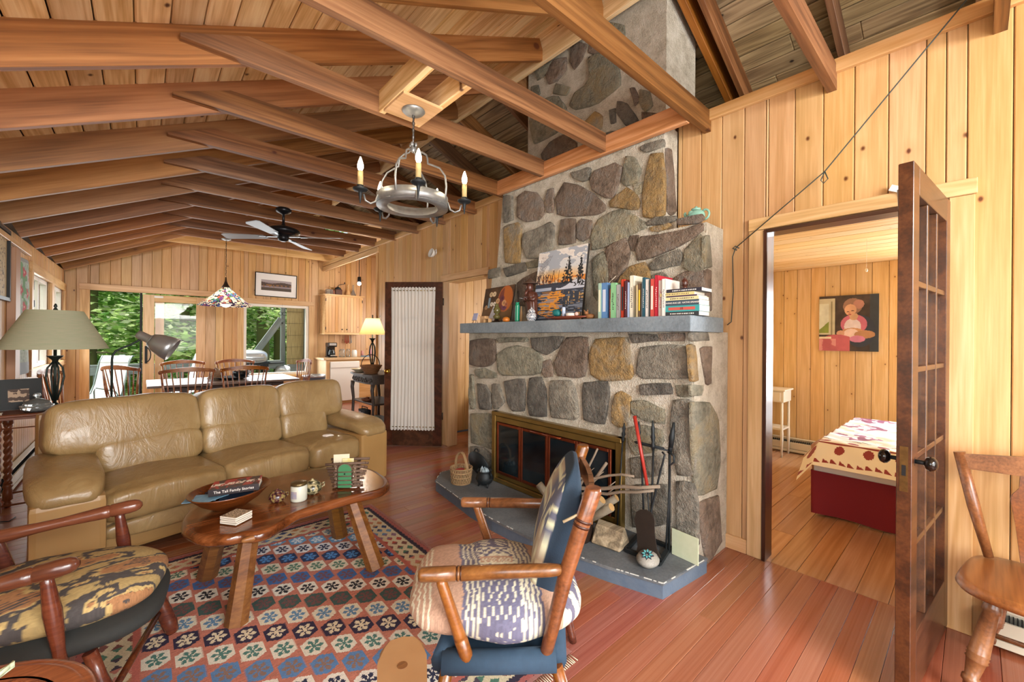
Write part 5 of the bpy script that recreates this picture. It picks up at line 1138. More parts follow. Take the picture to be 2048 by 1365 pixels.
# ================================================================== MANTEL THINGS
MZ = 1.5205
def msk(c, a, col, soft=None): return np.where(a[:, None], hexs(col)[0] if isinstance(col, str) else col, c)
def frameM(P, xdir, ydir):
    x = V(xdir).normalized(); y = V(ydir); y = (y-x*y.dot(x)).normalized(); z = x.cross(y)
    return Matrix.Translation(P) @ Matrix((x, y, z)).transposed().to_4x4()
def riverf(x, y):
    u = x/.52+.5; v = y/.60+.5; n = fbm(u*7, v*16, 1); out = np.tile(hexs('cfd1d2')[0], (len(x), 1))
    out = out*(1-.0*u[:, None]); out = msk(out, (v > .84), 'e0dcd6'); out = msk(out, (v > .66) & (n > .58), 'a4abb5'); out = msk(out, (v > .84) & (n < .45), 'd8d2cc')
    g = np.clip(1-np.abs(v-.62)/.12, 0, 1)[:, None]*np.clip(1.3-np.abs(u-.45)*2, 0, 1)[:, None]; out = out*(1-g)+hexs('e8a245')[0]*g
    out = msk(out, (v > .5) & (v < .60) & (n > .45), 'd98a3a')
    bank = (v < .53) & (v > .40); out = msk(out, bank, '3c4250'); out = msk(out, (v < .50+.05*np.sin(u*9)) & (v > .43) & (u > .45), 'c7cedd'); out = msk(out, (v < .47) & (v > .43) & (u < .35), 'aab4c6')
    w = v < .41; st = fbm(u*5, v*60, 3); out = msk(out, w, '39414f'); out = msk(out, w & (np.abs(u-.36) < .24+.05*np.sin(v*60)) & (st > .42) & (v > .06), 'd9933a'); out = msk(out, w & (st > .62), '7d8798')
    out = msk(out, w & (u > .6) & (st < .45) & (vnoise(u*60, v*9, 7) > .6), 'c9a56a')
    for (tx, tw, top, bot) in ((.66, .15, .88, .50), (.90, .11, .86, .46)):
        hh = (top-v)/(top-bot); e = tw*hh*(.55+.45*np.abs(np.modf(np.abs(v)*22)[0]*2-1))+.008
        out = msk(out, (v < top) & (v > bot) & (np.abs(u-tx) < e) & (vnoise(u*70, v*50, 4) > .3), '23282c')
    for k in range(16):
        tx = .03+.03*k+.01*math.sin(k*5); out = msk(out, (v > .50) & (v < .66+.05*math.sin(k*3)) & (np.abs(u-tx-(v-.5)*.3*math.sin(k*2.3)) < .004), '2e2a2c')
    br = (u < .36) & (v > .52) & (v < .66) & (vnoise(u*55, v*45, 9) > .62); out = msk(out, br, '5a3a30')
    for k in range(7): out = msk(out, (v > .55) & (v < .93) & (np.abs(u-.03-(v-.55)*(.12+.10*k)) < .0035) & (u < .33), '5b4b44')
    return out
def leaning(name, lab, cat, w, h, th, base, xd, lean_vec, fn, nx, ny, edge):
    x = V(xd).normalized(); u_ = V(lean_vec).normalized(); m = frameM(V(base), x, u_)
    g = empty(name, base, 0, lab, cat)
    b = MB().box((0, h/2, -th/2), (w, h, th)); bmesh.ops.transform(b.bm, matrix=m, verts=b.bm.verts[:]); b.done('stretcher_frame', edge, g, world=True)
    pgrid('canvas', w, h, nx, ny, fn, PAINT_M, g, m @ Matrix.Translation((0, h/2, .001)))
    return g
EDGE = plain('dark_canvas_edge', '2a2622', .7); EDGEW = plain('raw_wood_edge', 'a87a4a', .7)
leaning('river_painting', 'tall unframed canvas of a snowy river at sunset with dark pines', 'painting', .525, .60, .022, (2.47, 2.245, MZ), (0, -1, 0), (.14, 0, 1), riverf, 120, 138, EDGE)
def onionf(x, y):
    u = x/.43+.5; v = y/.33+.5; n = fbm(u*6, v*6, 2); out = hexs('4a3520')[0]*(.7+.6*n)[:, None]; out = msk(out, v < .42, '6e5230'); out = out*(1+.25*(n-.5))[:, None]
    d = np.hypot((u-.74)/.23, (v-.62)/.36); out = msk(out, d < 1.06, 'a8603a'); out = msk(out, d < 1, 'b8682c'); out = msk(out, (d < .95) & (u < .68), '7a4030')
    for (a, b, r, c) in ((.24, .80, .06, 'cbb48c'), (.35, .80, .06, 'd6c3a0'), (.30, .50, .05, 'dcd3c0'), (.40, .50, .05, 'e0d8c8'), (.50, .58, .06, 'c8a070'), (.12, .42, .05, 'b08a60'), (.64, .64, .07, '6a3440'), (.74, .40, .09, '74405a'), (.72, .50, .07, 'd09a6a'), (.80, .45, .05, 'b06a4a')):
        q = np.hypot((u-a)/r, (v-b)/(r*1.3)); out = msk(out, q < 1, c); out = msk(out, q < .45, hexs(c)[0]*.8)
    out = msk(out, (np.abs(u-.20) < .035) & (v > .40) & (v < .70), '7d94a0'); out = msk(out, (np.abs(u-.40-(v-.2)*.25) < .10*(1-v)+.02) & (v < .42), 'cdd3dc')
    return out
leaning('still_life_painting', 'tilted brown still-life board of garlic, onions and a copper dish', 'painting', .43, .33, .010, (2.445, 2.975, MZ+.02), (0, -1, .02), (.20, 0.02, 1), onionf, 100, 78, EDGE)
# easel tile
g = empty('mini_easel_tile', (2.36, 3.18, MZ), 0, 'tiny pale lavender tile on a wire easel at the left end of the mantel', 'tile')
LAV = plain('pale_lavender_glaze', 'b6b8d0', .3, var='9a9cc4', vs=60)
mq = frameM((2.36, 3.18, MZ+.028), (0, -1, 0), (.3, 0, 1)); b = MB().box((0, .035, 0), (.07, .07, .005), bev=.001); bmesh.ops.transform(b.bm, matrix=mq, verts=b.bm.verts[:]); b.done('tile', LAV, g, world=True)
MB().tube([(2.355, 3.205, MZ+.001), (2.372, 3.19, MZ+.05)], .0022, 5).tube([(2.355, 3.155, MZ+.001), (2.372, 3.17, MZ+.05)], .0022, 5).tube([(2.40, 3.18, MZ+.001), (2.374, 3.18, MZ+.06)], .0022, 5).tube([(2.352, 3.21, MZ+.027), (2.352, 3.15, MZ+.027)], .0022, 5).done('wire_easel', RUST, g, world=True)
LW = plain('light_wood_block', 'c9a070', .6)
tag(MB().box((2.40, 3.075, MZ+.0325), (.05, .075, .065), bev=.003).done('wooden_block', LW), 'small pale wooden block beside the easel tile', 'block')
tag(MB().box((2.37, 2.99, MZ+.036), (.05, .085, .006), bev=.001).box((2.37, 3.025, MZ+.0165), (.04, .006, .033)).box((2.37, 2.955, MZ+.0165), (.04, .006, .033)).done('tiny_bench', LW), 'tiny pale wooden bench under the still-life painting', 'ornament')
OLG = plain('olive_lamp_glass', '4c4a2a', .15, var='6a6238'); DKB = plain('dark_bronze', '2a211b', .4, .4)
g = empty('oil_lamp', (2.385, 2.875, MZ), 0, 'miniature olive glass oil lamp on a dark wide foot', 'lamp')
MB().lathe([(0, 0), (.05, 0), (.052, .006), (.02, .014), (.014, .03), (0, .03)], seg=24).done('foot', DKB, g)
MB().lathe([(.014, .03), (.034, .04), (.036, .055), (.02, .07), (.016, .08), (.03, .09), (.034, .115), (.022, .14), (.016, .15), (.018, .165), (.012, .17), (0, .17)], seg=24).done('lamp_body', OLG, g)
g = MB().lathe([(0, 0), (.030, .004), (.034, .02), (.026, .036), (.01, .043), (0, .044)], (2.345, 2.70, MZ), seg=20).done('orange_gourd', plain('orange_glaze', 'c4782a', .4, var='a55a1c', vs=30))
tag(g, 'small orange gourd-shaped ornament beside the oil lamp', 'ornament')
GRG = plain('emerald_glass', '1f8f68', .1, var='0f5f48', vs=20)
tag(MB().lathe([(0, 0), (.020, 0), (.021, .01), (.019, .13), (.021, .14), (.014, .15), (.016, .158), (.020, .162), (.0, .162)], (2.36, 2.575, MZ), seg=20).done('green_bottle', GRG), 'slim emerald green glass bottle on the mantel', 'bottle')
tag(MB().lathe([(0, 0), (.012, 0), (.014, .03), (.008, .08), (.004, .13), (0, .14)], (2.43, 2.60, MZ), seg=12).done('dried_cone', LW), 'slender pale carved cone behind the green bottle', 'ornament')
# carved figure with conical hat (ornament)
CARVW = plain('dark_carved_hardwood', '3a2019', .3, var='5a3226', vs=40, bump=.3)
g = empty('carved_figurine', (2.43, 2.475, MZ), 0, 'dark carved wooden old fisherman figurine with a conical hat', 'figurine')
def robe(p):
    q = p.copy(); a = math.atan2(p.y, p.x); q.x *= 1+.07*math.sin(a*9+p.z*20); q.y *= 1+.07*math.sin(a*9+p.z*20); return q
MB().sq((2.43, 2.475, MZ+.115), (.085, .10, .23), .7, .8, 40, 24, warp=robe).sq((2.425, 2.478, MZ+.205), (.095, .12, .10), .8, .8, 30, 14, warp=robe).done('robe', CARVW, g, world=True)
MB().sq((2.412, 2.482, MZ+.285), (.062, .060, .085), .95, .95, 24, 16).sq((2.38, 2.485, MZ+.285), (.016, .012, .02), 1, 1, 8, 6).sq((2.396, 2.466, MZ+.298), (.016, .012, .008), 1, 1, 8, 6).sq((2.396, 2.500, MZ+.298), (.016, .012, .008), 1, 1, 8, 6).done('head', CARVW, g, world=True)
MB().tube([(2.388, 2.484, MZ+.262), (2.374, 2.487, MZ+.235), (2.370, 2.488, MZ+.205)], [.016, .012, .002], 8).done('beard', CARVW, g, world=True)
MB().lathe([(.066, 0), (.064, .004), (.03, .026), (.004, .052), (0, .053)], (2.418, 2.48, MZ+.316), seg=28).done('conical_hat', plain('weathered_hat_wood', '4d3b30', .5, bump=.3), g, world=True)
for s_ in (-1, 1): MB().tube([(2.43, 2.478+s_*.055, MZ+.22), (2.40, 2.478+s_*.05, MZ+.18), (2.372, 2.48+s_*.018, MZ+.185)], [.02, .018, .012], 8).sq((2.366, 2.48+s_*.014, MZ+.186), (.022, .016, .016), .9, .9, 10, 8).done('sleeve', CARVW, g, world=True)
MB().tube([(2.36, 2.50, MZ+.19), (2.33, 2.52, MZ+.192)], .004, 6).done('held_rod', plain('grey_metal_rod', '7a7c80', .4, .7), g, world=True)
t = NT('blue_white_porcelain'); n1 = t.noise(t.obj(False), 150, 3, .7); BW_ = t.fin(t.ramp(n1, [(.46, '3d4862'), (.54, 'd8d8d6')]), .2)
g = empty('ginger_jar', (2.36, 2.405, MZ), 0, 'small blue and white porcelain ginger jar in front of the figurine', 'jar')
MB().lathe([(0, 0), (.030, 0), (.034, .008), (.042, .035), (.040, .055), (.028, .07)], seg=24).done('jar_body', BW_, g)
MB().lathe([(.031, .07), (.032, .082), (.02, .096), (.008, .10), (.009, .108), (0, .112)], seg=24).done('lid', BW_, g)
RDW = plain('reddish_dish_wood', '6e3324', .4, var='8a4a34', vs=30)
tag(MB().sq((2.38, 2.055, MZ+.018), (.11, .40, .036), .6, .9, 40, 12, warp=lambda p: V((p.x*(1 if p.z > -.005 else .6), p.y*(1 if p.z > -.005 else .62), p.z if p.z < .008 else .008))).done('boat_tray', RDW), 'long reddish wooden boat-shaped tray with small bottles', 'tray')
tag(MB().sq((2.365, 2.135, MZ+.056), (.05, .075, .055), .8, .8, 18, 12, warp=wr(.15, 30, 2)).done('teal_pouch', plain('teal_cloth', '117a78', .6, var='0c5358')), 'crumpled teal cloth pouch in the boat tray', 'pouch')
g = empty('spray_bottle', (2.36, 2.06, MZ+.028), 0, 'little blue and white spray bottle with black cap in the tray', 'bottle')
MB().lathe([(0, 0), (.013, 0), (.014, .06), (.007, .072), (0, .072)], seg=16).done('bottle_body', plain('white_blue_bottle', 'd5dde4', .3, var='4f79b8', vs=50), g)
MB().lathe([(.009, .07), (.009, .095), (.006, .105), (0, .107)], seg=14).done('cap', RUBBER, g)
tag(MB().lathe([(0, 0), (.035, 0), (.037, .01), (.034, .022), (0, .024)], (2.365, 1.995, MZ+.027), seg=24).done('cream_jar', plain('cream_jar_plastic', 'dad2c8', .3)), 'low cream jar lid in the boat tray', 'jar')
tag(MB().sq((2.37, 1.945, MZ+.042), (.03, .03, .03), .95, .95, 16, 10).done('pink_stone', plain('pink_quartz', 'c9a69a', .4)), 'small round pink stone at the right of the boat tray', 'stone')
g = MB().sq((2.40, 1.845, MZ+.022), (.05, .07, .040), .9, .9, 18, 12, warp=wr(.12, 30, 8)); g.sq((2.385, 1.865, MZ+.045), (.03, .03, .028), .95, .95, 12, 8); g.tube([(2.385, 1.875, MZ+.05), (2.38, 1.885, MZ+.07)], [.006, .002], 6).tube([(2.385, 1.857, MZ+.05), (2.38, 1.85, MZ+.07)], [.006, .002], 6)
tag(g.done('sleeping_animal_figurine', plain('light_carved_wood', 'a8764a', .5, var='7d5030', vs=50)), 'tiny light wooden animal figurine right of the river painting', 'figurine')
# sticks / seed pods behind the books
tag(MB().tube([(2.50, 1.80, MZ), (2.52, 1.73, MZ+.22), (2.53, 1.69, MZ+.30)], [.006, .008, .006], 6).done('dark_bark_strip', plain('dark_bark', '3a2c22', .9)), 'dark bark stick leaning on the stone behind the green books', 'stick')
tag(MB().tube([(2.49, 1.86, MZ+.1), (2.50, 1.83, MZ+.19), (2.51, 1.77, MZ+.26), (2.52, 1.71, MZ+.31)], .0028, 5).done('white_quill', plain('white_quill', 'cfc6b4', .6)), 'thin pale curved quill on the stone beside the bark stick', 'quill')
cl = MB()
for k in range(7): cl.tube([(2.46, 1.76, MZ+.18), (2.455+.01*math.sin(k*2), 1.78-.012*k, MZ+.26+.02*math.sin(k*1.7)), (2.45, 1.785-.014*k, MZ+.285+.02*math.sin(k*1.7))], .0022, 4)
tag(cl.done('dried_seed_heads', plain('dried_seed_brown', '5a4030', .8)), 'dried brown seed heads above the leftmost books', 'dried flowers')
# upright books
BK = [(1741, 1716, 1.765, 'a3c4b2', .15, 'e8e2c4', 'mint green'), (1716, 1672, 1.765, '5c86b8', .17, 'c5cfe0', 'blue'), (1655, 1639, 1.72, 'c2563a', .12, None, 'thin orange'), (1639, 1600, 1.757, '86bf8e', .16, None, 'leaf green'),
      (1598, 1570, 1.742, '9b9b9b', .15, None, 'grey'), (1565, 1540, 1.775, 'cc4630', .14, '1f3a44', 'red and dark'), (1530, 1513, 1.762, '54303a', .14, None, 'dark maroon'), (1513, 1503, 1.75, 'a9b9da', .12, None, 'narrow light blue'),
      (1500, 1471, 1.793, 'e4e0cc', .19, None, 'tall cream'), (1447, 1436, 1.727, 'cdb98c', .12, None, 'narrow tan'), (1434, 1416, 1.735, '6a5442', .14, 'e3c63c', 'brown and yellow'), (1414, 1402, 1.745, 'bdd3e2', .12, None, 'narrow pale blue'),
      (1401, 1385, 1.77, '2c5868', .18, None, 'teal'), (1383, 1362, 1.757, 'ddd9d4', .15, None, 'white'), (1360, 1349, 1.755, '4a6b70', .14, None, 'slate green'), (1346, 1322, 1.755, 'c85048', .14, 'e8dcd0', 'red and white'),
      (1320, 1300, 1.775, 'b4283a', .19, None, 'crimson'), (1297, 1272, 1.742, 'cfcac6', .15, None, 'light grey'), (1270, 1246, 1.747, 'e9e7e2', .18, None, 'white glossy')]
CV = {}
def cv(c):
    if c not in CV: CV[c] = plain('cover_'+c, c, .45)
    return CV[c]
for i, (a, b_, zt, c_, dp, lab_, nm) in enumerate(BK):
    a, b_ = a/1000, b_/1000; w_ = a-b_-.001; yc = (a+b_)/2; h_ = zt-MZ; x0 = 2.352+.006*(i % 3)
    nb = ['left', 'right'][i > 0]; prev = BK[i-1][6] if i else None; nxt = BK[i+1][6] if i+1 < len(BK) else None
    lab = ('%s book standing on the mantel, ' % nm)+(('right of the %s one' % prev) if prev else 'first from the left')
    g = empty('book', (x0, yc, MZ), 0, lab, 'book', 'upright books on the mantel')
    MB().box((x0+dp/2+.002, yc, MZ+h_/2), (dp-.004, max(w_-.004, .004), h_-.006)).done('pages', PAPER, g, world=True)
    cvm = MB().box((x0+.001, yc, MZ+h_/2), (.002, w_, h_)).box((x0+dp/2, yc-w_/2+.001, MZ+h_/2), (dp, .0018, h_)).box((x0+dp/2, yc+w_/2-.001, MZ+h_/2), (dp, .0018, h_)); cvm.done('cover', cv(c_), g, world=True)
    if lab_ and w_ > .012: MB().box((x0-.0004, yc, MZ+h_*.5), (.0008, w_*.55, h_*.62)).done('spine_label', cv(lab_), g, world=True)
    elif w_ > .012:
        s = MB(); rr = random.Random(i)
        for k in range(11): s.box((x0-.0003, yc+rr.uniform(-.1, .1)*w_, MZ+h_*(.25+.045*k)), (.0006, w_*.3*rr.uniform(.6, 1.1), h_*.022))
        s.done('spine_lettering', INKW if sum(hexs(c_)[0]) < 1.7 else (INKR if i == 17 else INKB), g, world=True)
ST = [(.024, '33383c', 'black and cream paperback at the bottom of the horizontal stack'), (.036, '3f9a9c', 'teal hardback with a red band in the horizontal stack'), (.032, '3d4f5c', 'slate paperback lettered NATIVE SPEAKER in the horizontal stack'), (.019, 'd8cf9f', 'pale yellow paperback above the slate one'), (.009, '4a3a52', 'very thin dark purple book in the horizontal stack'), (.018, 'd9c88a', 'cream book sticking out to the left near the top of the stack'), (.021, '2e2f3c', 'dark paperback on top of the horizontal stack')]
z_ = MZ
for i, (th, c_, lab) in enumerate(ST):
    off = [0, .0, 0, 0, 0, .03, -.012][i]; L_ = [.205, .21, .205, .20, .18, .21, .21][i]; g = empty('book', (2.45, 1.145, z_), 0, lab, 'book', 'horizontal book stack')
    yc = 1.147+off
    MB().box((2.425, yc, z_+th/2), (.136, L_-.004, th-.004)).done('pages', PAPER, g, world=True)
    MB().box((2.356, yc, z_+th/2), (.002, L_, th)).box((2.425, yc, z_+.0008), (.138, L_, .0015)).box((2.425, yc, z_+th-.0008), (.138, L_, .0015)).done('cover', cv(c_), g, world=True)
    mt_ = frameM((2.3547, yc, z_+th/2), (0, -1, 0), (0, 0, 1))
    if i == 2: text('CHANG-RAE LEE  NATIVE SPEAKER', .0135, INKW, g, mt_)
    elif i == 1: MB().box((2.3546, yc, z_+th/2), (.001, .16, .017)).done('red_band', cv('c85a50'), g, world=True); text('10', .02, INKB, g, mt_ @ Matrix.Translation((0, 0, .0012)))
    elif th > .015:
        s = MB(); rr = random.Random(i+40)
        for k in range(14): s.box((2.3547, yc-.07+.0105*k, z_+th/2), (.0006, .007*rr.uniform(.5, 1.1), th*.3))
        s.done('spine_lettering', INKB if c_ in ('d8cf9f', 'd9c88a') else INKW, g, world=True)
    z_ += th
g = MB().sq((2.41, 1.155, z_+.037), (.038, .038, .052), .95, .95, 20, 16).sq((2.41, 1.155, z_+.062), (.018, .018, .014), 1, 1, 12, 8).lathe([(.018, 0), (.014, .012), (.014, .02)], (2.41, 1.155, z_), seg=14).sq((2.39, 1.155, z_+.036), (.008, .007, .012), 1, 1, 8, 6)
for s_ in (-1, 1): g.sq((2.41, 1.155+s_*.019, z_+.033), (.008, .006, .022), 1, 1, 8, 6)
tag(g.done('head_sculpture', CARVW), 'small dark carved wooden head on top of the stacked books', 'figurine')
# teapot, bottle, cup
CEL = plain('celadon_glaze', '8fbfae', .15, var='7aa898', vs=15)
g = empty('celadon_teapot', (2.73, 1.225, 2.15), 0, 'pale celadon green elephant-shaped teapot on the right stone shoulder', 'teapot')
MB().sq((2.73, 1.235, 2.195), (.09, .115, .09), .9, .9, 28, 18).lathe([(.03, .04), (.03, .052), (.008, .056), (.008, .066), (0, .068)], (2.73, 1.235, 2.195), seg=16).done('pot_body', CEL, g, world=True)
MB().tube([(2.73, 1.275, 2.183), (2.73, 1.30, 2.198), (2.73, 1.312, 2.228), (2.73, 1.305, 2.238)], [.02, .014, .009, .007], 10).sq((2.70, 1.255, 2.213), (.02, .04, .04), .9, .9, 12, 8).done('spout', CEL, g, world=True)
MB().tube([(2.73, 1.19, 2.223)]+[(2.73, 1.178-.028*math.sin(PI*k/8), 2.198+.032*math.cos(PI*k/8)) for k in range(9)]+[(2.73, 1.195, 2.171)], .007, 8).done('pot_handle', CEL, g, world=True)
g = empty('small_stoppered_bottle', (2.70, 3.215, 2.022), 0, 'tiny pale green stoppered bottle on the left stone shoulder', 'bottle')
MB().lathe([(0, 0), (.026, 0), (.028, .012), (.026, .028), (.01, .034), (0, .034)], seg=16).done('bottle_body', CEL, g); MB().lathe([(.009, .033), (.009, .06), (0, .064)], seg=12).done('stopper', WHITEM, g)
g = empty('wall_cup', (2.90, 4.82, 2.50), 0, 'white china cup mounted on its side high on the plank wall', 'cup')
mc = Matrix.Rotation(-PI/2+.25, 4, 'Y'); b = MB().lathe([(0, -.02), (.03, -.02), (.045, -.01), (.062, .035), (.06, .037), (.04, -.005), (0, -.012)], (2.885, 4.82, 2.50), seg=28, m=mc); b.done('cup_bowl', WHITEM, g, world=True)
MB().tube([(2.885, 4.77, 2.53), (2.88, 4.735, 2.54), (2.88, 4.725, 2.50), (2.89, 4.76, 2.475)], .006, 8).done('cup_handle', WHITEM, g, world=True)
# ================================================================== DOORS
def painted_door(): pass
fd = empty('french_door', (2.915, .103, 0), 0, 'dark stained fifteen-pane french door standing open into the room', 'door')
H0, H1 = V((2.915, .103, .012)), V((2.15, .177, .012)); dv = (H1-H0); Wd = dv.length; dx_ = dv.normalized(); dn = V((-dx_.y, dx_.x, 0)); 
mdo = Matrix.Translation(H0) @ Matrix((dx_, -dn if False else V((0, 0, 1)), dx_.cross(V((0, 0, 1))))).transposed().to_4x4()
def dbox(mb, x0, x1, z0, z1, t0=-.022, t1=.022, bev=.002):
    v0 = len(mb.bm.verts); b = MB().box(((x0+x1)/2, (z0+z1)/2, (t0+t1)/2), (x1-x0, z1-z0, t1-t0), bev=bev); me = bpy.data.meshes.new('t'); b.bm.transform(mdo); b.bm.to_mesh(me); b.bm.free(); mb.bm.from_mesh(me); bpy.data.meshes.remove(me); return mb
Ht = 2.045
for nm, a in (('stile', (0, .095, 0, Ht)), ('stile', (Wd-.095, Wd, 0, Ht)), ('rail', (.095, Wd-.095, Ht-.11, Ht)), ('rail', (.095, Wd-.095, 0, .24))):
    dbox(MB(), *a).done(nm, REDDOOR, fd, world=True)
gx0, gx1, gz0, gz1 = .095, Wd-.095, .24, Ht-.11
for k in (1, 2): x_ = gx0+(gx1-gx0)*k/3; dbox(MB(), x_-.011, x_+.011, gz0, gz1, -.017, .017).done('muntin', REDDOOR, fd, world=True)
for k in range(1, 5): z__ = gz0+(gz1-gz0)*k/5; dbox(MB(), gx0, gx1, z__-.011, z__+.011, -.016, .016).done('muntin', REDDOOR, fd, world=True)
for i in range(3):
    for j in range(5):
        a, b_ = gx0+(gx1-gx0)*i/3+.012, gx0+(gx1-gx0)*(i+1)/3-.012; c_, d_ = gz0+(gz1-gz0)*j/5+.012, gz0+(gz1-gz0)*(j+1)/5-.012
        dbox(MB(), a, b_, c_, d_, -.002, .002, 0).done('pane', GLASS, fd, world=True)
SHEER = NT('sheer_curtain'); t = SHEER; tb = t.n('BsdfTranslucent'); df = t.n('BsdfDiffuse'); tb.inputs[0].default_value = (.85, .83, .78, 1); df.inputs[0].default_value = (.9, .88, .82, 1)
m1 = t.n('MixShader', i0=.35); t.set(m1.inputs[1], df); t.set(m1.inputs[2], tb); tr2 = t.n('BsdfTransparent'); m2_ = t.n('MixShader', i0=.05); t.set(m2_.inputs[1], m1); t.set(m2_.inputs[2], tr2)
t.t.links.new(m2_.outputs[0], t.t.nodes['Material Output'].inputs[0]); SHEER = SHEER.m
def curtain(name, m, w, h, parent, freq=30, amp=.008, nx=160, nz=30):
    bm = bmesh.new(); g_ = []
    for j in range(nz+1):
        v_ = j/nz; row = []
        for i in range(nx+1):
            u_ = i/nx; edge = 1 if .04 < v_ < .97 else 1.8
            z = amp*math.sin(u_*freq*2*PI+2.5*mnoise.noise(V((u_*9, v_*1.2, 0))))*edge + amp*.6*mnoise.noise(V((u_*60, v_*3, 4)))
            zz = v_*h+(.006*math.sin(u_*90) if j in (0, nz) else 0)
            row.append(bm.verts.new(m @ V(((u_-.5)*w*(1-.03*math.sin(PI*v_)), zz, z))))
        g_.append(row)
    for j in range(nz):
        for i in range(nx): f = bm.faces.new((g_[j][i], g_[j][i+1], g_[j+1][i+1], g_[j+1][i])); f.smooth = True
    me = bpy.data.meshes.new(name); bm.to_mesh(me); bm.free(); return fin(name, me, SHEER, parent, True)
curtain('sheer_curtain', mdo @ Matrix.Translation((Wd/2, .20, .032)), Wd-.14, 1.78, fd, 18, .006, 90, 16)
PORC = plain('black_porcelain', '15110f', .08); BR2 = plain('worn_brass_plate', '8a6a3a', .4, .8, var='3f3020', vs=50)
for s_ in (-1, 1):
    k_ = MB(); p = mdo @ V((Wd-.055, .91, 0)); nrm_ = (mdo.to_3x3() @ V((0, 0, 1)))
    k_.tube([p+nrm_*s_*.018, p+nrm_*s_*.022], .018, 12); k_.tube([p+nrm_*s_*.02, p+nrm_*s_*.055], .008, 10); k_.done('knob_shank', IRON, fd, world=True)
    rot_ = nrm_.to_track_quat('Z', 'Y').to_matrix().to_4x4(); b = MB().lathe([(0, -.018), (.014, -.017), (.025, -.008), (.028, .002), (.024, .012), (.012, .019), (0, .020)], p+nrm_*s_*.066, seg=22, m=rot_); b.done('door_knob', PORC, fd, world=True)
    dbox(MB(), Wd-.075, Wd-.035, .81, 1.0, .019*s_-.002, .019*s_+.002, .001).done('escutcheon', RUST, fd, world=True)
dbox(MB(), Wd-.0005, Wd+.0015, .80, .97, -.012, .012, 0).done('lock_face_plate', BR2, fd, world=True)
dbox(MB(), Wd-.0005, Wd+.0022, .86, .90, -.006, .006, 0).done('latch_bolt', DARK, fd, world=True)
for z__ in (.25, 1.02, 1.78):
    MB().tube([(2.918, .094, z__-.045), (2.918, .094, z__+.045)], .008, 10).tube([(2.918, .094, z__-.055), (2.918, .094, z__-.05)], .01, 8).box((2.905, .09, z__), (.03, .003, .09)).done('hinge', RUST, fd, world=True)
tag(MB().box((2.895, .275, 2.165), (.02, .05, .03), rot=Matrix.Rotation(.5, 4, 'X')).box((2.90, .25, 2.14), (.015, .03, .03), rot=Matrix.Rotation(-.3, 4, 'X')).done('folded_paper', TISSUE), 'scrap of folded white paper tucked on the bedroom door header', 'paper')
# curtained dark door to the far bedroom
cdr = empty('curtained_door', (2.86, 4.53, 0), 0, 'dark stained glazed door with a gathered white sheer curtain, open against the wall', 'door')
H0, H1 = V((2.83, 4.485, .012)), V((2.31, 5.005, .012)); dv = H1-H0; Wc = dv.length; dx_ = dv.normalized()
nrmc = V((0, 0, 1)).cross(dx_); 
mdo = Matrix.Translation(H0) @ Matrix((dx_, V((0, 0, 1)), dx_.cross(V((0, 0, 1))))).transposed().to_4x4()
Hc = 2.07
for nm, a in (('stile', (0, .11, 0, Hc)), ('stile', (Wc-.11, Wc, 0, Hc)), ('rail', (.11, Wc-.11, Hc-.12, Hc)), ('rail', (.11, Wc-.11, 0, .26))):
    dbox(MB(), *a).done(nm, DARKDOOR, cdr, world=True)
for k in range(1, 5): z__ = .26+1.69*k/5; dbox(MB(), .11, Wc-.11, z__-.011, z__+.011, -.014, .0).done('muntin', DARKDOOR, cdr, world=True)
for k in (1, 2): x_ = .11+(Wc-.22)*k/3; dbox(MB(), x_-.011, x_+.011, .26, Hc-.12, -.014, .0).done('muntin', DARKDOOR, cdr, world=True)
dbox(MB(), .11, Wc-.11, .26, Hc-.12, -.012, -.008, 0).done('pane', GLASS, cdr, world=True)
fside = 1 if (mdo.to_3x3() @ V((0, 0, 1))).dot(V((-.67, -.74, 0))) > 0 else -1
cc = curtain('sheer_curtain', mdo @ Matrix.Translation((Wc/2, .20, .032*fside)), Wc-.17, 1.80, cdr, 13, .005)
for z__ in (.24, 1.96): MB().tube([mdo @ V((.08, z__, .03*fside)), mdo @ V((Wc-.08, z__, .03*fside))], .005, 8).done('curtain_rod', BRASS, cdr, world=True)
p = mdo @ V((Wc-.05, .94, 0)); nn_ = (mdo.to_3x3() @ V((0, 0, 1)))*fside; rot_ = nn_.to_track_quat('Z', 'Y').to_matrix().to_4x4()
MB().lathe([(0, .0), (.03, .0), (.03, .006), (.012, .01), (.012, .035), (.028, .045), (.032, .06), (.026, .072), (0, .077)], p+nn_*.019, seg=24, m=rot_).done('door_knob', plain('polished_brass', 'b58f3e', .12, 1), cdr, world=True)
for z__ in (.38, 1.82): MB().tube([mdo @ V((-.012, z__-.045, .018*fside)), mdo @ V((-.012, z__+.045, .018*fside))], .008, 10).done('hinge', RUST, cdr, world=True)
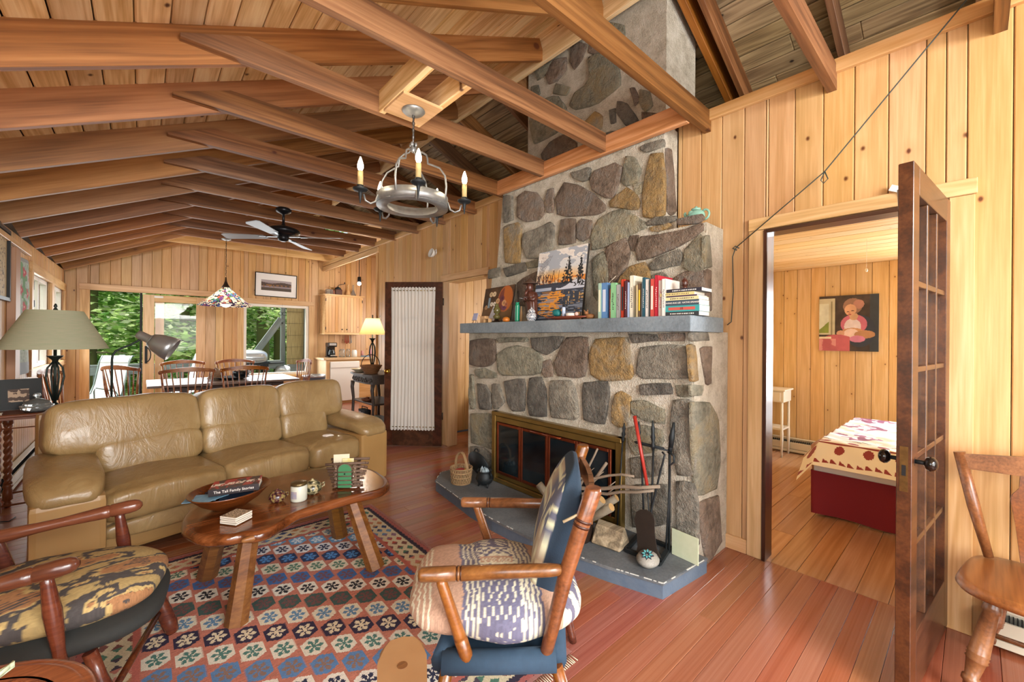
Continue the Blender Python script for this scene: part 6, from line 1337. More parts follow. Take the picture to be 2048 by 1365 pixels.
# ================================================================== LIGHTS
BULB = NT('lit_bulb'); t = BULB; t.p.inputs['Emission Color'].default_value = (1, .86, .66, 1); t.p.inputs['Emission Strength'].default_value = 22; BULB = t.fin('fff2dc', .3)
ZINC = plain('brushed_zinc_iron', '6c7070', .45, .7, var='b9bcbc', vs=18, bump=.2)
WAX = plain('aged_candle_sleeve', 'c9b27c', .6, var='a88f58', vs=30)
cl_ = empty('chandelier', (1.27, 2.37, 2.813), 0, 'round wrought iron ring chandelier with five lit candle bulbs', 'chandelier')
CX_, CY_, RZ = 1.27, 2.37, 2.235
MB().lathe([(0, 0), (.07, 0), (.072, -.006), (.06, -.018), (.03, -.024), (.012, -.03), (0, -.03)], (CX_, CY_, 2.8135), seg=32).done('canopy', ZINC, cl_, world=True)
for k in range(10):
    z_ = 2.775-.022*k; r_ = .0085; a = (k % 2)*PI/2
    MB().tube([(CX_+r_*math.cos(t_*PI/5)*math.cos(a), CY_+r_*math.cos(t_*PI/5)*math.sin(a), z_+.0145*math.sin(t_*PI/5)) for t_ in range(11)], .0022, 5, cap=False).done('chain_link', RUST, cl_, world=True)
MB().lathe([(.212, -.035), (.22, -.035), (.22, .03), (.212, .03), (.212, -.035)], (CX_, CY_, RZ), seg=56).lathe([(.155, -.037), (.22, -.037), (.22, -.03), (.155, -.03), (.155, -.037)], (CX_, CY_, RZ), seg=56).lathe([(.155, -.035), (.16, .0), (.163, .0), (.158, -.035), (.155, -.035)], (CX_, CY_, RZ), seg=56).done('ring', ZINC, cl_, world=True)
for k in range(4):
    a = k*PI/2+.62; c_, s_ = math.cos(a), math.sin(a)
    prof = [(.218, .0), (.224, .08), (.215, .15), (.18, .20), (.13, .222), (.10, .235), (.098, .26), (.09, .29), (.06, .31), (.03, .315), (.015, .33), (.018, .355)]
    MB().tube([(CX_+r*c_, CY_+r*s_, RZ+z) for r, z in prof], .006, 6).sq((CX_+.018*c_, CY_+.018*s_, RZ+.36), (.018, .018, .03), 1, 1, 8, 6).done('stay', ZINC, cl_, world=True)
MB().tube([(CX_, CY_, RZ+.555), (CX_, CY_, RZ+.32)], .004, 6).sq((CX_, CY_, RZ+.33), (.03, .03, .04), 1, 1, 10, 8).done('hanger_stem', ZINC, cl_, world=True)
for k in range(5):
    a = math.atan2(-CY_, -CX_)+.09+k*2*PI/5; c_, s_ = math.cos(a), math.sin(a); Rb = .325
    def P_(r, z): return (CX_+r*c_, CY_+r*s_, RZ+z)
    arm_ = MB().tube([P_(.22, .0), P_(.235, -.045), P_(.265, -.062), P_(.295, -.05), P_(.305, -.015)], .006, 6).done('arm', ZINC, cl_, world=True)
    MB().lathe([(0, -.075), (.003, -.07), (.010, -.02), (.012, -.005), (.035, .0), (.042, .008), (.042, .014), (.03, .016), (.016, .026), (.02, .032), (0, .032)], P_(Rb, .0), seg=20).done('cup', IRON, cl_, world=True)
    MB().lathe([(.0155, .03), (.0155, .115), (0, .116)], P_(Rb, 0), seg=16).done('candle_sleeve', WAX, cl_, world=True)
    MB().lathe([(.009, .116), (.0165, .135), (.0175, .15), (.011, .175), (.003, .198), (0, .20)], P_(Rb, 0), seg=14).done('bulb', BULB, cl_, world=True)
    light('chandelier_bulb_light', 'POINT', P_(Rb, .16), 5.5, (1, .8, .55), .02).parent = cl_
    bpy.data.objects[-1] if False else None
for o in bpy.data.objects:
    if o.type == 'LIGHT' and o.parent == cl_: o.location = V(o.location)-cl_.location
# ceiling fan
FANM = plain('dark_bronze_fan', '232529', .3, .6); BLADE = plain('pale_blue_grey_blade', '9aa4ac', .35)
fc = V((1.20, 5.28, 2.52)); fa = empty('ceiling_fan', fc+V((0, 0, .30)), 0, 'dark bronze ceiling fan with four pale blades hung from the tie beams', 'fan')
MB().lathe([(0, .33), (.06, .33), (.085, .31), (.075, .28), (.03, .26), (.014, .255), (.014, .15), (.03, .13), (.05, .12), (0, .12)], fc, seg=28).done('canopy', FANM, fa, world=True)
MB().lathe([(0, .12), (.08, .115), (.15, .09), (.175, .065), (.17, .04), (.12, .02), (.06, .01), (.06, -.02), (.05, -.045), (.02, -.055), (0, -.055)], fc, seg=36).done('motor', FANM, fa, world=True)
for k in range(4):
    a = .55+k*PI/2+.35; m_ = Matrix.Translation(fc) @ Matrix.Rotation(a, 4, 'Z')
    def tp_(b): b.bm.transform(m_); return b
    ir = tp_(MB().box((.13, 0, .0), (.14, .03, .006)).box((.22, 0, -.002), (.08, .07, .006), bev=.002)).done('blade_iron', FANM, fa, world=True)
    bl2 = MB().prism([(.20, -.045), (.62, -.068), (.655, -.05), (.655, .05), (.62, .068), (.20, .045)], .006, Matrix.Rotation(.2, 4, 'X') @ Matrix.Translation((0, 0, -.008))); tp_(bl2).done('blade', BLADE, fa, world=True)
MB().tube([fc+V((.03, 0, -.05)), fc+V((.03, 0, -.40))], .0015, 4).sq(fc+V((.03, 0, -.41)), (.012, .012, .02), 1, 1, 8, 6).done('pull_chain', BRASS, fa, world=True)
# stained glass pendant
pc_ = V((.93, 7.45, 0)); pn = empty('stained_glass_pendant', pc_+V((0, 0, 2.83)), 0, 'floral stained glass pendant lamp on a chain over the dining table', 'lamp')
seg = 112; nr = 26; bm = bmesh.new(); rr_ = []
for j in range(nr+1):
    f_ = j/nr; r_ = .055+(.345-.055)*f_; z_ = 2.10-.27*f_**.88
    rr_.append([bm.verts.new((pc_.x+r_*math.cos(2*PI*k/seg), pc_.y+r_*math.sin(2*PI*k/seg), z_)) for k in range(seg)])
cols = []; rn = random.Random(3); palg = ['efe6d0', 'f2ecd8', 'e6d9a8', '4f8f9a', '5a74b0', '7a4f8a', 'b8654f', 'efe6c4', 'f4efe0', '4f8568', 'f0e9d4', 'f2ecd8']
cells = [(rn.random()*2*PI, rn.random(), rn.choice(palg)) for _ in range(420)]
for j in range(nr):
    for k in range(seg):
        f = bm.faces.new((rr_[j][k], rr_[j][(k+1) % seg], rr_[j+1][(k+1) % seg], rr_[j+1][k]))
        a = 2*PI*(k+.5)/seg; v_ = (j+.5)/nr; ds = sorted((math.hypot((((a-ca+PI) % (2*PI))-PI)*(.2+v_)*1.1, (v_-cv_)*1.3), c) for ca, cv_, c in cells)[:2]
        edge = ds[1][0]-ds[0][0] < .007; c = hexs(ds[0][1])[0]*.97 if not edge else hexs('2a2418')[0]
        if v_ > .75 and rn.random() < .3: c = hexs('3c2f5a')[0]
        cols.append(c)
me = bpy.data.meshes.new('glass_shade'); bm.to_mesh(me); bm.free(); set_cols(me, rgb_faces=np.array(cols))
t = NT('stained_glass'); at = t.n('Attribute', attribute_name='Col'); tl = t.n('BsdfTranslucent'); t.set(tl.inputs[0], at.outputs['Color']); gl2 = t.n('BsdfDiffuse'); t.set(gl2.inputs[0], at.outputs['Color'])
mx2 = t.n('MixShader', i0=.35); t.set(mx2.inputs[1], tl); t.set(mx2.inputs[2], gl2); t.t.links.new(mx2.outputs[0], t.t.nodes['Material Output'].inputs[0]); fin('glass_shade', me, t.m, pn, True)
MB().lathe([(.056, 2.105), (.05, 2.115), (.03, 2.15), (.012, 2.20), (.008, 2.26), (0, 2.26)], (pc_.x, pc_.y, 0), seg=24).done('bronze_cap', DKB, pn, world=True)
MB().lathe([(0, 2.83), (.06, 2.83), (.062, 2.82), (.03, 2.805), (0, 2.80)], (pc_.x, pc_.y, 0), seg=24).done('canopy', ZINC, pn, world=True)
ch = MB()
for k in range(26): z_ = 2.27+.0205*k; ch.tube([(pc_.x+.006*math.cos(k*1.57+.4), pc_.y+.006*math.sin(k*1.57+.4), z_), (pc_.x-.006*math.cos(k*1.57+.4), pc_.y-.006*math.sin(k*1.57+.4), z_+.024)], .004, 5)
ch.done('chain', DKB, pn, world=True)
MB().sq((pc_.x, pc_.y, 1.87), (.13, .13, .12), 1, 1, 20, 12).done('bulb', BULB, pn, world=True)
lo = light('pendant_bulb_light', 'POINT', (pc_.x, pc_.y, 1.90), 9, (1, .86, .66), .05)
tag(MB().bar((.5, 8.0, 2.86), (.78, 8.0, 2.855), .03, .02).done('white_hook_plate', WHITEM, pn, world=True)) if False else None
# kitchen ceiling light
g = empty('kitchen_spotlight', (3.15, 8.0, 2.55), 0, 'bright bare spotlight hanging just inside the kitchen opening', 'lamp')
MB().sq((3.15, 8.0, 2.42), (.07, .07, .07), 1, 1, 16, 10).done('bulb', BULB, g, world=True); MB().lathe([(0, 2.55), (.03, 2.55), (.035, 2.47), (.025, 2.45), (0, 2.45)], (3.15, 8.0, 0), seg=16).tube([(3.15, 8.0, 2.55), (3.15, 8.0, 2.95)], .006, 6).done('holder', IRON, g, world=True)
light('kitchen_bulb_light', 'POINT', (3.15, 8.0, 2.36), 26, (1, .9, .75), .04)
# cord on the right wall
CORD = plain('dark_green_cord', '3a4440', .7)
cd_ = MB().tube([(2.80, -.14, 3.13), (2.82, .03, 2.96), (2.865, .57, 2.335), (2.895, 1.04, 1.99)], .0032, 6); cd_.tube([(2.865, .57, 2.335), (2.866, .555, 2.29), (2.866, .575, 2.27), (2.866, .588, 2.29), (2.865, .572, 2.33)], .003, 6)
cd_.tube([(2.895, 1.04, 1.99), (2.905, 1.055, 1.975), (2.905, 1.07, 1.93), (2.908, 1.065, 1.7), (2.905, 1.075, 1.50), (2.905, 1.10, 1.48)], .0032, 6); cd_.tube([(2.905, 1.03, 1.98), (2.895, 1.05, 1.995), (2.9, 1.068, 1.985), (2.91, 1.045, 1.97)], .004, 6)
tag(cd_.done('stretched_cord', CORD), 'dark cord stretched diagonally along the plank wall to a hook by the fireplace', 'cord')
# ================================================================== RIGHT CORNER CHAIR, HEATER
rc = empty('plank_seat_chair', (2.62, -.30, 0), 0, 'maple side chair with arrow-shaped splats at the right edge', 'chair')
Z0 = .45; m_ = Matrix.Translation((2.60, -.235, Z0-.018)) @ Matrix.Rotation(math.radians(-8), 4, 'Z')
MB().sq((0, 0, 0), (.46, .47, .035), .5, .45, 44, 8, m=m_).done('seat', CHAIRW, rc) if False else None
b = MB().sq((-.03, 0, -.015), (.50, .54, .045), .45, .5, 44, 8); b.bm.transform(m_); b.done('seat', CHAIRW, rc, world=True)
LEGP = [(0, .016), (.05, .017), (.12, .026), (.16, .027), (.17, .022), (.55, .030), (.56, .0325), (.575, .029), (.59, .0325), (.605, .029), (.62, .0325), (.63, .028), (.78, .020), (.79, .026), (.83, .026), (.84, .018), (1, .013)]
for (a, b_) in (((2.44, -.06), (2.38, .02)), ((2.73, -.10), (2.79, -.03)), ((2.44, -.40), (2.38, -.48)), ((2.74, -.40), (2.80, -.46))):
    turned(MB(), (a[0], a[1], Z0-.035), (b_[0], b_[1], 0), LEGP, 18).done('leg', CHAIRW, rc, world=True)
MB().tube([(2.40, -.0, .18), (2.60, -.04, .19), (2.77, -.05, .18)], [.010, .014, .010], 8).tube([(2.585, -.04, .19), (2.585, -.44, .19)], .010, 8).done('stretcher', CHAIRW, rc, world=True)
for (a, b_) in (((2.765, -.045), (2.725, .045)), ((2.78, -.42), (2.80, -.50))):
    MB().tube([(a[0], a[1], Z0-.01), ((a[0]+b_[0])/2+.02, (a[1]+b_[1])/2, Z0+.2), (b_[0]+.05, b_[1], Z0+.43)], [.016, .022, .020], 12).done('back_post', CHAIRW, rc, world=True)
mcr = orient((2.775, .045, .845), (2.85, -.50, .845))[0]; b = MB().prism([(-.27, -.035), (.27, -.035), (.27, .03), (.12, .045), (.06, .055), (-.06, .055), (-.12, .045), (-.27, .03)], .018, mcr @ Matrix.Rotation(PI/2, 4, 'X'), bev=.004); b.done('crest_rail', CHAIRW, rc, world=True)
for k in range(3):
    f_ = (.25, .5, .75)[k]; bs = V((2.77, -.045, Z0)).lerp(V((2.785, -.42, Z0)), f_); tp2 = V((2.785, .045, .82)).lerp(V((2.85, -.50, .82)), f_)
    ms2 = frameM(bs, (.03, -1, 0), tp2-bs); L_ = (tp2-bs).length
    MB().prism([(-.007, 0), (.007, 0), (.02, L_*.4), (.034, L_*.68), (.03, L_*.74), (.008, L_*.82), (.007, L_), (-.007, L_), (-.008, L_*.82), (-.03, L_*.74), (-.034, L_*.68), (-.02, L_*.4)], .010, ms2, bev=.002).done('arrow_splat', CHAIRW, rc, world=True)
def heater(name, a, b_, nx_, lab):
    a, b_ = V(a), V(b_); d = (b_-a).normalized(); n_ = V(nx_); g = empty(name, (a+b_)/2, 0, lab, 'heater')
    for (z0, z1, t0, t1, nm, mt_) in ((.02, .18, 0, .012, 'back_plate', HW), (.055, .135, .045, .058, 'front_cover', HW), (.02, .05, .02, .06, 'bottom_lip', HW), (.175, .185, 0, .045, 'top_lip', HW)):
        mid = (a+b_)/2+n_*((t0+t1)/2); m, L = orient(a+n_*((t0+t1)/2)+V((0, 0, (z0+z1)/2)), b_+n_*((t0+t1)/2)+V((0, 0, (z0+z1)/2)))
        MB()._bar(m, L, t1-t0, z1-z0, .001).done(nm, mt_, g, world=True)
    fn = MB(); L = (b_-a).length; k = int(min(L/.012, 110))
    for i in range(k): p = a.lerp(b_, (i+.5)/k)+n_*.03; fn.box(p+V((0, 0, .11)), (.003 if abs(d.x) > .5 else .035, .035 if abs(d.x) > .5 else .003, .09))
    fo = fn.done('fins', DARK, g, world=True); fo['kind'] = 'stuff'
    return g
HW = plain('almond_heater_enamel', 'cfc7b0', .4)
heater('baseboard_heater', (2.915, -.03, 0), (2.915, -1.3, 0), (-1, 0, 0), 'almond electric baseboard heater under the plank wall behind the maple chair')
heater('baseboard_heater', (-.89, 5.4, 0), (-.89, 9.3, 0), (1, 0, 0), 'baseboard heater below the left dining windows')
heater('baseboard_heater', (5.98, 1.7, 0), (5.98, -.6, 0), (-1, 0, 0), 'baseboard heater along the bedroom back wall')
# ================================================================== BEDROOM
bd = empty('quilted_bed', (4.6, .1, 0), 0, 'bed with a white quilt of dark red leaves and a crimson bed skirt', 'bed')
BX0, BX1, BY0, BY1 = 3.95, 5.45, -.85, .86
MB().box(((BX0+BX1)/2, (BY0+BY1)/2, .44), (BX1-BX0-.02, BY1-BY0-.02, .24), bev=.04, seg=2).done('mattress', plain('white_mattress', 'dcd8d0', .9), bd, world=True)
SK = plain('crimson_bed_skirt', '7a1622', .8)
def skirt(name, pts, z0, z1, mat, amp, freq, flare=.03, nz=8):
    bm = bmesh.new(); dense = []
    for a, b in zip(pts, pts[1:]):
        a, b = V((*a, 0)), V((*b, 0)); n = int((b-a).length/.02)
        nrm = V(((b-a).y, -(b-a).x, 0)).normalized()
        for i in range(n): dense.append((a.lerp(b, i/n), nrm))
    g = []
    for j in range(nz+1):
        f = j/nz; row = []
        for i, (p, nrm) in enumerate(dense):
            d = (amp*math.sin(i*.02*freq)+amp*1.5*mnoise.noise(V((i*.04, 0, 1))))*f+flare*f
            row.append(bm.verts.new((p.x+nrm.x*d, p.y+nrm.y*d, z1+(z0-z1)*f)))
        g.append(row)
    for j in range(nz):
        for i in range(len(dense)-1): fc_ = bm.faces.new((g[j][i], g[j][i+1], g[j+1][i+1], g[j+1][i])); fc_.smooth = True
    me = bpy.data.meshes.new(name); bm.to_mesh(me); bm.free(); return fin(name, me, mat, bd, True)
skirt('bed_skirt', [(BX1, BY1), (BX0, BY1), (BX0, BY0)][::1], .02, .36, SK, .02, 14, -.03)
skirt('peach_blanket', [(BX1, BY1), (BX0, BY1), (BX0, BY0)], .35, .56, plain('peach_knit', 'b88a6a', .9, var='a57655', vs=90), .004, 30, -.035)
def quiltf(x, y):
    out = np.tile(hexs('d9d2c2')[0], (len(x), 1)); e = x+.84  # distance from the foot edge (x local -)
    l = ((np.hypot((np.modf(np.abs(y)/.17)[0]-.5)*.17/.030, (e-.155)/.038) < 1) | (np.hypot((np.modf(np.abs(y)/.17+.4)[0]-.5)*.17/.034, (e-.26)/.030) < 1)); out = msk(out, l, '7e2026')
    out = msk(out, np.abs(e-.205) < .006, '7e2026'); tri = np.modf(np.abs(y)/.05)[0]; out = msk(out, (e > .03) & (e < .07) & (tri > (e-.03)/.04), '7e2026'); out = msk(out, np.abs(e-.33-.012*(np.floor(y/.03) % 2)) < .008, '444a5c')
    n = fbm(x*7, y*7, 5); c = (e > .36) & ((np.abs(np.modf(np.abs(x+5)/.5)[0]-.5)+np.abs(np.modf(np.abs(y+5)/.5)[0]-.5)) < .38) & (vnoise(x*26, y*26, 2) > .45); out = msk(out, c, '8c5a78'); out = msk(out, (e > .36) & ~c & (n > .4), 'dfe2ea')
    return out
pgrid('quilt', 1.68, 2.0, 260, 300, quiltf, PAINT_M, bd, Matrix.Translation((4.60-.01, -.09, .60)), zf=lambda X, Y: np.where(X < -.62, -.15*np.clip((-.62-X)/.22, 0, 1)**1.0, 0)+np.where(Y > .90, -.2*np.clip((Y-.90)/.14, 0, 1), 0)+.006*np.sin(X*30)*np.sin(Y*26)-.0*X)
def womanf(x, y):
    u = x/.53+.5; v = y/.64+.5; n = fbm(u*8, v*8, 3); out = hexs('3a302a')[0]*(.7+.6*n)[:, None]; out = msk(out, (u > .86), '2f3840')
    out = msk(out, (u < .28) & (v > .30) & (v < .95), 'b8b49a'); out = msk(out, (u < .17) & (v > .40) & (v < .86), 'c9cdbd'); out = msk(out, (u < .17) & (v > .33) & (v < .38+.9*u), '7a8a3a'); out = msk(out, (np.abs(u-.22) < .012) & (v > .3) & (v < .9), '8a8468')
    el = lambda a, b, r, s: np.hypot((u-a)/r, (v-b)/s) < 1
    out = msk(out, el(.70, .36, .26, .28), '2b3442'); out = msk(out, el(.60, .48, .22, .17), 'b9657a'); out = msk(out, el(.58, .44, .14, .14), 'cfc4c8'); out = msk(out, el(.60, .62, .07, .07), 'c09a78')
    out = msk(out, el(.58, .80, .16, .14), '8a6a5a'); out = msk(out, el(.68, .83, .09, .08), 'a8786a'); out = msk(out, el(.545, .735, .10, .10), 'c89a7a'); out = msk(out, el(.51, .70, .03, .008) | el(.58, .715, .03, .008), '4a3028'); out = msk(out, el(.535, .655, .03, .010), '9a4a44'); out = msk(out, el(.53, .69, .012, .03), 'b58464')
    out = msk(out, el(.58, .36, .17, .055), 'b98a62'); out = msk(out, el(.56, .31, .13, .09), 'd5bdb4'); out = msk(out, el(.78, .30, .17, .07), 'a87c58'); out = msk(out, el(.38, .32, .07, .05), 'c0957a'); out = msk(out, el(.66, .22, .13, .06), 'c27a98')
    out = msk(out, (v < .22+.08*np.sin(u*5)) & (u < .54), 'b05a62'); out = msk(out, (v < .22) & (u < .3) & (n > .5), 'c98a88'); out = msk(out, (v < .26) & (v > .22) & (u < .22), 'ddd2bc')
    return out*(.9+.2*n)[:, None]
leaning('portrait_painting', 'unframed painting of a woman sewing beside a window on the bedroom wall', 'painting', .53, .635, .02, (5.975, .965, 1.264), (0, -1, 0), (0, 0, 1), womanf, 110, 132, EDGE)
NSM = plain('cream_painted_wood', 'd8d2c2', .45)
g = empty('nightstand', (5.75, 1.62, 0), 0, 'slender cream painted nightstand beyond the bedroom door jamb', 'nightstand')
MB().box((5.75, 1.62, .79), (.34, .30, .02), bev=.004).done('top', NSM, g, world=True); MB().box((5.75, 1.62, .715), (.30, .26, .13)).done('apron', NSM, g, world=True); d = MB().box((5.595, 1.62, .715), (.012, .2, .10), bev=.002).done('drawer', NSM, g, world=True); MB().sq((5.58, 1.62, .715), (.02, .02, .02), 1, 1, 8, 6).done('knob', NSM, d, world=True)
MB().box((5.75, 1.62, .33), (.28, .24, .02)).done('shelf', NSM, g, world=True)
for sx_ in (-1, 1):
    for sy_ in (-1, 1): MB().tube([(5.75+sx_*.13, 1.62+sy_*.11, .66), (5.75+sx_*.13, 1.62+sy_*.11, .34), (5.75+sx_*.13, 1.62+sy_*.11, .28), (5.75+sx_*.13, 1.62+sy_*.11, 0)], [.014, .014, .018, .010], 8).done('leg', NSM, g, world=True)
tag(MB().tube([(4.6, .62, 2.249), (4.6, .62, 2.0)], .0015, 4).sq((4.6, .62, 1.985), (.02, .02, .03), .9, .9, 10, 8).done('pull_cord', WHITEM), 'thin white pull cord with a knob hanging from the bedroom ceiling', 'cord')
tag(MB().prism([(2.935, .17), (2.99, .17), (2.99, .24), (2.935, .24)], 0.0) if False else MB().tube([(3.03, .12, .25), (3.03, .12, 1.9)], [.02, .02], 8).done('hanging_robe_edge', TISSUE), 'white towelling edge hanging behind the open french door', 'towel')
# far bedroom
b2 = empty('spare_bed', (4.3, 4.4, 0), 0, 'pale lilac-covered bed seen through the far bedroom doorway', 'bed')
MB().box((4.35, 4.3, .40), (1.3, 1.4, .36), bev=.08, seg=3).done('mattress', plain('lilac_coverlet', 'cfc6d4', .9, bump=.2, bs=20), b2, world=True); MB().box((4.35, 4.3, .13), (1.2, 1.3, .14)).done('bed_base', DARKDOOR, b2, world=True)
for sx_ in (-1, 1):
    for sy_ in (-1, 1): MB().box((4.35+sx_*.5, 4.3+sy_*.55, .03), (.05, .05, .06)).done('leg', DARKDOOR, b2, world=True)
rd_ = empty('oil_radiator', (3.16, 4.10, 0), 0, 'white oil-filled radiator standing in the far bedroom doorway', 'heater')
RW = plain('radiator_enamel', 'dcdad2', .35)
for k in range(7): MB().sq((3.19+.045*k, 4.16+.03*k, .33), (.02, .13, .50), .25, .5, 16, 12).done('fin', RW, rd_, world=True)
MB().box((3.14, 4.12, .34), (.05, .14, .54), rz=.6, bev=.012, seg=2).done('control_box', RW, rd_, world=True); MB().box((3.112, 4.10, .50), (.006, .05, .12), rz=.6, bev=.002).box((3.113, 4.10, .36), (.004, .06, .04), rz=.6).done('control_panel', plain('radiator_panel_grey', '8c8c88', .5), rd_, world=True)
MB().box((3.22, 4.18, .04), (.16, .06, .02)).box((3.42, 4.30, .04), (.16, .06, .02)).done('foot', IRON, rd_, world=True)
for p in ((3.20, 4.14, .015), (3.2, 4.24, .015), (3.42, 4.24, .015), (3.42, 4.36, .015)): MB().sq(p, (.03, .03, .03), 1, 1, 8, 6).done('caster', RUBBER, rd_, world=True)
MB().tube([(3.11, 4.08, .27), (3.07, 4.02, .2), (3.06, 3.98, .06), (3.08, 3.95, .008), (3.2, 4.0, .008), (3.3, 3.9, .008)], .004, 6).done('power_cord', RUBBER, rd_, world=True)
# ================================================================== LEFT SIDE : barley twist table, lamp, pictures
TW = plain('barley_twist_walnut', '7a4326', .35, var='5a2e18', vs=10)
bt = empty('barley_twist_table', (-.59, 4.95, 0), 0, 'narrow walnut table with barley-twist legs in the corner behind the sofa', 'side table')
MB().box((-.59, 4.95, .775), (.50, .46, .022), bev=.006).box((-.59, 4.95, .755), (.46, .42, .02)).done('top', TW, bt, world=True)
for sx_ in (-1, 1):
    for sy_ in (-1, 1):
        cx2, cy2 = -.59+sx_*.20, 4.95+sy_*.18
        b = MB(); b.lathe([(0, .745), (.028, .745), (.030, .73), (.02, .72), (.028, .70), (.03, .67), (.022, .655), (0, .655)], (cx2, cy2, 0), seg=14); b.lathe([(0, .19), (.02, .19), (.03, .17), (.022, .15), (.028, .13), (.028, .06), (.016, .05), (.024, .03), (.018, .003), (0, .0)], (cx2, cy2, 0), seg=14)
        for ph in (0, PI): b.tube([(cx2+.011*math.cos(ph+k*.62), cy2+.011*math.sin(ph+k*.62), .185+.475*k/46) for k in range(47)], .0155, 7)
        b.done('leg', TW, bt, world=True)
MB().tube([(-.79, 4.77, .68), (-.39, 4.77, .68)], .005, 6).sq((-.59, 4.77, .705), (.02, .012, .05), 1, 1, 10, 8).tube([(-.79, 4.77, .11), (-.39, 4.77, .11)], .008, 6).tube([(-.79, 5.13, .11), (-.39, 5.13, .11)], .008, 6).done('stretcher', TW, bt, world=True)
DG = plain('dark_green_iron', '26302c', .45, .5, bump=.1)
SHD = NT('sage_linen_shade'); t = SHD; a_ = t.ramp(t.noise(t.vmul(t.obj(False), (1, 1, 60)), 12, 2), [(.3, 'b8c4a2'), (.7, 'd0cdb4')]); d1 = t.n('BsdfDiffuse'); t.set(d1.inputs[0], a_); d2 = t.n('BsdfTranslucent'); t.set(d2.inputs[0], a_); mx3 = t.n('MixShader', i0=.3); t.set(mx3.inputs[1], d1); t.set(mx3.inputs[2], d2); t.t.links.new(mx3.outputs[0], t.t.nodes['Material Output'].inputs[0])
def tlamp(name, lab, x, y, z, zs0, zs1, r0, r1, shade, met, lit=0):
    g = empty(name, (x, y, z), 0, lab, 'lamp'); h = zs0-z
    MB().lathe([(0, 0), (.07, 0), (.072, .008), (.03, .02), (.014, .04), (0, .04)], (x, y, z), seg=24).tube([(x, y, z+.03), (x, y, z+h+.02)], .010, 10).lathe([(.0, 0), (.05, .004), (.045, -.004), (.02, -.03), (.014, -.06), (0, -.06)], (x, y, z+h-.06), seg=20).done('stem', met, g, world=True)
    for k in range(4):
        a = k*PI/2+.5; c_, s_ = math.cos(a), math.sin(a)
        MB().tube([(x+r*c_, y+r*s_, z+h*f) for r, f in ((.012, .78), (.045, .68), (.055, .52), (.035, .3), (.012, .12))], .007, 6).done('basket_rod', met, g, world=True)
    b = MB().lathe([(r0, zs0), (r1, zs1)], (x, y, 0), seg=48, cap=False)
    for f in [f for f in b.bm.faces if len(f.verts) > 4]: b.bm.faces.remove(f)
    b.done('lamp_shade', shade, g, world=True)
    MB().lathe([(r0-.001, zs0), (r0+.002, zs0), (r0-.001, zs0+.012)], (x, y, 0), seg=48).lathe([(r1+.001, zs1), (r1+.003, zs1-.006), (r1+.0035, zs1-.01)], (x, y, 0), seg=48).done('shade_trim', shade, g, world=True) if False else None
    MB().tube([(x, y, zs0+.02), (x, y, zs1+.01)], .004, 6).lathe([(0, 0), (.016, 0), (.012, .01), (.006, .02), (.012, .03), (.006, .05), (0, .055)], (x, y, zs1+.005), seg=12).tube([(x-r1, y, zs1-.005), (x+r1, y, zs1-.005)], .003, 4).done('harp_and_finial', met, g, world=True)
    if lit: light(name+'_bulb', 'POINT', (x, y, (zs0+zs1)/2), lit, (1, .78, .5), .04); MB().sq((x, y, (zs0+zs1)/2), (.05, .05, .07), 1, 1, 12, 8).done('bulb', BULB, g, world=True)
    return g
tlamp('table_lamp', 'tall dark iron table lamp with a wide sage green shade', -.525, 4.99, .787, 1.265, 1.575, .318, .162, SHD.m, DG)
YSH = NT('parchment_shade'); t = YSH; d1 = t.n('BsdfDiffuse'); d1.inputs[0].default_value = (*lin('d8bc84'), 1); d2 = t.n('BsdfTranslucent'); d2.inputs[0].default_value = (*lin('f0d09a'), 1); mx3 = t.n('MixShader', i0=.6); t.set(mx3.inputs[1], d1); t.set(mx3.inputs[2], d2); t.t.links.new(mx3.outputs[0], t.t.nodes['Material Output'].inputs[0])
tlamp('lit_table_lamp', 'lit iron table lamp with a warm parchment shade on the carved console', 2.62, 6.12, .845, 1.42, 1.665, .195, .10, YSH.m, DG, lit=9)
g = empty('desk_photo_frame', (-.74, 5.02, .787), 0, 'black frame with a small dark photo standing on the twist-leg table', 'picture frame')
b = MB().box((0, .12, 0), (.25, .24, .015)); mfr = frameM((-.72, 5.02, .788), (.95, .30, 0), (0, .12, 1)); b.bm.transform(mfr); b.done('frame', BLACKM, g, world=True)
pgrid('photo', .11, .10, 30, 30, lambda x, y: msk(np.tile(hexs('b59a80')[0], (len(x), 1)), fbm(x*40+5, y*40+5, 1) > .5, '4a3428'), PAINT_M, g, mfr @ Matrix.Translation((0, .11, .0085)))
CRYS = NT('cut_crystal'); CRYS.p.inputs['Transmission Weight'].default_value = .85; CRYS = CRYS.fin('dfe6e6', .05)
g = empty('crystal_dish', (-.60, 4.83, .787), 0, 'cut crystal covered dish on the twist-leg table', 'dish')
b = MB().lathe([(0, 0), (.06, 0), (.085, .02), (.09, .045), (.08, .05), (0, .05)], seg=32)
for v in b.bm.verts:
    a = math.atan2(v.co.y, v.co.x); v.co.x *= 1+.04*math.cos(16*a); v.co.y *= 1+.04*math.cos(16*a)
b.done('dish_body', CRYS, g); MB().lathe([(.08, .05), (.07, .075), (.03, .095), (.01, .10), (.012, .11), (.022, .122), (.016, .138), (0, .142)], seg=24).done('lid', CRYS, g)
tag(MB().box((-.80, 4.80, .788), (.05, .09, .004), rz=.3).box((-.79, 4.84, .7905), (.035, .05, .003), rz=.1).done('playing_cards', PAPER), 'few pale cards lying on the left of the twist-leg table', 'cards')
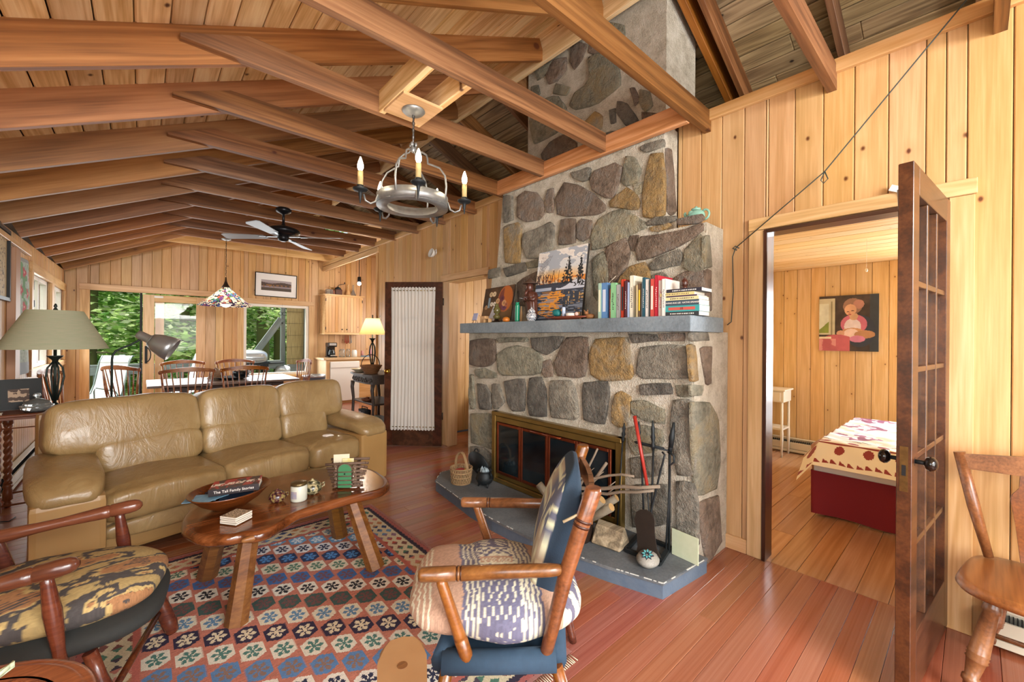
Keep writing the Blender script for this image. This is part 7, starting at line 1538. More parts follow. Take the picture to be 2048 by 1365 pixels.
tag(MB().tube([(-.85, 4.75, .012), (-.80, 4.78, .03), (-.76, 4.70, .006), (-.80, 4.66, .006), (-.84, 4.72, .01), (-.82, 4.8, .05), (-.87, 4.9, .18)], .004, 6).tube([(-.83, 4.68, .006), (-.77, 4.75, .006), (-.72, 4.72, .006), (-.70, 4.8, .006)], .004, 6).done('tangled_cable', RUBBER), 'tangled black cables on the floor beside the twist-leg table', 'cable')
# goose neck reading lamp
g = empty('reading_lamp', (-.205, 5.2, 0), 0, 'dark arched floor reading lamp with a brushed steel bullet head', 'lamp')
STEEL = plain('brushed_steel', 'b4b9bc', .35, .75)
MB().lathe([(0, 0), (.13, 0), (.13, .015), (.03, .03), (0, .03)], (-.205, 5.2, 0), seg=28).done('base', DG, g, world=True)
MB().tube([(-.205, 5.2, .03), (-.20, 5.2, 1.16), (-.195, 5.2, 1.20), (-.175, 5.2, 1.235), (-.13, 5.2, 1.265), (-.08, 5.2, 1.29), (-.03, 5.2, 1.325), (-.005, 5.2, 1.35)], .009, 10).done('pole', DG, g, world=True)
hd = frameM((-.005, 5.2, 1.36), (.45, 0, .89), (.0, 1, 0)); rotH = orient((0, 0, 0), (.85, -.2, -.50))[0].to_3x3().to_4x4() @ Matrix.Rotation(PI/2, 4, 'Y')
MB().lathe([(r*1.4, z*1.4) for r, z in ((0, -.03), (.022, -.028), (.028, -.01), (.028, .04), (.036, .05), (.045, .055))], (-.0, 5.2, 1.375), seg=24, m=rotH).done('lamp_neck', STEEL, g, world=True)
b = MB().lathe([(r*1.4, z*1.4) for r, z in ((.045, .055), (.062, .09), (.078, .15), (.082, .19), (.079, .19), (.06, .10), (.03, .06), (0, .06))], (0, 5.2, 1.375), seg=32, m=rotH); b.done('lamp_head', STEEL, g, world=True)
# pictures on the left wall
g = empty('black_framed_print', (-.885, 5.42, 2.0), 0, 'tall black framed print at the extreme left edge', 'picture frame')
for a, b_ in (((-.88, 5.10, 2.275), (-.88, 5.68, 2.275)), ((-.88, 5.10, 1.685), (-.88, 5.68, 1.685)), ((-.88, 5.665, 1.69), (-.88, 5.665, 2.27)), ((-.88, 5.115, 1.69), (-.88, 5.115, 2.27))): MB().bar(a, b_, .03, .03).done('frame', BLACKM, g, world=True)
pgrid('print', .56, .57, 50, 50, lambda x, y: msk(np.tile(hexs('b9a57c')[0], (len(x), 1)), (vnoise(x*90, y*50, 1) > .7) & (np.abs(x) < .2), '5a4a3a'), PAINT_M, g, frameM((-.885, 5.39, 1.98), (0, 1, 0), (0, 0, 1)))
tag(MB().box((-.872, 5.83, 1.57), (.055, .19, 1.19), bev=.004).done('wall_cover_board', plain('tan_painted_board', 'a87c5c', .5)), 'flat tan board box fixed on the wall between print and wall hanging', 'panel')
def hangf(x, y):
    out = np.tile(hexs('a9b8ae')[0], (len(x), 1)); v = y/1.14+.5; u = x/.6+.5; n = vnoise(x*60, y*60, 3); out = out*(.88+.2*n)[:, None]
    out = msk(out, (v > .2) & (vnoise(x*16, y*16, 6) > .62), '6f9a72')
    for (a, b) in ((.25, .86), (.52, .88), (.78, .85), (.35, .72), (.66, .70), (.5, .58), (.8, .56), (.42, .46), (.7, .42), (.55, .3)): 
        q = np.hypot((u-a)/.10, (v-b)/.055); ang = np.arctan2(v-b, u-a); out = msk(out, q < .75+.25*np.cos(ang*5), 'b8525a'); out = msk(out, q < .2, 'd8b0a0')
    out = msk(out, v < .10, '9aa4ac'); out = msk(out, v > .97, '8f9492'); return out
g = pgrid('floral_wall_hanging', .60, 1.14, 90, 160, hangf, paintmat('hanging_cloth', .8, .3), None, frameM((-.868, 6.245, 1.56), (0, 1, 0), (0, 0, 1)), zf=lambda X, Y: .008*np.sin(X*14)+.004*np.sin(Y*8))
md = g.modifiers.new('thick', 'SOLIDIFY'); md.thickness = .003
tag(g, 'grey-green cloth wall hanging with red flowers on the left wall', 'wall hanging')
tag(MB().box((-.885, 4.9, .98), (.012, .08, .12), bev=.002).box((-.875, 4.9, 1.0), (.008, .03, .04)).done('wall_outlet', WHITEM), 'small metal outlet plate on the left wall above the baseboard', 'outlet')
# ================================================================== CONSOLE
CONS = plain('carved_dark_console_wood', '3a3330', .4, var='57493f', vs=40, bump=.3)
cn = empty('carved_console_table', (2.66, 6.02, 0), 0, 'dark carved console table with two lower shelves beside the curtained door', 'console table')
MB().prism([(2.40, 5.62), (2.90, 5.55), (2.90, 6.48), (2.40, 6.42), (2.36, 6.2), (2.36, 5.85)], .03, Matrix.Translation((0, 0, .815)), bev=.006).done('top', CONS, cn, world=True)
ap = MB(); ap.prism([(2.43, 5.66), (2.88, 5.60), (2.88, 6.44), (2.43, 6.38), (2.40, 6.2), (2.40, 5.85)], .11, Matrix.Translation((0, 0, .705))); 
ap.done('apron', CONS, cn, world=True)
cv_ = MB()
for k in range(26):
    yk = 5.68+.027*k; cv_.sq((2.395+(.02 if k < 5 or k > 21 else 0), yk, .76+.018*math.sin(k*2.4)), (.02, .022, .04), .8, .8, 8, 6, m=None)
cv_.done('scroll_carving', CONS, cn, world=True)
for (x_, y_) in ((2.43, 5.65), (2.43, 6.39), (2.86, 5.62), (2.86, 6.42)): MB().tube([(x_, y_, .71), (x_-.01, y_, .62), (x_+.01, y_, .45), (x_, y_, .2), (x_, y_, 0)], [.034, .028, .022, .022, .026], 8).done('leg', CONS, cn, world=True)
for z_ in (.42, .12): MB().box((2.65, 6.02, z_), (.44, .78, .025), bev=.004).done('shelf', CONS, cn, world=True)
CREAMC = plain('cream_ceramic', 'd8cdae', .3)
g = empty('fruit_bowl', (2.49, 6.28, .8455), 0, 'wide cream bowl with a brown rim on the console table', 'bowl'); MB().lathe([(0, 0), (.05, 0), (.06, .008), (.12, .045), (.135, .055), (.128, .055), (.06, .018), (0, .016)], seg=28).done('bowl_body', CREAMC, g); MB().sq((.05, -.04, .05), (.10, .07, .04), .9, .9, 14, 8).done('bread_roll', plain('brown_roll', '8a5a3a', .7), g)
g = empty('coiled_basket', (2.50, 5.88, .8455), 0, 'brown coiled basket with a hoop handle on the console table', 'basket'); b = MB()
for k in range(6): b.tube([((.085+.012*k)*math.cos(2*PI*i/24), (.085+.012*k)*math.sin(2*PI*i/24), .012+.021*k) for i in range(25)], .0115, 6)
b.lathe([(0, .004), (.08, .004), (.08, 0), (0, 0)], seg=20).done('basket_body', plain('coiled_straw', '8a5f38', .8, var='6a4428', vs=50), g)
MB().tube([(.14*math.cos(PI*k/12), .02, .12+.16*math.sin(PI*k/12)) for k in range(13)], .006, 6).done('hoop_handle', DKB, g)
tag(MB().lathe([(0, 0), (.06, 0), (.09, .03), (.085, .032), (.04, .012), (0, .01)], (2.50, 6.02, .4335), seg=20).lathe([(0, .03), (.03, .03), (.035, .05), (0, .06)], (2.5, 6.02, .4335), seg=12).done('clay_dish', plain('brown_clay', '7a4428', .6)), 'small brown clay dish on the middle shelf of the console', 'dish')
g = empty('portable_radio', (2.50, 6.10, .1335), 0, 'black portable radio with a grab handle on the lowest console shelf', 'radio'); MB().box((0, 0, .085), (.10, .24, .16), bev=.012, seg=2).done('radio_body', RUBBER, g); MB().box((-.052, .06, .09), (.004, .08, .09)).box((-.052, -.05, .11), (.004, .10, .03)).done('radio_grille', STEEL, g); MB().tube([(0, -.10, .16), (0, -.10, .20), (0, .10, .20), (0, .10, .16)], .007, 6).done('grab_handle', RUBBER, g)
tag(MB().box((2.50, 5.80, .18), (.14, .16, .09), bev=.004).box((2.50, 5.80, .23), (.12, .14, .008)).done('book_pile', cv('7f9c96')), 'small pile of pale booklets on the lowest console shelf', 'booklets')
# ================================================================== DINING
TT = wood('dining_table_top', '4a3a34', '6e5648', '8a7264', rough=.32, rings=20, coat=.15)
dt = empty('dining_table', (.92, 7.3, 0), 0, 'long polished dark plank dining table by the windows', 'dining table')
for k in range(5): board('table_plank', (.05, 6.88+.205*k, .735), (1.78, 6.88+.205*k, .735), .203, .03, TT, dt, bev=.002)
for x_ in (.42, 1.42): MB().box((x_, 7.3, .37), (.09, .56, .66), bev=.01).box((x_, 7.3, .03), (.12, .8, .06), bev=.01).done('trestle', DARKDOOR, dt, world=True)
MB().box((.92, 7.3, .3), (1.0, .05, .10)).done('stretcher', DARKDOOR, dt, world=True); MB().box((.92, 7.3, .68), (1.4, .5, .08)).done('apron', DARKDOOR, dt, world=True)
def windsor():
    r = empty('dining_chair', (0, 0, 0)); W_ = .26
    MB().sq((0, .02, .44), (.46, .44, .035), .5, .55, 32, 8).done('seat', WINDSOR, r)
    for (a, b_) in (((-.14, .12), (-.19, .18)), ((.14, .12), (.19, .18)), ((-.13, -.13), (-.18, -.2)), ((.13, -.13), (.18, -.2))): MB().tube([(*a, .43), ((a[0]+b_[0])/2, (a[1]+b_[1])/2, .25), (*b_, 0)], [.012, .019, .012], 8).done('leg', WINDSOR, r)
    MB().tube([(-.165, .15, .2), (-.155, -.165, .2)], .009, 6).tube([(.165, .15, .2), (.155, -.165, .2)], .009, 6).tube([(-.16, 0, .2), (.16, 0, .2)], .009, 6).done('stretcher', WINDSOR, r)
    crest = [(W_*math.sin(u*1.25)/math.sin(1.25), -.19-.10*math.cos(u*1.25)+.03, .955+.02*math.cos(u*2.2)) for u in [-1+.125*k for k in range(17)]]
    b = MB()
    for p, q in zip(crest, crest[1:]): b.bar(p, V(q)+(V(q)-V(p))*.04, .022, .058-.022*abs(p[0])/W_)
    b.sq((crest[0][0], crest[0][1], crest[0][2]), (.035, .03, .05), .9, .9, 10, 8).sq((crest[-1][0], crest[-1][1], crest[-1][2]), (.035, .03, .05), .9, .9, 10, 8).done('crest_rail', WINDSOR, r)
    for k in range(9):
        u = -1+.25*k; cpt = crest[2*k if 2*k < 17 else 16]; o_ = abs(u) > .9
        MB().tube([(.19*u, -.16-.02*(1-abs(u)), .45), ((.19*u+cpt[0])/2, (-.17+cpt[1])/2, .7), (cpt[0]*.97, cpt[1], .945)], [.009, .013, .009] if o_ else [.0055, .0075, .0055], 6).done('spindle', WINDSOR, r)
    return r
wc = windsor(); CH_G = 'windsor chairs around the dining table'
for i, (x_, y_, rz_, lb) in enumerate(((.42, 6.55, 0, 'windsor dining chair on the near side of the table, left one, back to the camera'), (1.00, 6.55, .05, 'windsor dining chair on the near side of the table, right one, back to the camera'), (.48, 7.98, PI, 'windsor dining chair on the window side of the table behind the left near chair'), (1.15, 7.98, PI-.05, 'windsor dining chair on the window side of the table, nearest the picture window'), (-.06, 7.38, -PI/2+.75, 'windsor dining chair at the left end of the table, turned sideways'), (1.86, 7.55, PI/2+.15, 'windsor dining chair at the right end of the table'), (-.55, 6.75, -PI/2-.2, 'windsor dining chair set against the left wall windows'))):
    if i == 0: wc.location = (x_, y_, 0); wc.rotation_euler = (0, 0, rz_); tag(wc, lb, 'chair', CH_G)
    else: dup(wc, (x_, y_, 0), rz_, lb, CH_G)
b = MB()
for k in range(9): b.lathe([(.105-.0095*k, 0), (.11-.0095*k, .008), (.105-.0095*k, .016)], (.80, 7.3, .758+.017*k), seg=20)
b.lathe([(.022, 0), (.018, .01), (0, .014)], (.80, 7.3, .911), seg=14)
tag(b.done('ribbed_cone_vessel', plain('striped_clay', '8a6a52', .6, var='b59a7c', vs=30)), 'ribbed brown cone-shaped lidded vessel on the dining table', 'vessel')
tag(MB().lathe([(0, 0), (.14, 0), (.22, .03), (.23, .035), (.2, .035), (.1, .012), (0, .01)], (.98, 7.25, .7505), seg=32).done('black_platter', RUBBER), 'wide black platter at the centre of the dining table', 'platter')
tag(MB().lathe([(0, 0), (.06, 0), (.10, .05), (.12, .10), (.115, .10), (.08, .04), (0, .02)], (1.10, 7.25, .763), seg=28).done('black_bowl', plain('black_blue_glaze', '20262c', .2)), 'black bowl holding scissors and threads on the dining table', 'bowl')
tag(MB().tube([(1.05, 7.2, .86), (1.0, 7.18, .90), (.98, 7.2, .87)], .004, 5).tube([(1.1, 7.3, .87), (1.02, 7.32, .91), (1.0, 7.28, .88)], .004, 5).tube([(1.2, 7.2, .86), (1.26, 7.22, .88)], .006, 5).done('pink_spectacles', plain('pink_wire', 'c08a80', .4)), 'pink wire spectacles and threads on the black bowl', 'spectacles')
tag(MB().sq((.02, 6.62, .46), (.24, .2, .04), .8, .8, 18, 8, warp=wr(.25, 14, 3)).done('blue_scarf', plain('blue_printed_cloth', '4a6c8c', .8, var='b8c8d4', vs=40)), 'rumpled blue and white cloth on a chair behind the sofa', 'cloth') if False else None
# picture on far wall, scissors ornament
g = empty('landscape_photo', (2.02, 9.385, 2.41), 0, 'thin black framed landscape photograph with wide white mat over the picture window', 'picture frame')
mL = frameM((2.015, 9.372, 2.405), (1, 0, -.012), (0, 0, 1))
b = MB()
for (x_, y_, w_, h_) in ((0, .228, .75, .014), (0, -.228, .75, .014), (-.368, 0, .014, .456), (.368, 0, .014, .456)): b.box((x_, y_, -.002), (w_, h_, .022))
b.bm.transform(mL); b.done('frame', BLACKM, g, world=True)
def landf(x, y):
    out = np.tile(hexs('e4e5e6')[0], (len(x), 1)); i = (np.abs(x) < .27) & (np.abs(y+.005) < .105); out = msk(out, i, '8a7f86'); v = y; out = msk(out, i & (v > .05), 'a09aa0'); out = msk(out, i & (v < .045+.015*np.sin(x*14)) & (v > -.02), '4a3a34'); out = msk(out, i & (v < .01) & (v > -.045) & (vnoise(x*40, y*30, 2) > .5), '8a6238'); out = msk(out, i & (v < -.055), '4a4038'); return out
pgrid('print', .73, .45, 100, 60, landf, PAINT_M, g, mL)
tag(MB().tube([(2.12, 9.36, 2.05), (2.12, 9.36, 1.86)], .0012, 4).tube([(2.085+.035*math.cos(k*.6), 9.36, 1.84+.035*math.sin(k*.6)) for k in range(12)], .004, 5).tube([(2.155+.035*math.cos(k*.6), 9.36, 1.84+.035*math.sin(k*.6)) for k in range(12)], .004, 5).tube([(2.12, 9.36, 1.8), (2.12, 9.36, 1.66)], .0015, 4).sq((2.12, 9.36, 1.65), (.03, .02, .04), .8, .8, 8, 6).done('ring_ornament', IRON), 'black double-ring ornament hanging in the picture window', 'ornament')
# trash bin
g = empty('grey_bin', (2.50, 8.55, 0), 0, 'round blue-grey waste bin below the picture window', 'bin'); b = MB().lathe([(0, 0), (.17, 0), (.175, .01), (.20, .60), (.205, .605), (.195, .605), (.165, .02), (0, .02)], seg=30); b.done('bin_body', plain('blue_grey_plastic', '4a5560', .5), g); MB().lathe([(.195, .60), (.207, .60), (.207, .64), (.195, .64), (.195, .60)], seg=30).done('rim', STEEL, g)
# ================================================================== KITCHEN
uc = empty('upper_cabinet', (3.25, 9.25, 1.85), 0, 'knotty pine beadboard wall cabinet with two doors above the counter', 'cabinet')
MB().box((3.25, 9.22, 1.855), (.80, .31, .81)).done('body', PINE_TRIM, uc, world=True); MB().box((3.25, 9.205, 2.27), (.86, .35, .02)).done('cornice', PINE_TRIM, uc, world=True); MB().box((3.25, 9.205, 1.44), (.84, .34, .02)).done('bottom_board', PINE_TRIM, uc, world=True)
for k in range(2):
    x0 = 2.86+.39*k; d = empty('door', (x0+.195, 9.07, 1.855)); d.parent = uc; d.location = V(d.location)-uc.location
    for j in range(6): board('bead_board', (x0+.033+.0645*j, 9.062, 1.475), (x0+.033+.0645*j, 9.062, 2.235), .062, .016, PINE, d, upv=(0, 1, 0))
    MB().sq((x0+(.34 if k == 0 else .05), 9.04, 1.54), (.03, .03, .03), 1, 1, 10, 8).done('knob', DKB, d, world=True)
    for z_ in (1.56, 2.16): MB().box((x0+(.004 if k == 0 else .386), 9.048, z_), (.012, .01, .06)).done('hinge', IRON, d, world=True)
BEAD = plain('pale_pine_beadboard', 'd9c29a', .5)
bc_ = empty('base_cabinet', (3.4, 9.1, 0), 0, 'kitchen counter run with pale beadboard end beside the waste bin', 'cabinet')
for j in range(9): board('bead_board', (2.79, 8.80+.065*j, .0), (2.79, 8.80+.065*j, .90), .062, .014, BEAD, bc_, upv=(1, 0, 0))
MB().box((3.55, 9.1, .45), (1.5, .58, .9)).done('body', PINE_TRIM, bc_, world=True)
board('stile', (2.83, 8.79, 0), (2.83, 8.79, .90), .07, .02, PINE_TRIM, bc_, upv=(0, 1, 0))
tag(MB().box((3.55, 9.09, .925), (1.62, .66, .045), bev=.004).done('countertop', plain('butcher_block', 'b98a58', .4, var='d9c4a0', vs=6)), 'pale wooden kitchen countertop', 'countertop')
tag(MB().box((3.17, 8.78, .46), (.60, .03, .82), bev=.006).box((3.17, 8.76, .80), (.60, .02, .12), bev=.006).done('dishwasher', WHITEM), 'white dishwasher front under the counter', 'dishwasher')
g = empty('coffee_maker', (2.99, 9.08, .948), 0, 'black and steel drip coffee maker on the counter', 'coffee maker')
MB().box((0, .06, .15), (.17, .08, .30), bev=.01).box((0, 0, .265), (.18, .20, .09), bev=.012).box((0, 0, .012), (.18, .22, .024), bev=.005).done('housing', plain('glossy_black_plastic', '17191c', .2), g); MB().box((0, -.102, .275), (.14, .004, .05)).box((0, -.105, .04), (.1, .004, .02)).done('control_strip', STEEL, g); MB().lathe([(0, .03), (.06, .03), (.072, .06), (.07, .11), (.05, .15), (.055, .16), (0, .16)], (0, -.03, 0), seg=22).done('carafe', SMOKE, g)
for (nm, x_, y_, r_, h_, mt_, lb, ct) in (('glass_canister', 3.22, 9.1, .06, .17, CRYS, 'clear glass canister right of the coffee maker', 'jar'), ('glass_jar', 3.35, 9.1, .045, .17, CRYS, 'second clear jar beside the white canister', 'jar'), ('white_canister', 3.44, 8.98, .055, .15, WHITEM, 'white canister on the kitchen counter', 'canister'), ('shaker', 3.64, 9.05, .03, .13, plain('red_cap_shaker', 'b8807a', .5), 'small red-topped shaker on the counter', 'jar'), ('pink_bottle', 3.80, 9.0, .028, .18, plain('pink_soap', 'd58a98', .3), 'pink pump bottle near the kitchen sink', 'bottle'), ('blue_dish', 3.64, 8.9, .09, .03, plain('blue_enamel', '6f8ea6', .3), 'shallow blue-grey dish on the counter edge', 'dish')):
    b = MB().lathe([(0, 0), (r_, 0), (r_, h_*.85), (r_*.8, h_*.9), (r_*.85, h_), (0, h_)], (x_, y_, .948), seg=20)
    if nm == 'pink_bottle': b.tube([(x_, y_, .948+h_), (x_, y_, 1.16), (x_-.03, y_, 1.165)], .006, 6)
    tag(b.done(nm, mt_), lb, ct)
# on the cabinet
g = empty('coffee_grinder', (3.15, 9.17, 2.28), 0, 'antique box coffee grinder with a crank on top of the cabinet', 'coffee grinder'); MB().box((0, 0, .06), (.14, .14, .12), bev=.006).done('box', CARVW, g); MB().lathe([(.07, .12), (.06, .15), (.02, .18), (0, .19)], seg=16).tube([(0, 0, .19), (0, 0, .21), (.08, -.02, .24), (.13, -.03, .25)], .006, 6).sq((.13, -.03, .27), (.025, .025, .04), .9, .9, 10, 8).done('crank', IRON, g)
tag(MB().box((2.96, 9.15, 2.335), (.13, .11, .11), bev=.01).done('square_glass_jar', CRYS), 'squat square glass jar at the left of the cabinet top', 'jar')
g = empty('brown_grinder', (3.05, 9.2, 2.28), 0, 'smaller reddish wooden mill beside the grinder', 'mill'); MB().box((0, 0, .05), (.10, .10, .10), bev=.004).done('box', plain('red_mill_wood', '8a4a2c', .5), g); MB().tube([(0, 0, .1), (0, 0, .15), (-.08, 0, .17)], .005, 6).sq((0, 0, .14), (.03, .03, .05), .9, .9, 8, 8).done('crank', BRASS, g)
for i, x_ in enumerate((3.36, 3.47)):
    tag(MB().lathe([(0, 0), (.06, 0), (.062, .02), (.03, .10), (.013, .14), (.013, .24), (.017, .245), (0, .245)], (x_, 9.15, 2.28), seg=20).done('glass_carafe', plain('amber_tint_glass', 'c9a070', .1) if i == 0 else CRYS), ['amber wicker-pattern carafe on the cabinet top', 'clear tapered carafe at the right of the cabinet top'][i], 'bottle')
tag(MB().tube([(3.62, 9.1, 2.0), (3.60, 9.1, 2.25), (3.62, 9.1, 2.5), (3.61, 9.1, 2.72)], .008, 6).done('twisted_branch', DKB), 'thin dark twisted branch standing at the cabinet right side', 'stick')
g = empty('hanging_utensils', (3.40, 9.37, 1.30), 0, 'cluster of red peppers and utensils hanging under the cabinet', 'utensils')
for k in range(5): MB().tube([(3.38+.03*k, 9.35, 1.42), (3.37+.035*k, 9.33, 1.25-.02*(k % 2))], [.004, .012], 6).done('pepper' if k < 3 else 'spoon', plain('pepper_red_%d' % k, 'a03030' if k < 3 else '9a9a9a', .4), g, world=True)
# kitchen right window with shelves of light
r = struct('window_7')
for z_ in (1.15, 1.95): board('casing', (4.575, 7.5, z_), (4.575, 8.8, z_), .07, .02, WHITEM, r, upv=(1, 0, 0))
for y_ in (7.5, 8.15, 8.8): board('casing', (4.575, y_, 1.15), (4.575, y_, 1.95), .07, .02, WHITEM, r, upv=(1, 0, 0))
for z_ in (1.42, 1.68): board('shelf', (4.56, 7.55, z_), (4.56, 8.75, z_), .10, .02, PINE_TRIM, r)
MB().box((4.62, 8.15, 1.55), (.006, 1.24, .76)).done('pane', GLASS, r)
# ================================================================== DECK AND WOODS
DECKM = wood('grey_deck_paint', '66706e', '7f8b89', '93a09d', rough=.7, rings=10, var=.06)
dk = struct('deck')
for k in range(13): board('deck_board', (-3.0, 9.62+.145*k, -.08), (4.2, 9.62+.145*k, -.08), .14, .03, DECKM, dk)
rl = empty('deck_railing', (.6, 11.0, -.06), 0, 'grey painted deck railing with square balusters', 'railing')
board('top_rail', (-3.0, 11.0, .80), (2.52, 11.0, .80), .10, .035, DECKM, rl); board('face_rail', (-3.0, 10.97, .70), (2.52, 10.97, .70), .035, .16, DECKM, rl, upv=(0, 0, 1)); board('bottom_rail', (-3.0, 10.98, .10), (2.52, 10.98, .10), .035, .09, DECKM, rl)
for k in range(34): board('baluster', (-2.9+.16*k, 11.0, .05), (-2.9+.16*k, 11.0, .66), .035, .035, DECKM, rl, upv=(0, 1, 0))
for x_ in (-2.9, -.28, 1.2, 2.5): board('post', (x_, 10.99, -.06), (x_, 10.99, 1.0 if x_ < 2 else 2.9), .09, .09, DECKM, rl, upv=(0, 1, 0))
board('brace', (1.72, 10.95, .66), (2.46, 10.95, 1.80), .04, .14, DECKM, rl)
BAM = NT('split_bamboo'); t = BAM; vv = t.obj(False); st_ = t.noise(t.vmul(vv, (130, 1, 3)), 1, 2); BAM = t.fin(t.ramp(st_, [(.3, '8a8058'), (.5, 'a89b6c'), (.7, 'c2b586')]), .8)
g = empty('bamboo_screen', (2.95, 10.85, .6), 0, 'split bamboo roll screen tied beside the deck post', 'screen')
b = MB()
for k in range(70): x_ = 2.56+.0125*k; b.box((x_, 10.86+.004*(k % 2), 1.72), (.0115, .008, 2.1+.03*math.sin(k*3)))
o = b.done('reeds', BAM, g, world=True); o['kind'] = 'stuff'
board('post', (2.95, 10.80, -.06), (2.95, 10.80, 2.9), .06, .06, DECKM, g, upv=(0, 1, 0)); board('lower_board', (2.55, 10.80, .62), (3.5, 10.80, .60), .03, .20, DECKM, g)
for k in range(7): MB().tube([(2.555, 10.85, .85+.28*k), (3.44, 10.85, .86+.28*k)], .003, 4).done('tie_wire', IRON, g, world=True)
g = empty('gas_grill', (1.75, 10.4, -.06), 0, 'silver gas grill on the deck outside the picture window', 'grill'); MB().sq((0, 0, .98), (.62, .5, .34), .7, .5, 30, 14).done('lid', STEEL, g); MB().box((0, 0, .80), (.6, .46, .16), bev=.02).box((.46, 0, .86), (.3, .4, .03), bev=.01).done('firebox', IRON, g); MB().box((-.25, 0, .38), (.04, .4, .72)).box((.25, 0, .38), (.04, .4, .72)).box((0, 0, .14), (.54, .4, .03)).done('cart', IRON, g); MB().tube([(-.2, -.27, .98), (.2, -.27, .98)], .012, 8).done('lid_handle', STEEL, g)
SLING = plain('white_mesh_sling', 'd5d6d4', .7); TUB = plain('grey_tube_frame', '8a9a98', .4, .6)
for i, (x_, y_, rz_, lb) in enumerate(((-.62, 10.15, .9, 'white mesh sling deck chair seen through the open sliding door'), (.55, 10.2, .5, 'second sling deck chair behind the glazed sliding door panel'))):
    if i == 0:
        sc = empty('sling_chair', (x_, y_, -.06), rz_, lb, 'deck chair', 'sling chairs on the deck'); pr = [(-.25, .30), (-.22, .36), (0, .34), (.22, .38), (.30, .55), (.40, .95), (.46, 1.06), (.50, 1.05)]
        b = MB()
        for p, q in zip(pr, pr[1:]): b.quad((p[0], -.24, p[1]), (q[0], -.24, q[1]), (q[0], .24, q[1]), (p[0], .24, p[1]))
        o = b.done('sling', SLING, sc); md = o.modifiers.new('thick', 'SOLIDIFY'); md.thickness = .006
        for s_ in (-1, 1):
            MB().tube([(p[0], s_*.26, p[1]) for p in pr], .012, 6).done('side_rail', TUB, sc); MB().tube([(.38, s_*.28, 0), (.1, s_*.28, .45), (-.28, s_*.28, .56), (-.30, s_*.28, .5), (-.26, s_*.28, 0)], .012, 6).done('leg_frame', TUB, sc)
    else: dup(sc, (x_, y_, -.06), rz_, lb)
tag(MB().lathe([(0, 0), (.2, 0), (.22, .5), (.23, .52), (0, .52)], (2.35, 10.3, -.06), seg=24).done('deck_bucket', plain('grey_bucket', '6a7a80', .5)), 'grey tub on the deck holding a crumpled bag', 'bucket')
tag(MB().sq((2.35, 10.3, .58), (.32, .30, .30), .8, .8, 18, 12, warp=wr(.2, 9, 5)).done('plastic_bag', plain('white_plastic_bag', 'c9cfcc', .5)), 'crumpled white plastic bag on the deck tub', 'bag')
# woods
grd = MB().quad((-40, 9.7, -1.2), (40, 9.7, -1.2), (40, 60, 2.5), (-40, 60, 2.5)).quad((-40, -20, -1.2), (-1.6, -20, -1.2), (-1.6, 9.7, -1.2), (-40, 9.7, -1.2)).done('forest_ground', plain('leaf_litter', '4a4a2a', .95, var='5f6a34', vs=2)); grd['kind'] = 'structure'
LEAF = NT('leaf_green'); t = LEAF; at = t.n('Attribute', attribute_name='Col'); d1 = t.n('BsdfDiffuse'); t.set(d1.inputs[0], at.outputs['Color']); d2 = t.n('BsdfTranslucent'); t.set(d2.inputs[0], at.outputs['Color']); mx4 = t.n('MixShader', i0=.45); t.set(mx4.inputs[1], d1); t.set(mx4.inputs[2], d2); t.t.links.new(mx4.outputs[0], t.t.nodes['Material Output'].inputs[0]); LEAF = LEAF.m
BARKG = plain('mossy_bark', '4a4430', .9, var='5f6e2c', vs=3, bump=.4, bs=30); TWG = plain('pale_dead_branch', '8a8064', .9)
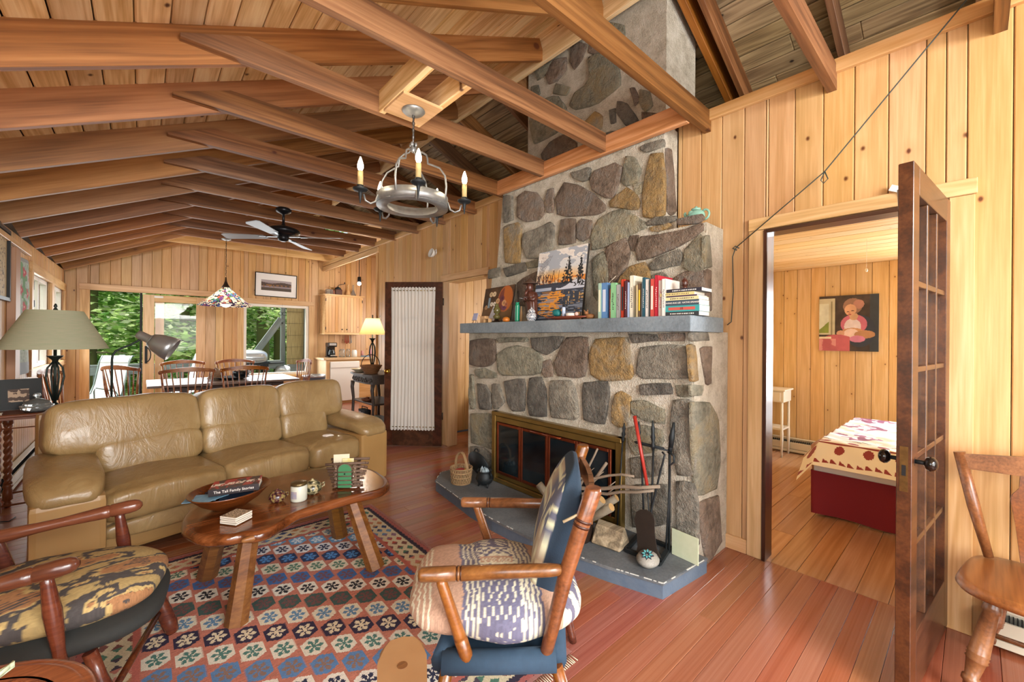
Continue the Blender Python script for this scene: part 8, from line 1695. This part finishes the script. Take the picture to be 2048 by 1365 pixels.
def tree(seed, N=5200, H=8.0, R=2.3, trunk=.14, z0=.4, ls=.085, conifer=True, pal=('8fb860', 'b0d078', 'cce49a', '5f8c44', 'e6f0c8')):
    rg = np.random.default_rng(seed); r = empty('evergreen_tree' if conifer else 'leafy_tree', (0, 0, -1.2))
    MB().tube([(0, 0, 0), (.05, .02, H*.4), (0, .05, H)], [trunk*1.15, trunk*.9, trunk*.3], 10).done('trunk', BARKG, r)
    nb = 46; br = MB(); pts = []
    for k in range(nb):
        zz = z0+(H-z0)*(k/nb)**.9; a = rg.uniform(0, 2*PI); L = R*(1-.75*zz/H)*rg.uniform(.7, 1.1) if conifer else R*rg.uniform(.5, 1.1); dr = rg.uniform(-.35, .15) if conifer else rg.uniform(-.05, .5)
        P = [V((0, 0, zz))+V((math.cos(a+.15*t_), math.sin(a+.15*t_), 0))*L*t_+V((0, 0, dr*L*t_*t_)) for t_ in (0, .3, .6, 1)]
        br.tube(P, [.022, .015, .009, .004], 5); pts += [(P, L)]
    br.done('branches', TWG, r)['kind'] = 'stuff'
    n = N; idx = rg.integers(0, nb, n); tt = rg.uniform(.25, 1.08, n)
    C = np.empty((n, 3))
    for i in range(n):
        P, L = pts[idx[i]]; s = tt[i]*3; j = min(int(s), 2); f = s-j; p = P[j].lerp(P[j+1], f); C[i] = p
    C += rg.normal(0, 1, (n, 3))*np.array([.22, .22, .12])
    a = rg.uniform(0, 2*PI, n); d1_ = np.stack([np.cos(a), np.sin(a), rg.uniform(-.4, .3, n)], 1); nn = rg.normal(0, 1, (n, 3)); nn[:, 2] += 1.0; d2_ = np.cross(d1_, nn); d2_ /= np.linalg.norm(d2_, axis=1)[:, None]; sz = rg.uniform(.6, 1.5, n)[:, None]*ls
    q = np.stack([C-d1_*sz, C-d2_*sz*.42, C+d1_*sz, C+d2_*sz*.42], 1).reshape(-1, 3)
    me = bpy.data.meshes.new('foliage'); me.vertices.add(len(q)); me.vertices.foreach_set('co', q.ravel().astype(np.float32)); me.loops.add(len(q)); me.loops.foreach_set('vertex_index', np.arange(len(q), dtype=np.int32)); me.polygons.add(n); me.polygons.foreach_set('loop_start', (np.arange(n)*4).astype(np.int32)); me.polygons.foreach_set('loop_total', np.full(n, 4, dtype=np.int32)); me.update(calc_edges=True)
    pa = hexs(*pal); set_cols(me, rgb_faces=pa[rg.integers(0, len(pa), n)]*rg.uniform(.8, 1.15, (n, 1)).clip(0, 1)); fo = fin('foliage', me, LEAF, r); fo['kind'] = 'stuff'
    return r
TG = 'trees beyond the deck'
T1 = tree(1, 9000, 9, 2.6, .10); T2 = tree(2, 9000, 8, 3.0, .13, conifer=False, ls=.10, pal=('98c262', 'b4d87c', 'd0e89c', '78a850', 'e6f2c4')); T3 = tree(3, 9000, 10, 2.4, .16, z0=3.0)
place = [(T1, -.9, 13.6, 0, 'evergreen with pale dead twigs directly outside the open sliding door'), (T3, 2.55, 13.4, 1, 'mossy trunk nearest the left side of the picture window view'), (T3, 3.2, 14.3, 2.1, 'second mossy trunk just right of the first one'), (T2, .9, 15.4, .5, 'bright leafy tree behind the glazed sliding panel'), (T1, 1.6, 17.5, 2.5, 'evergreen behind the bright leafy tree'), (T2, -2.3, 15.6, 2, 'leafy tree left of the dead-twig evergreen'), (T2, 4.6, 16.2, 4, 'leafy tree behind the bamboo screen'), (T1, 3.6, 18.5, 1.2, 'evergreen far behind the mossy trunks'), (T2, -.2, 19.2, 3.3, 'leafy tree deep in the woods behind the sliding door'), (T1, -3.9, 18.0, .3, 'evergreen deep in the woods at the far left'), (T2, 2.2, 21.5, 1.8, 'pale leafy tree at the back of the woods'), (T1, 6.2, 20.0, .9, 'evergreen deep in the woods at the right'), (T2, -5.4, 13.0, 5, 'leafy tree outside the left windows'), (T1, -4.2, 8.2, 2.2, 'evergreen outside the left dining windows'), (T2, -5.0, 3.0, 2.8, 'leafy tree outside the left wall'), (T2, .5, 24.5, .7, 'leafy tree closing the view at the back'), (T2, 4.8, 25, 2.7, 'leafy tree closing the view at the back right'), (T2, -4.0, 24, 4.7, 'leafy tree closing the view at the back left')]
seen = set()
for (T, x_, y_, rz_, lb) in place:
    if T.name not in seen: seen.add(T.name); T.location = (x_, y_, -1.2); T.rotation_euler = (0, 0, rz_); tag(T, lb, 'tree', TG)
    else: dup(T, (x_, y_, -1.2), rz_, lb, TG)
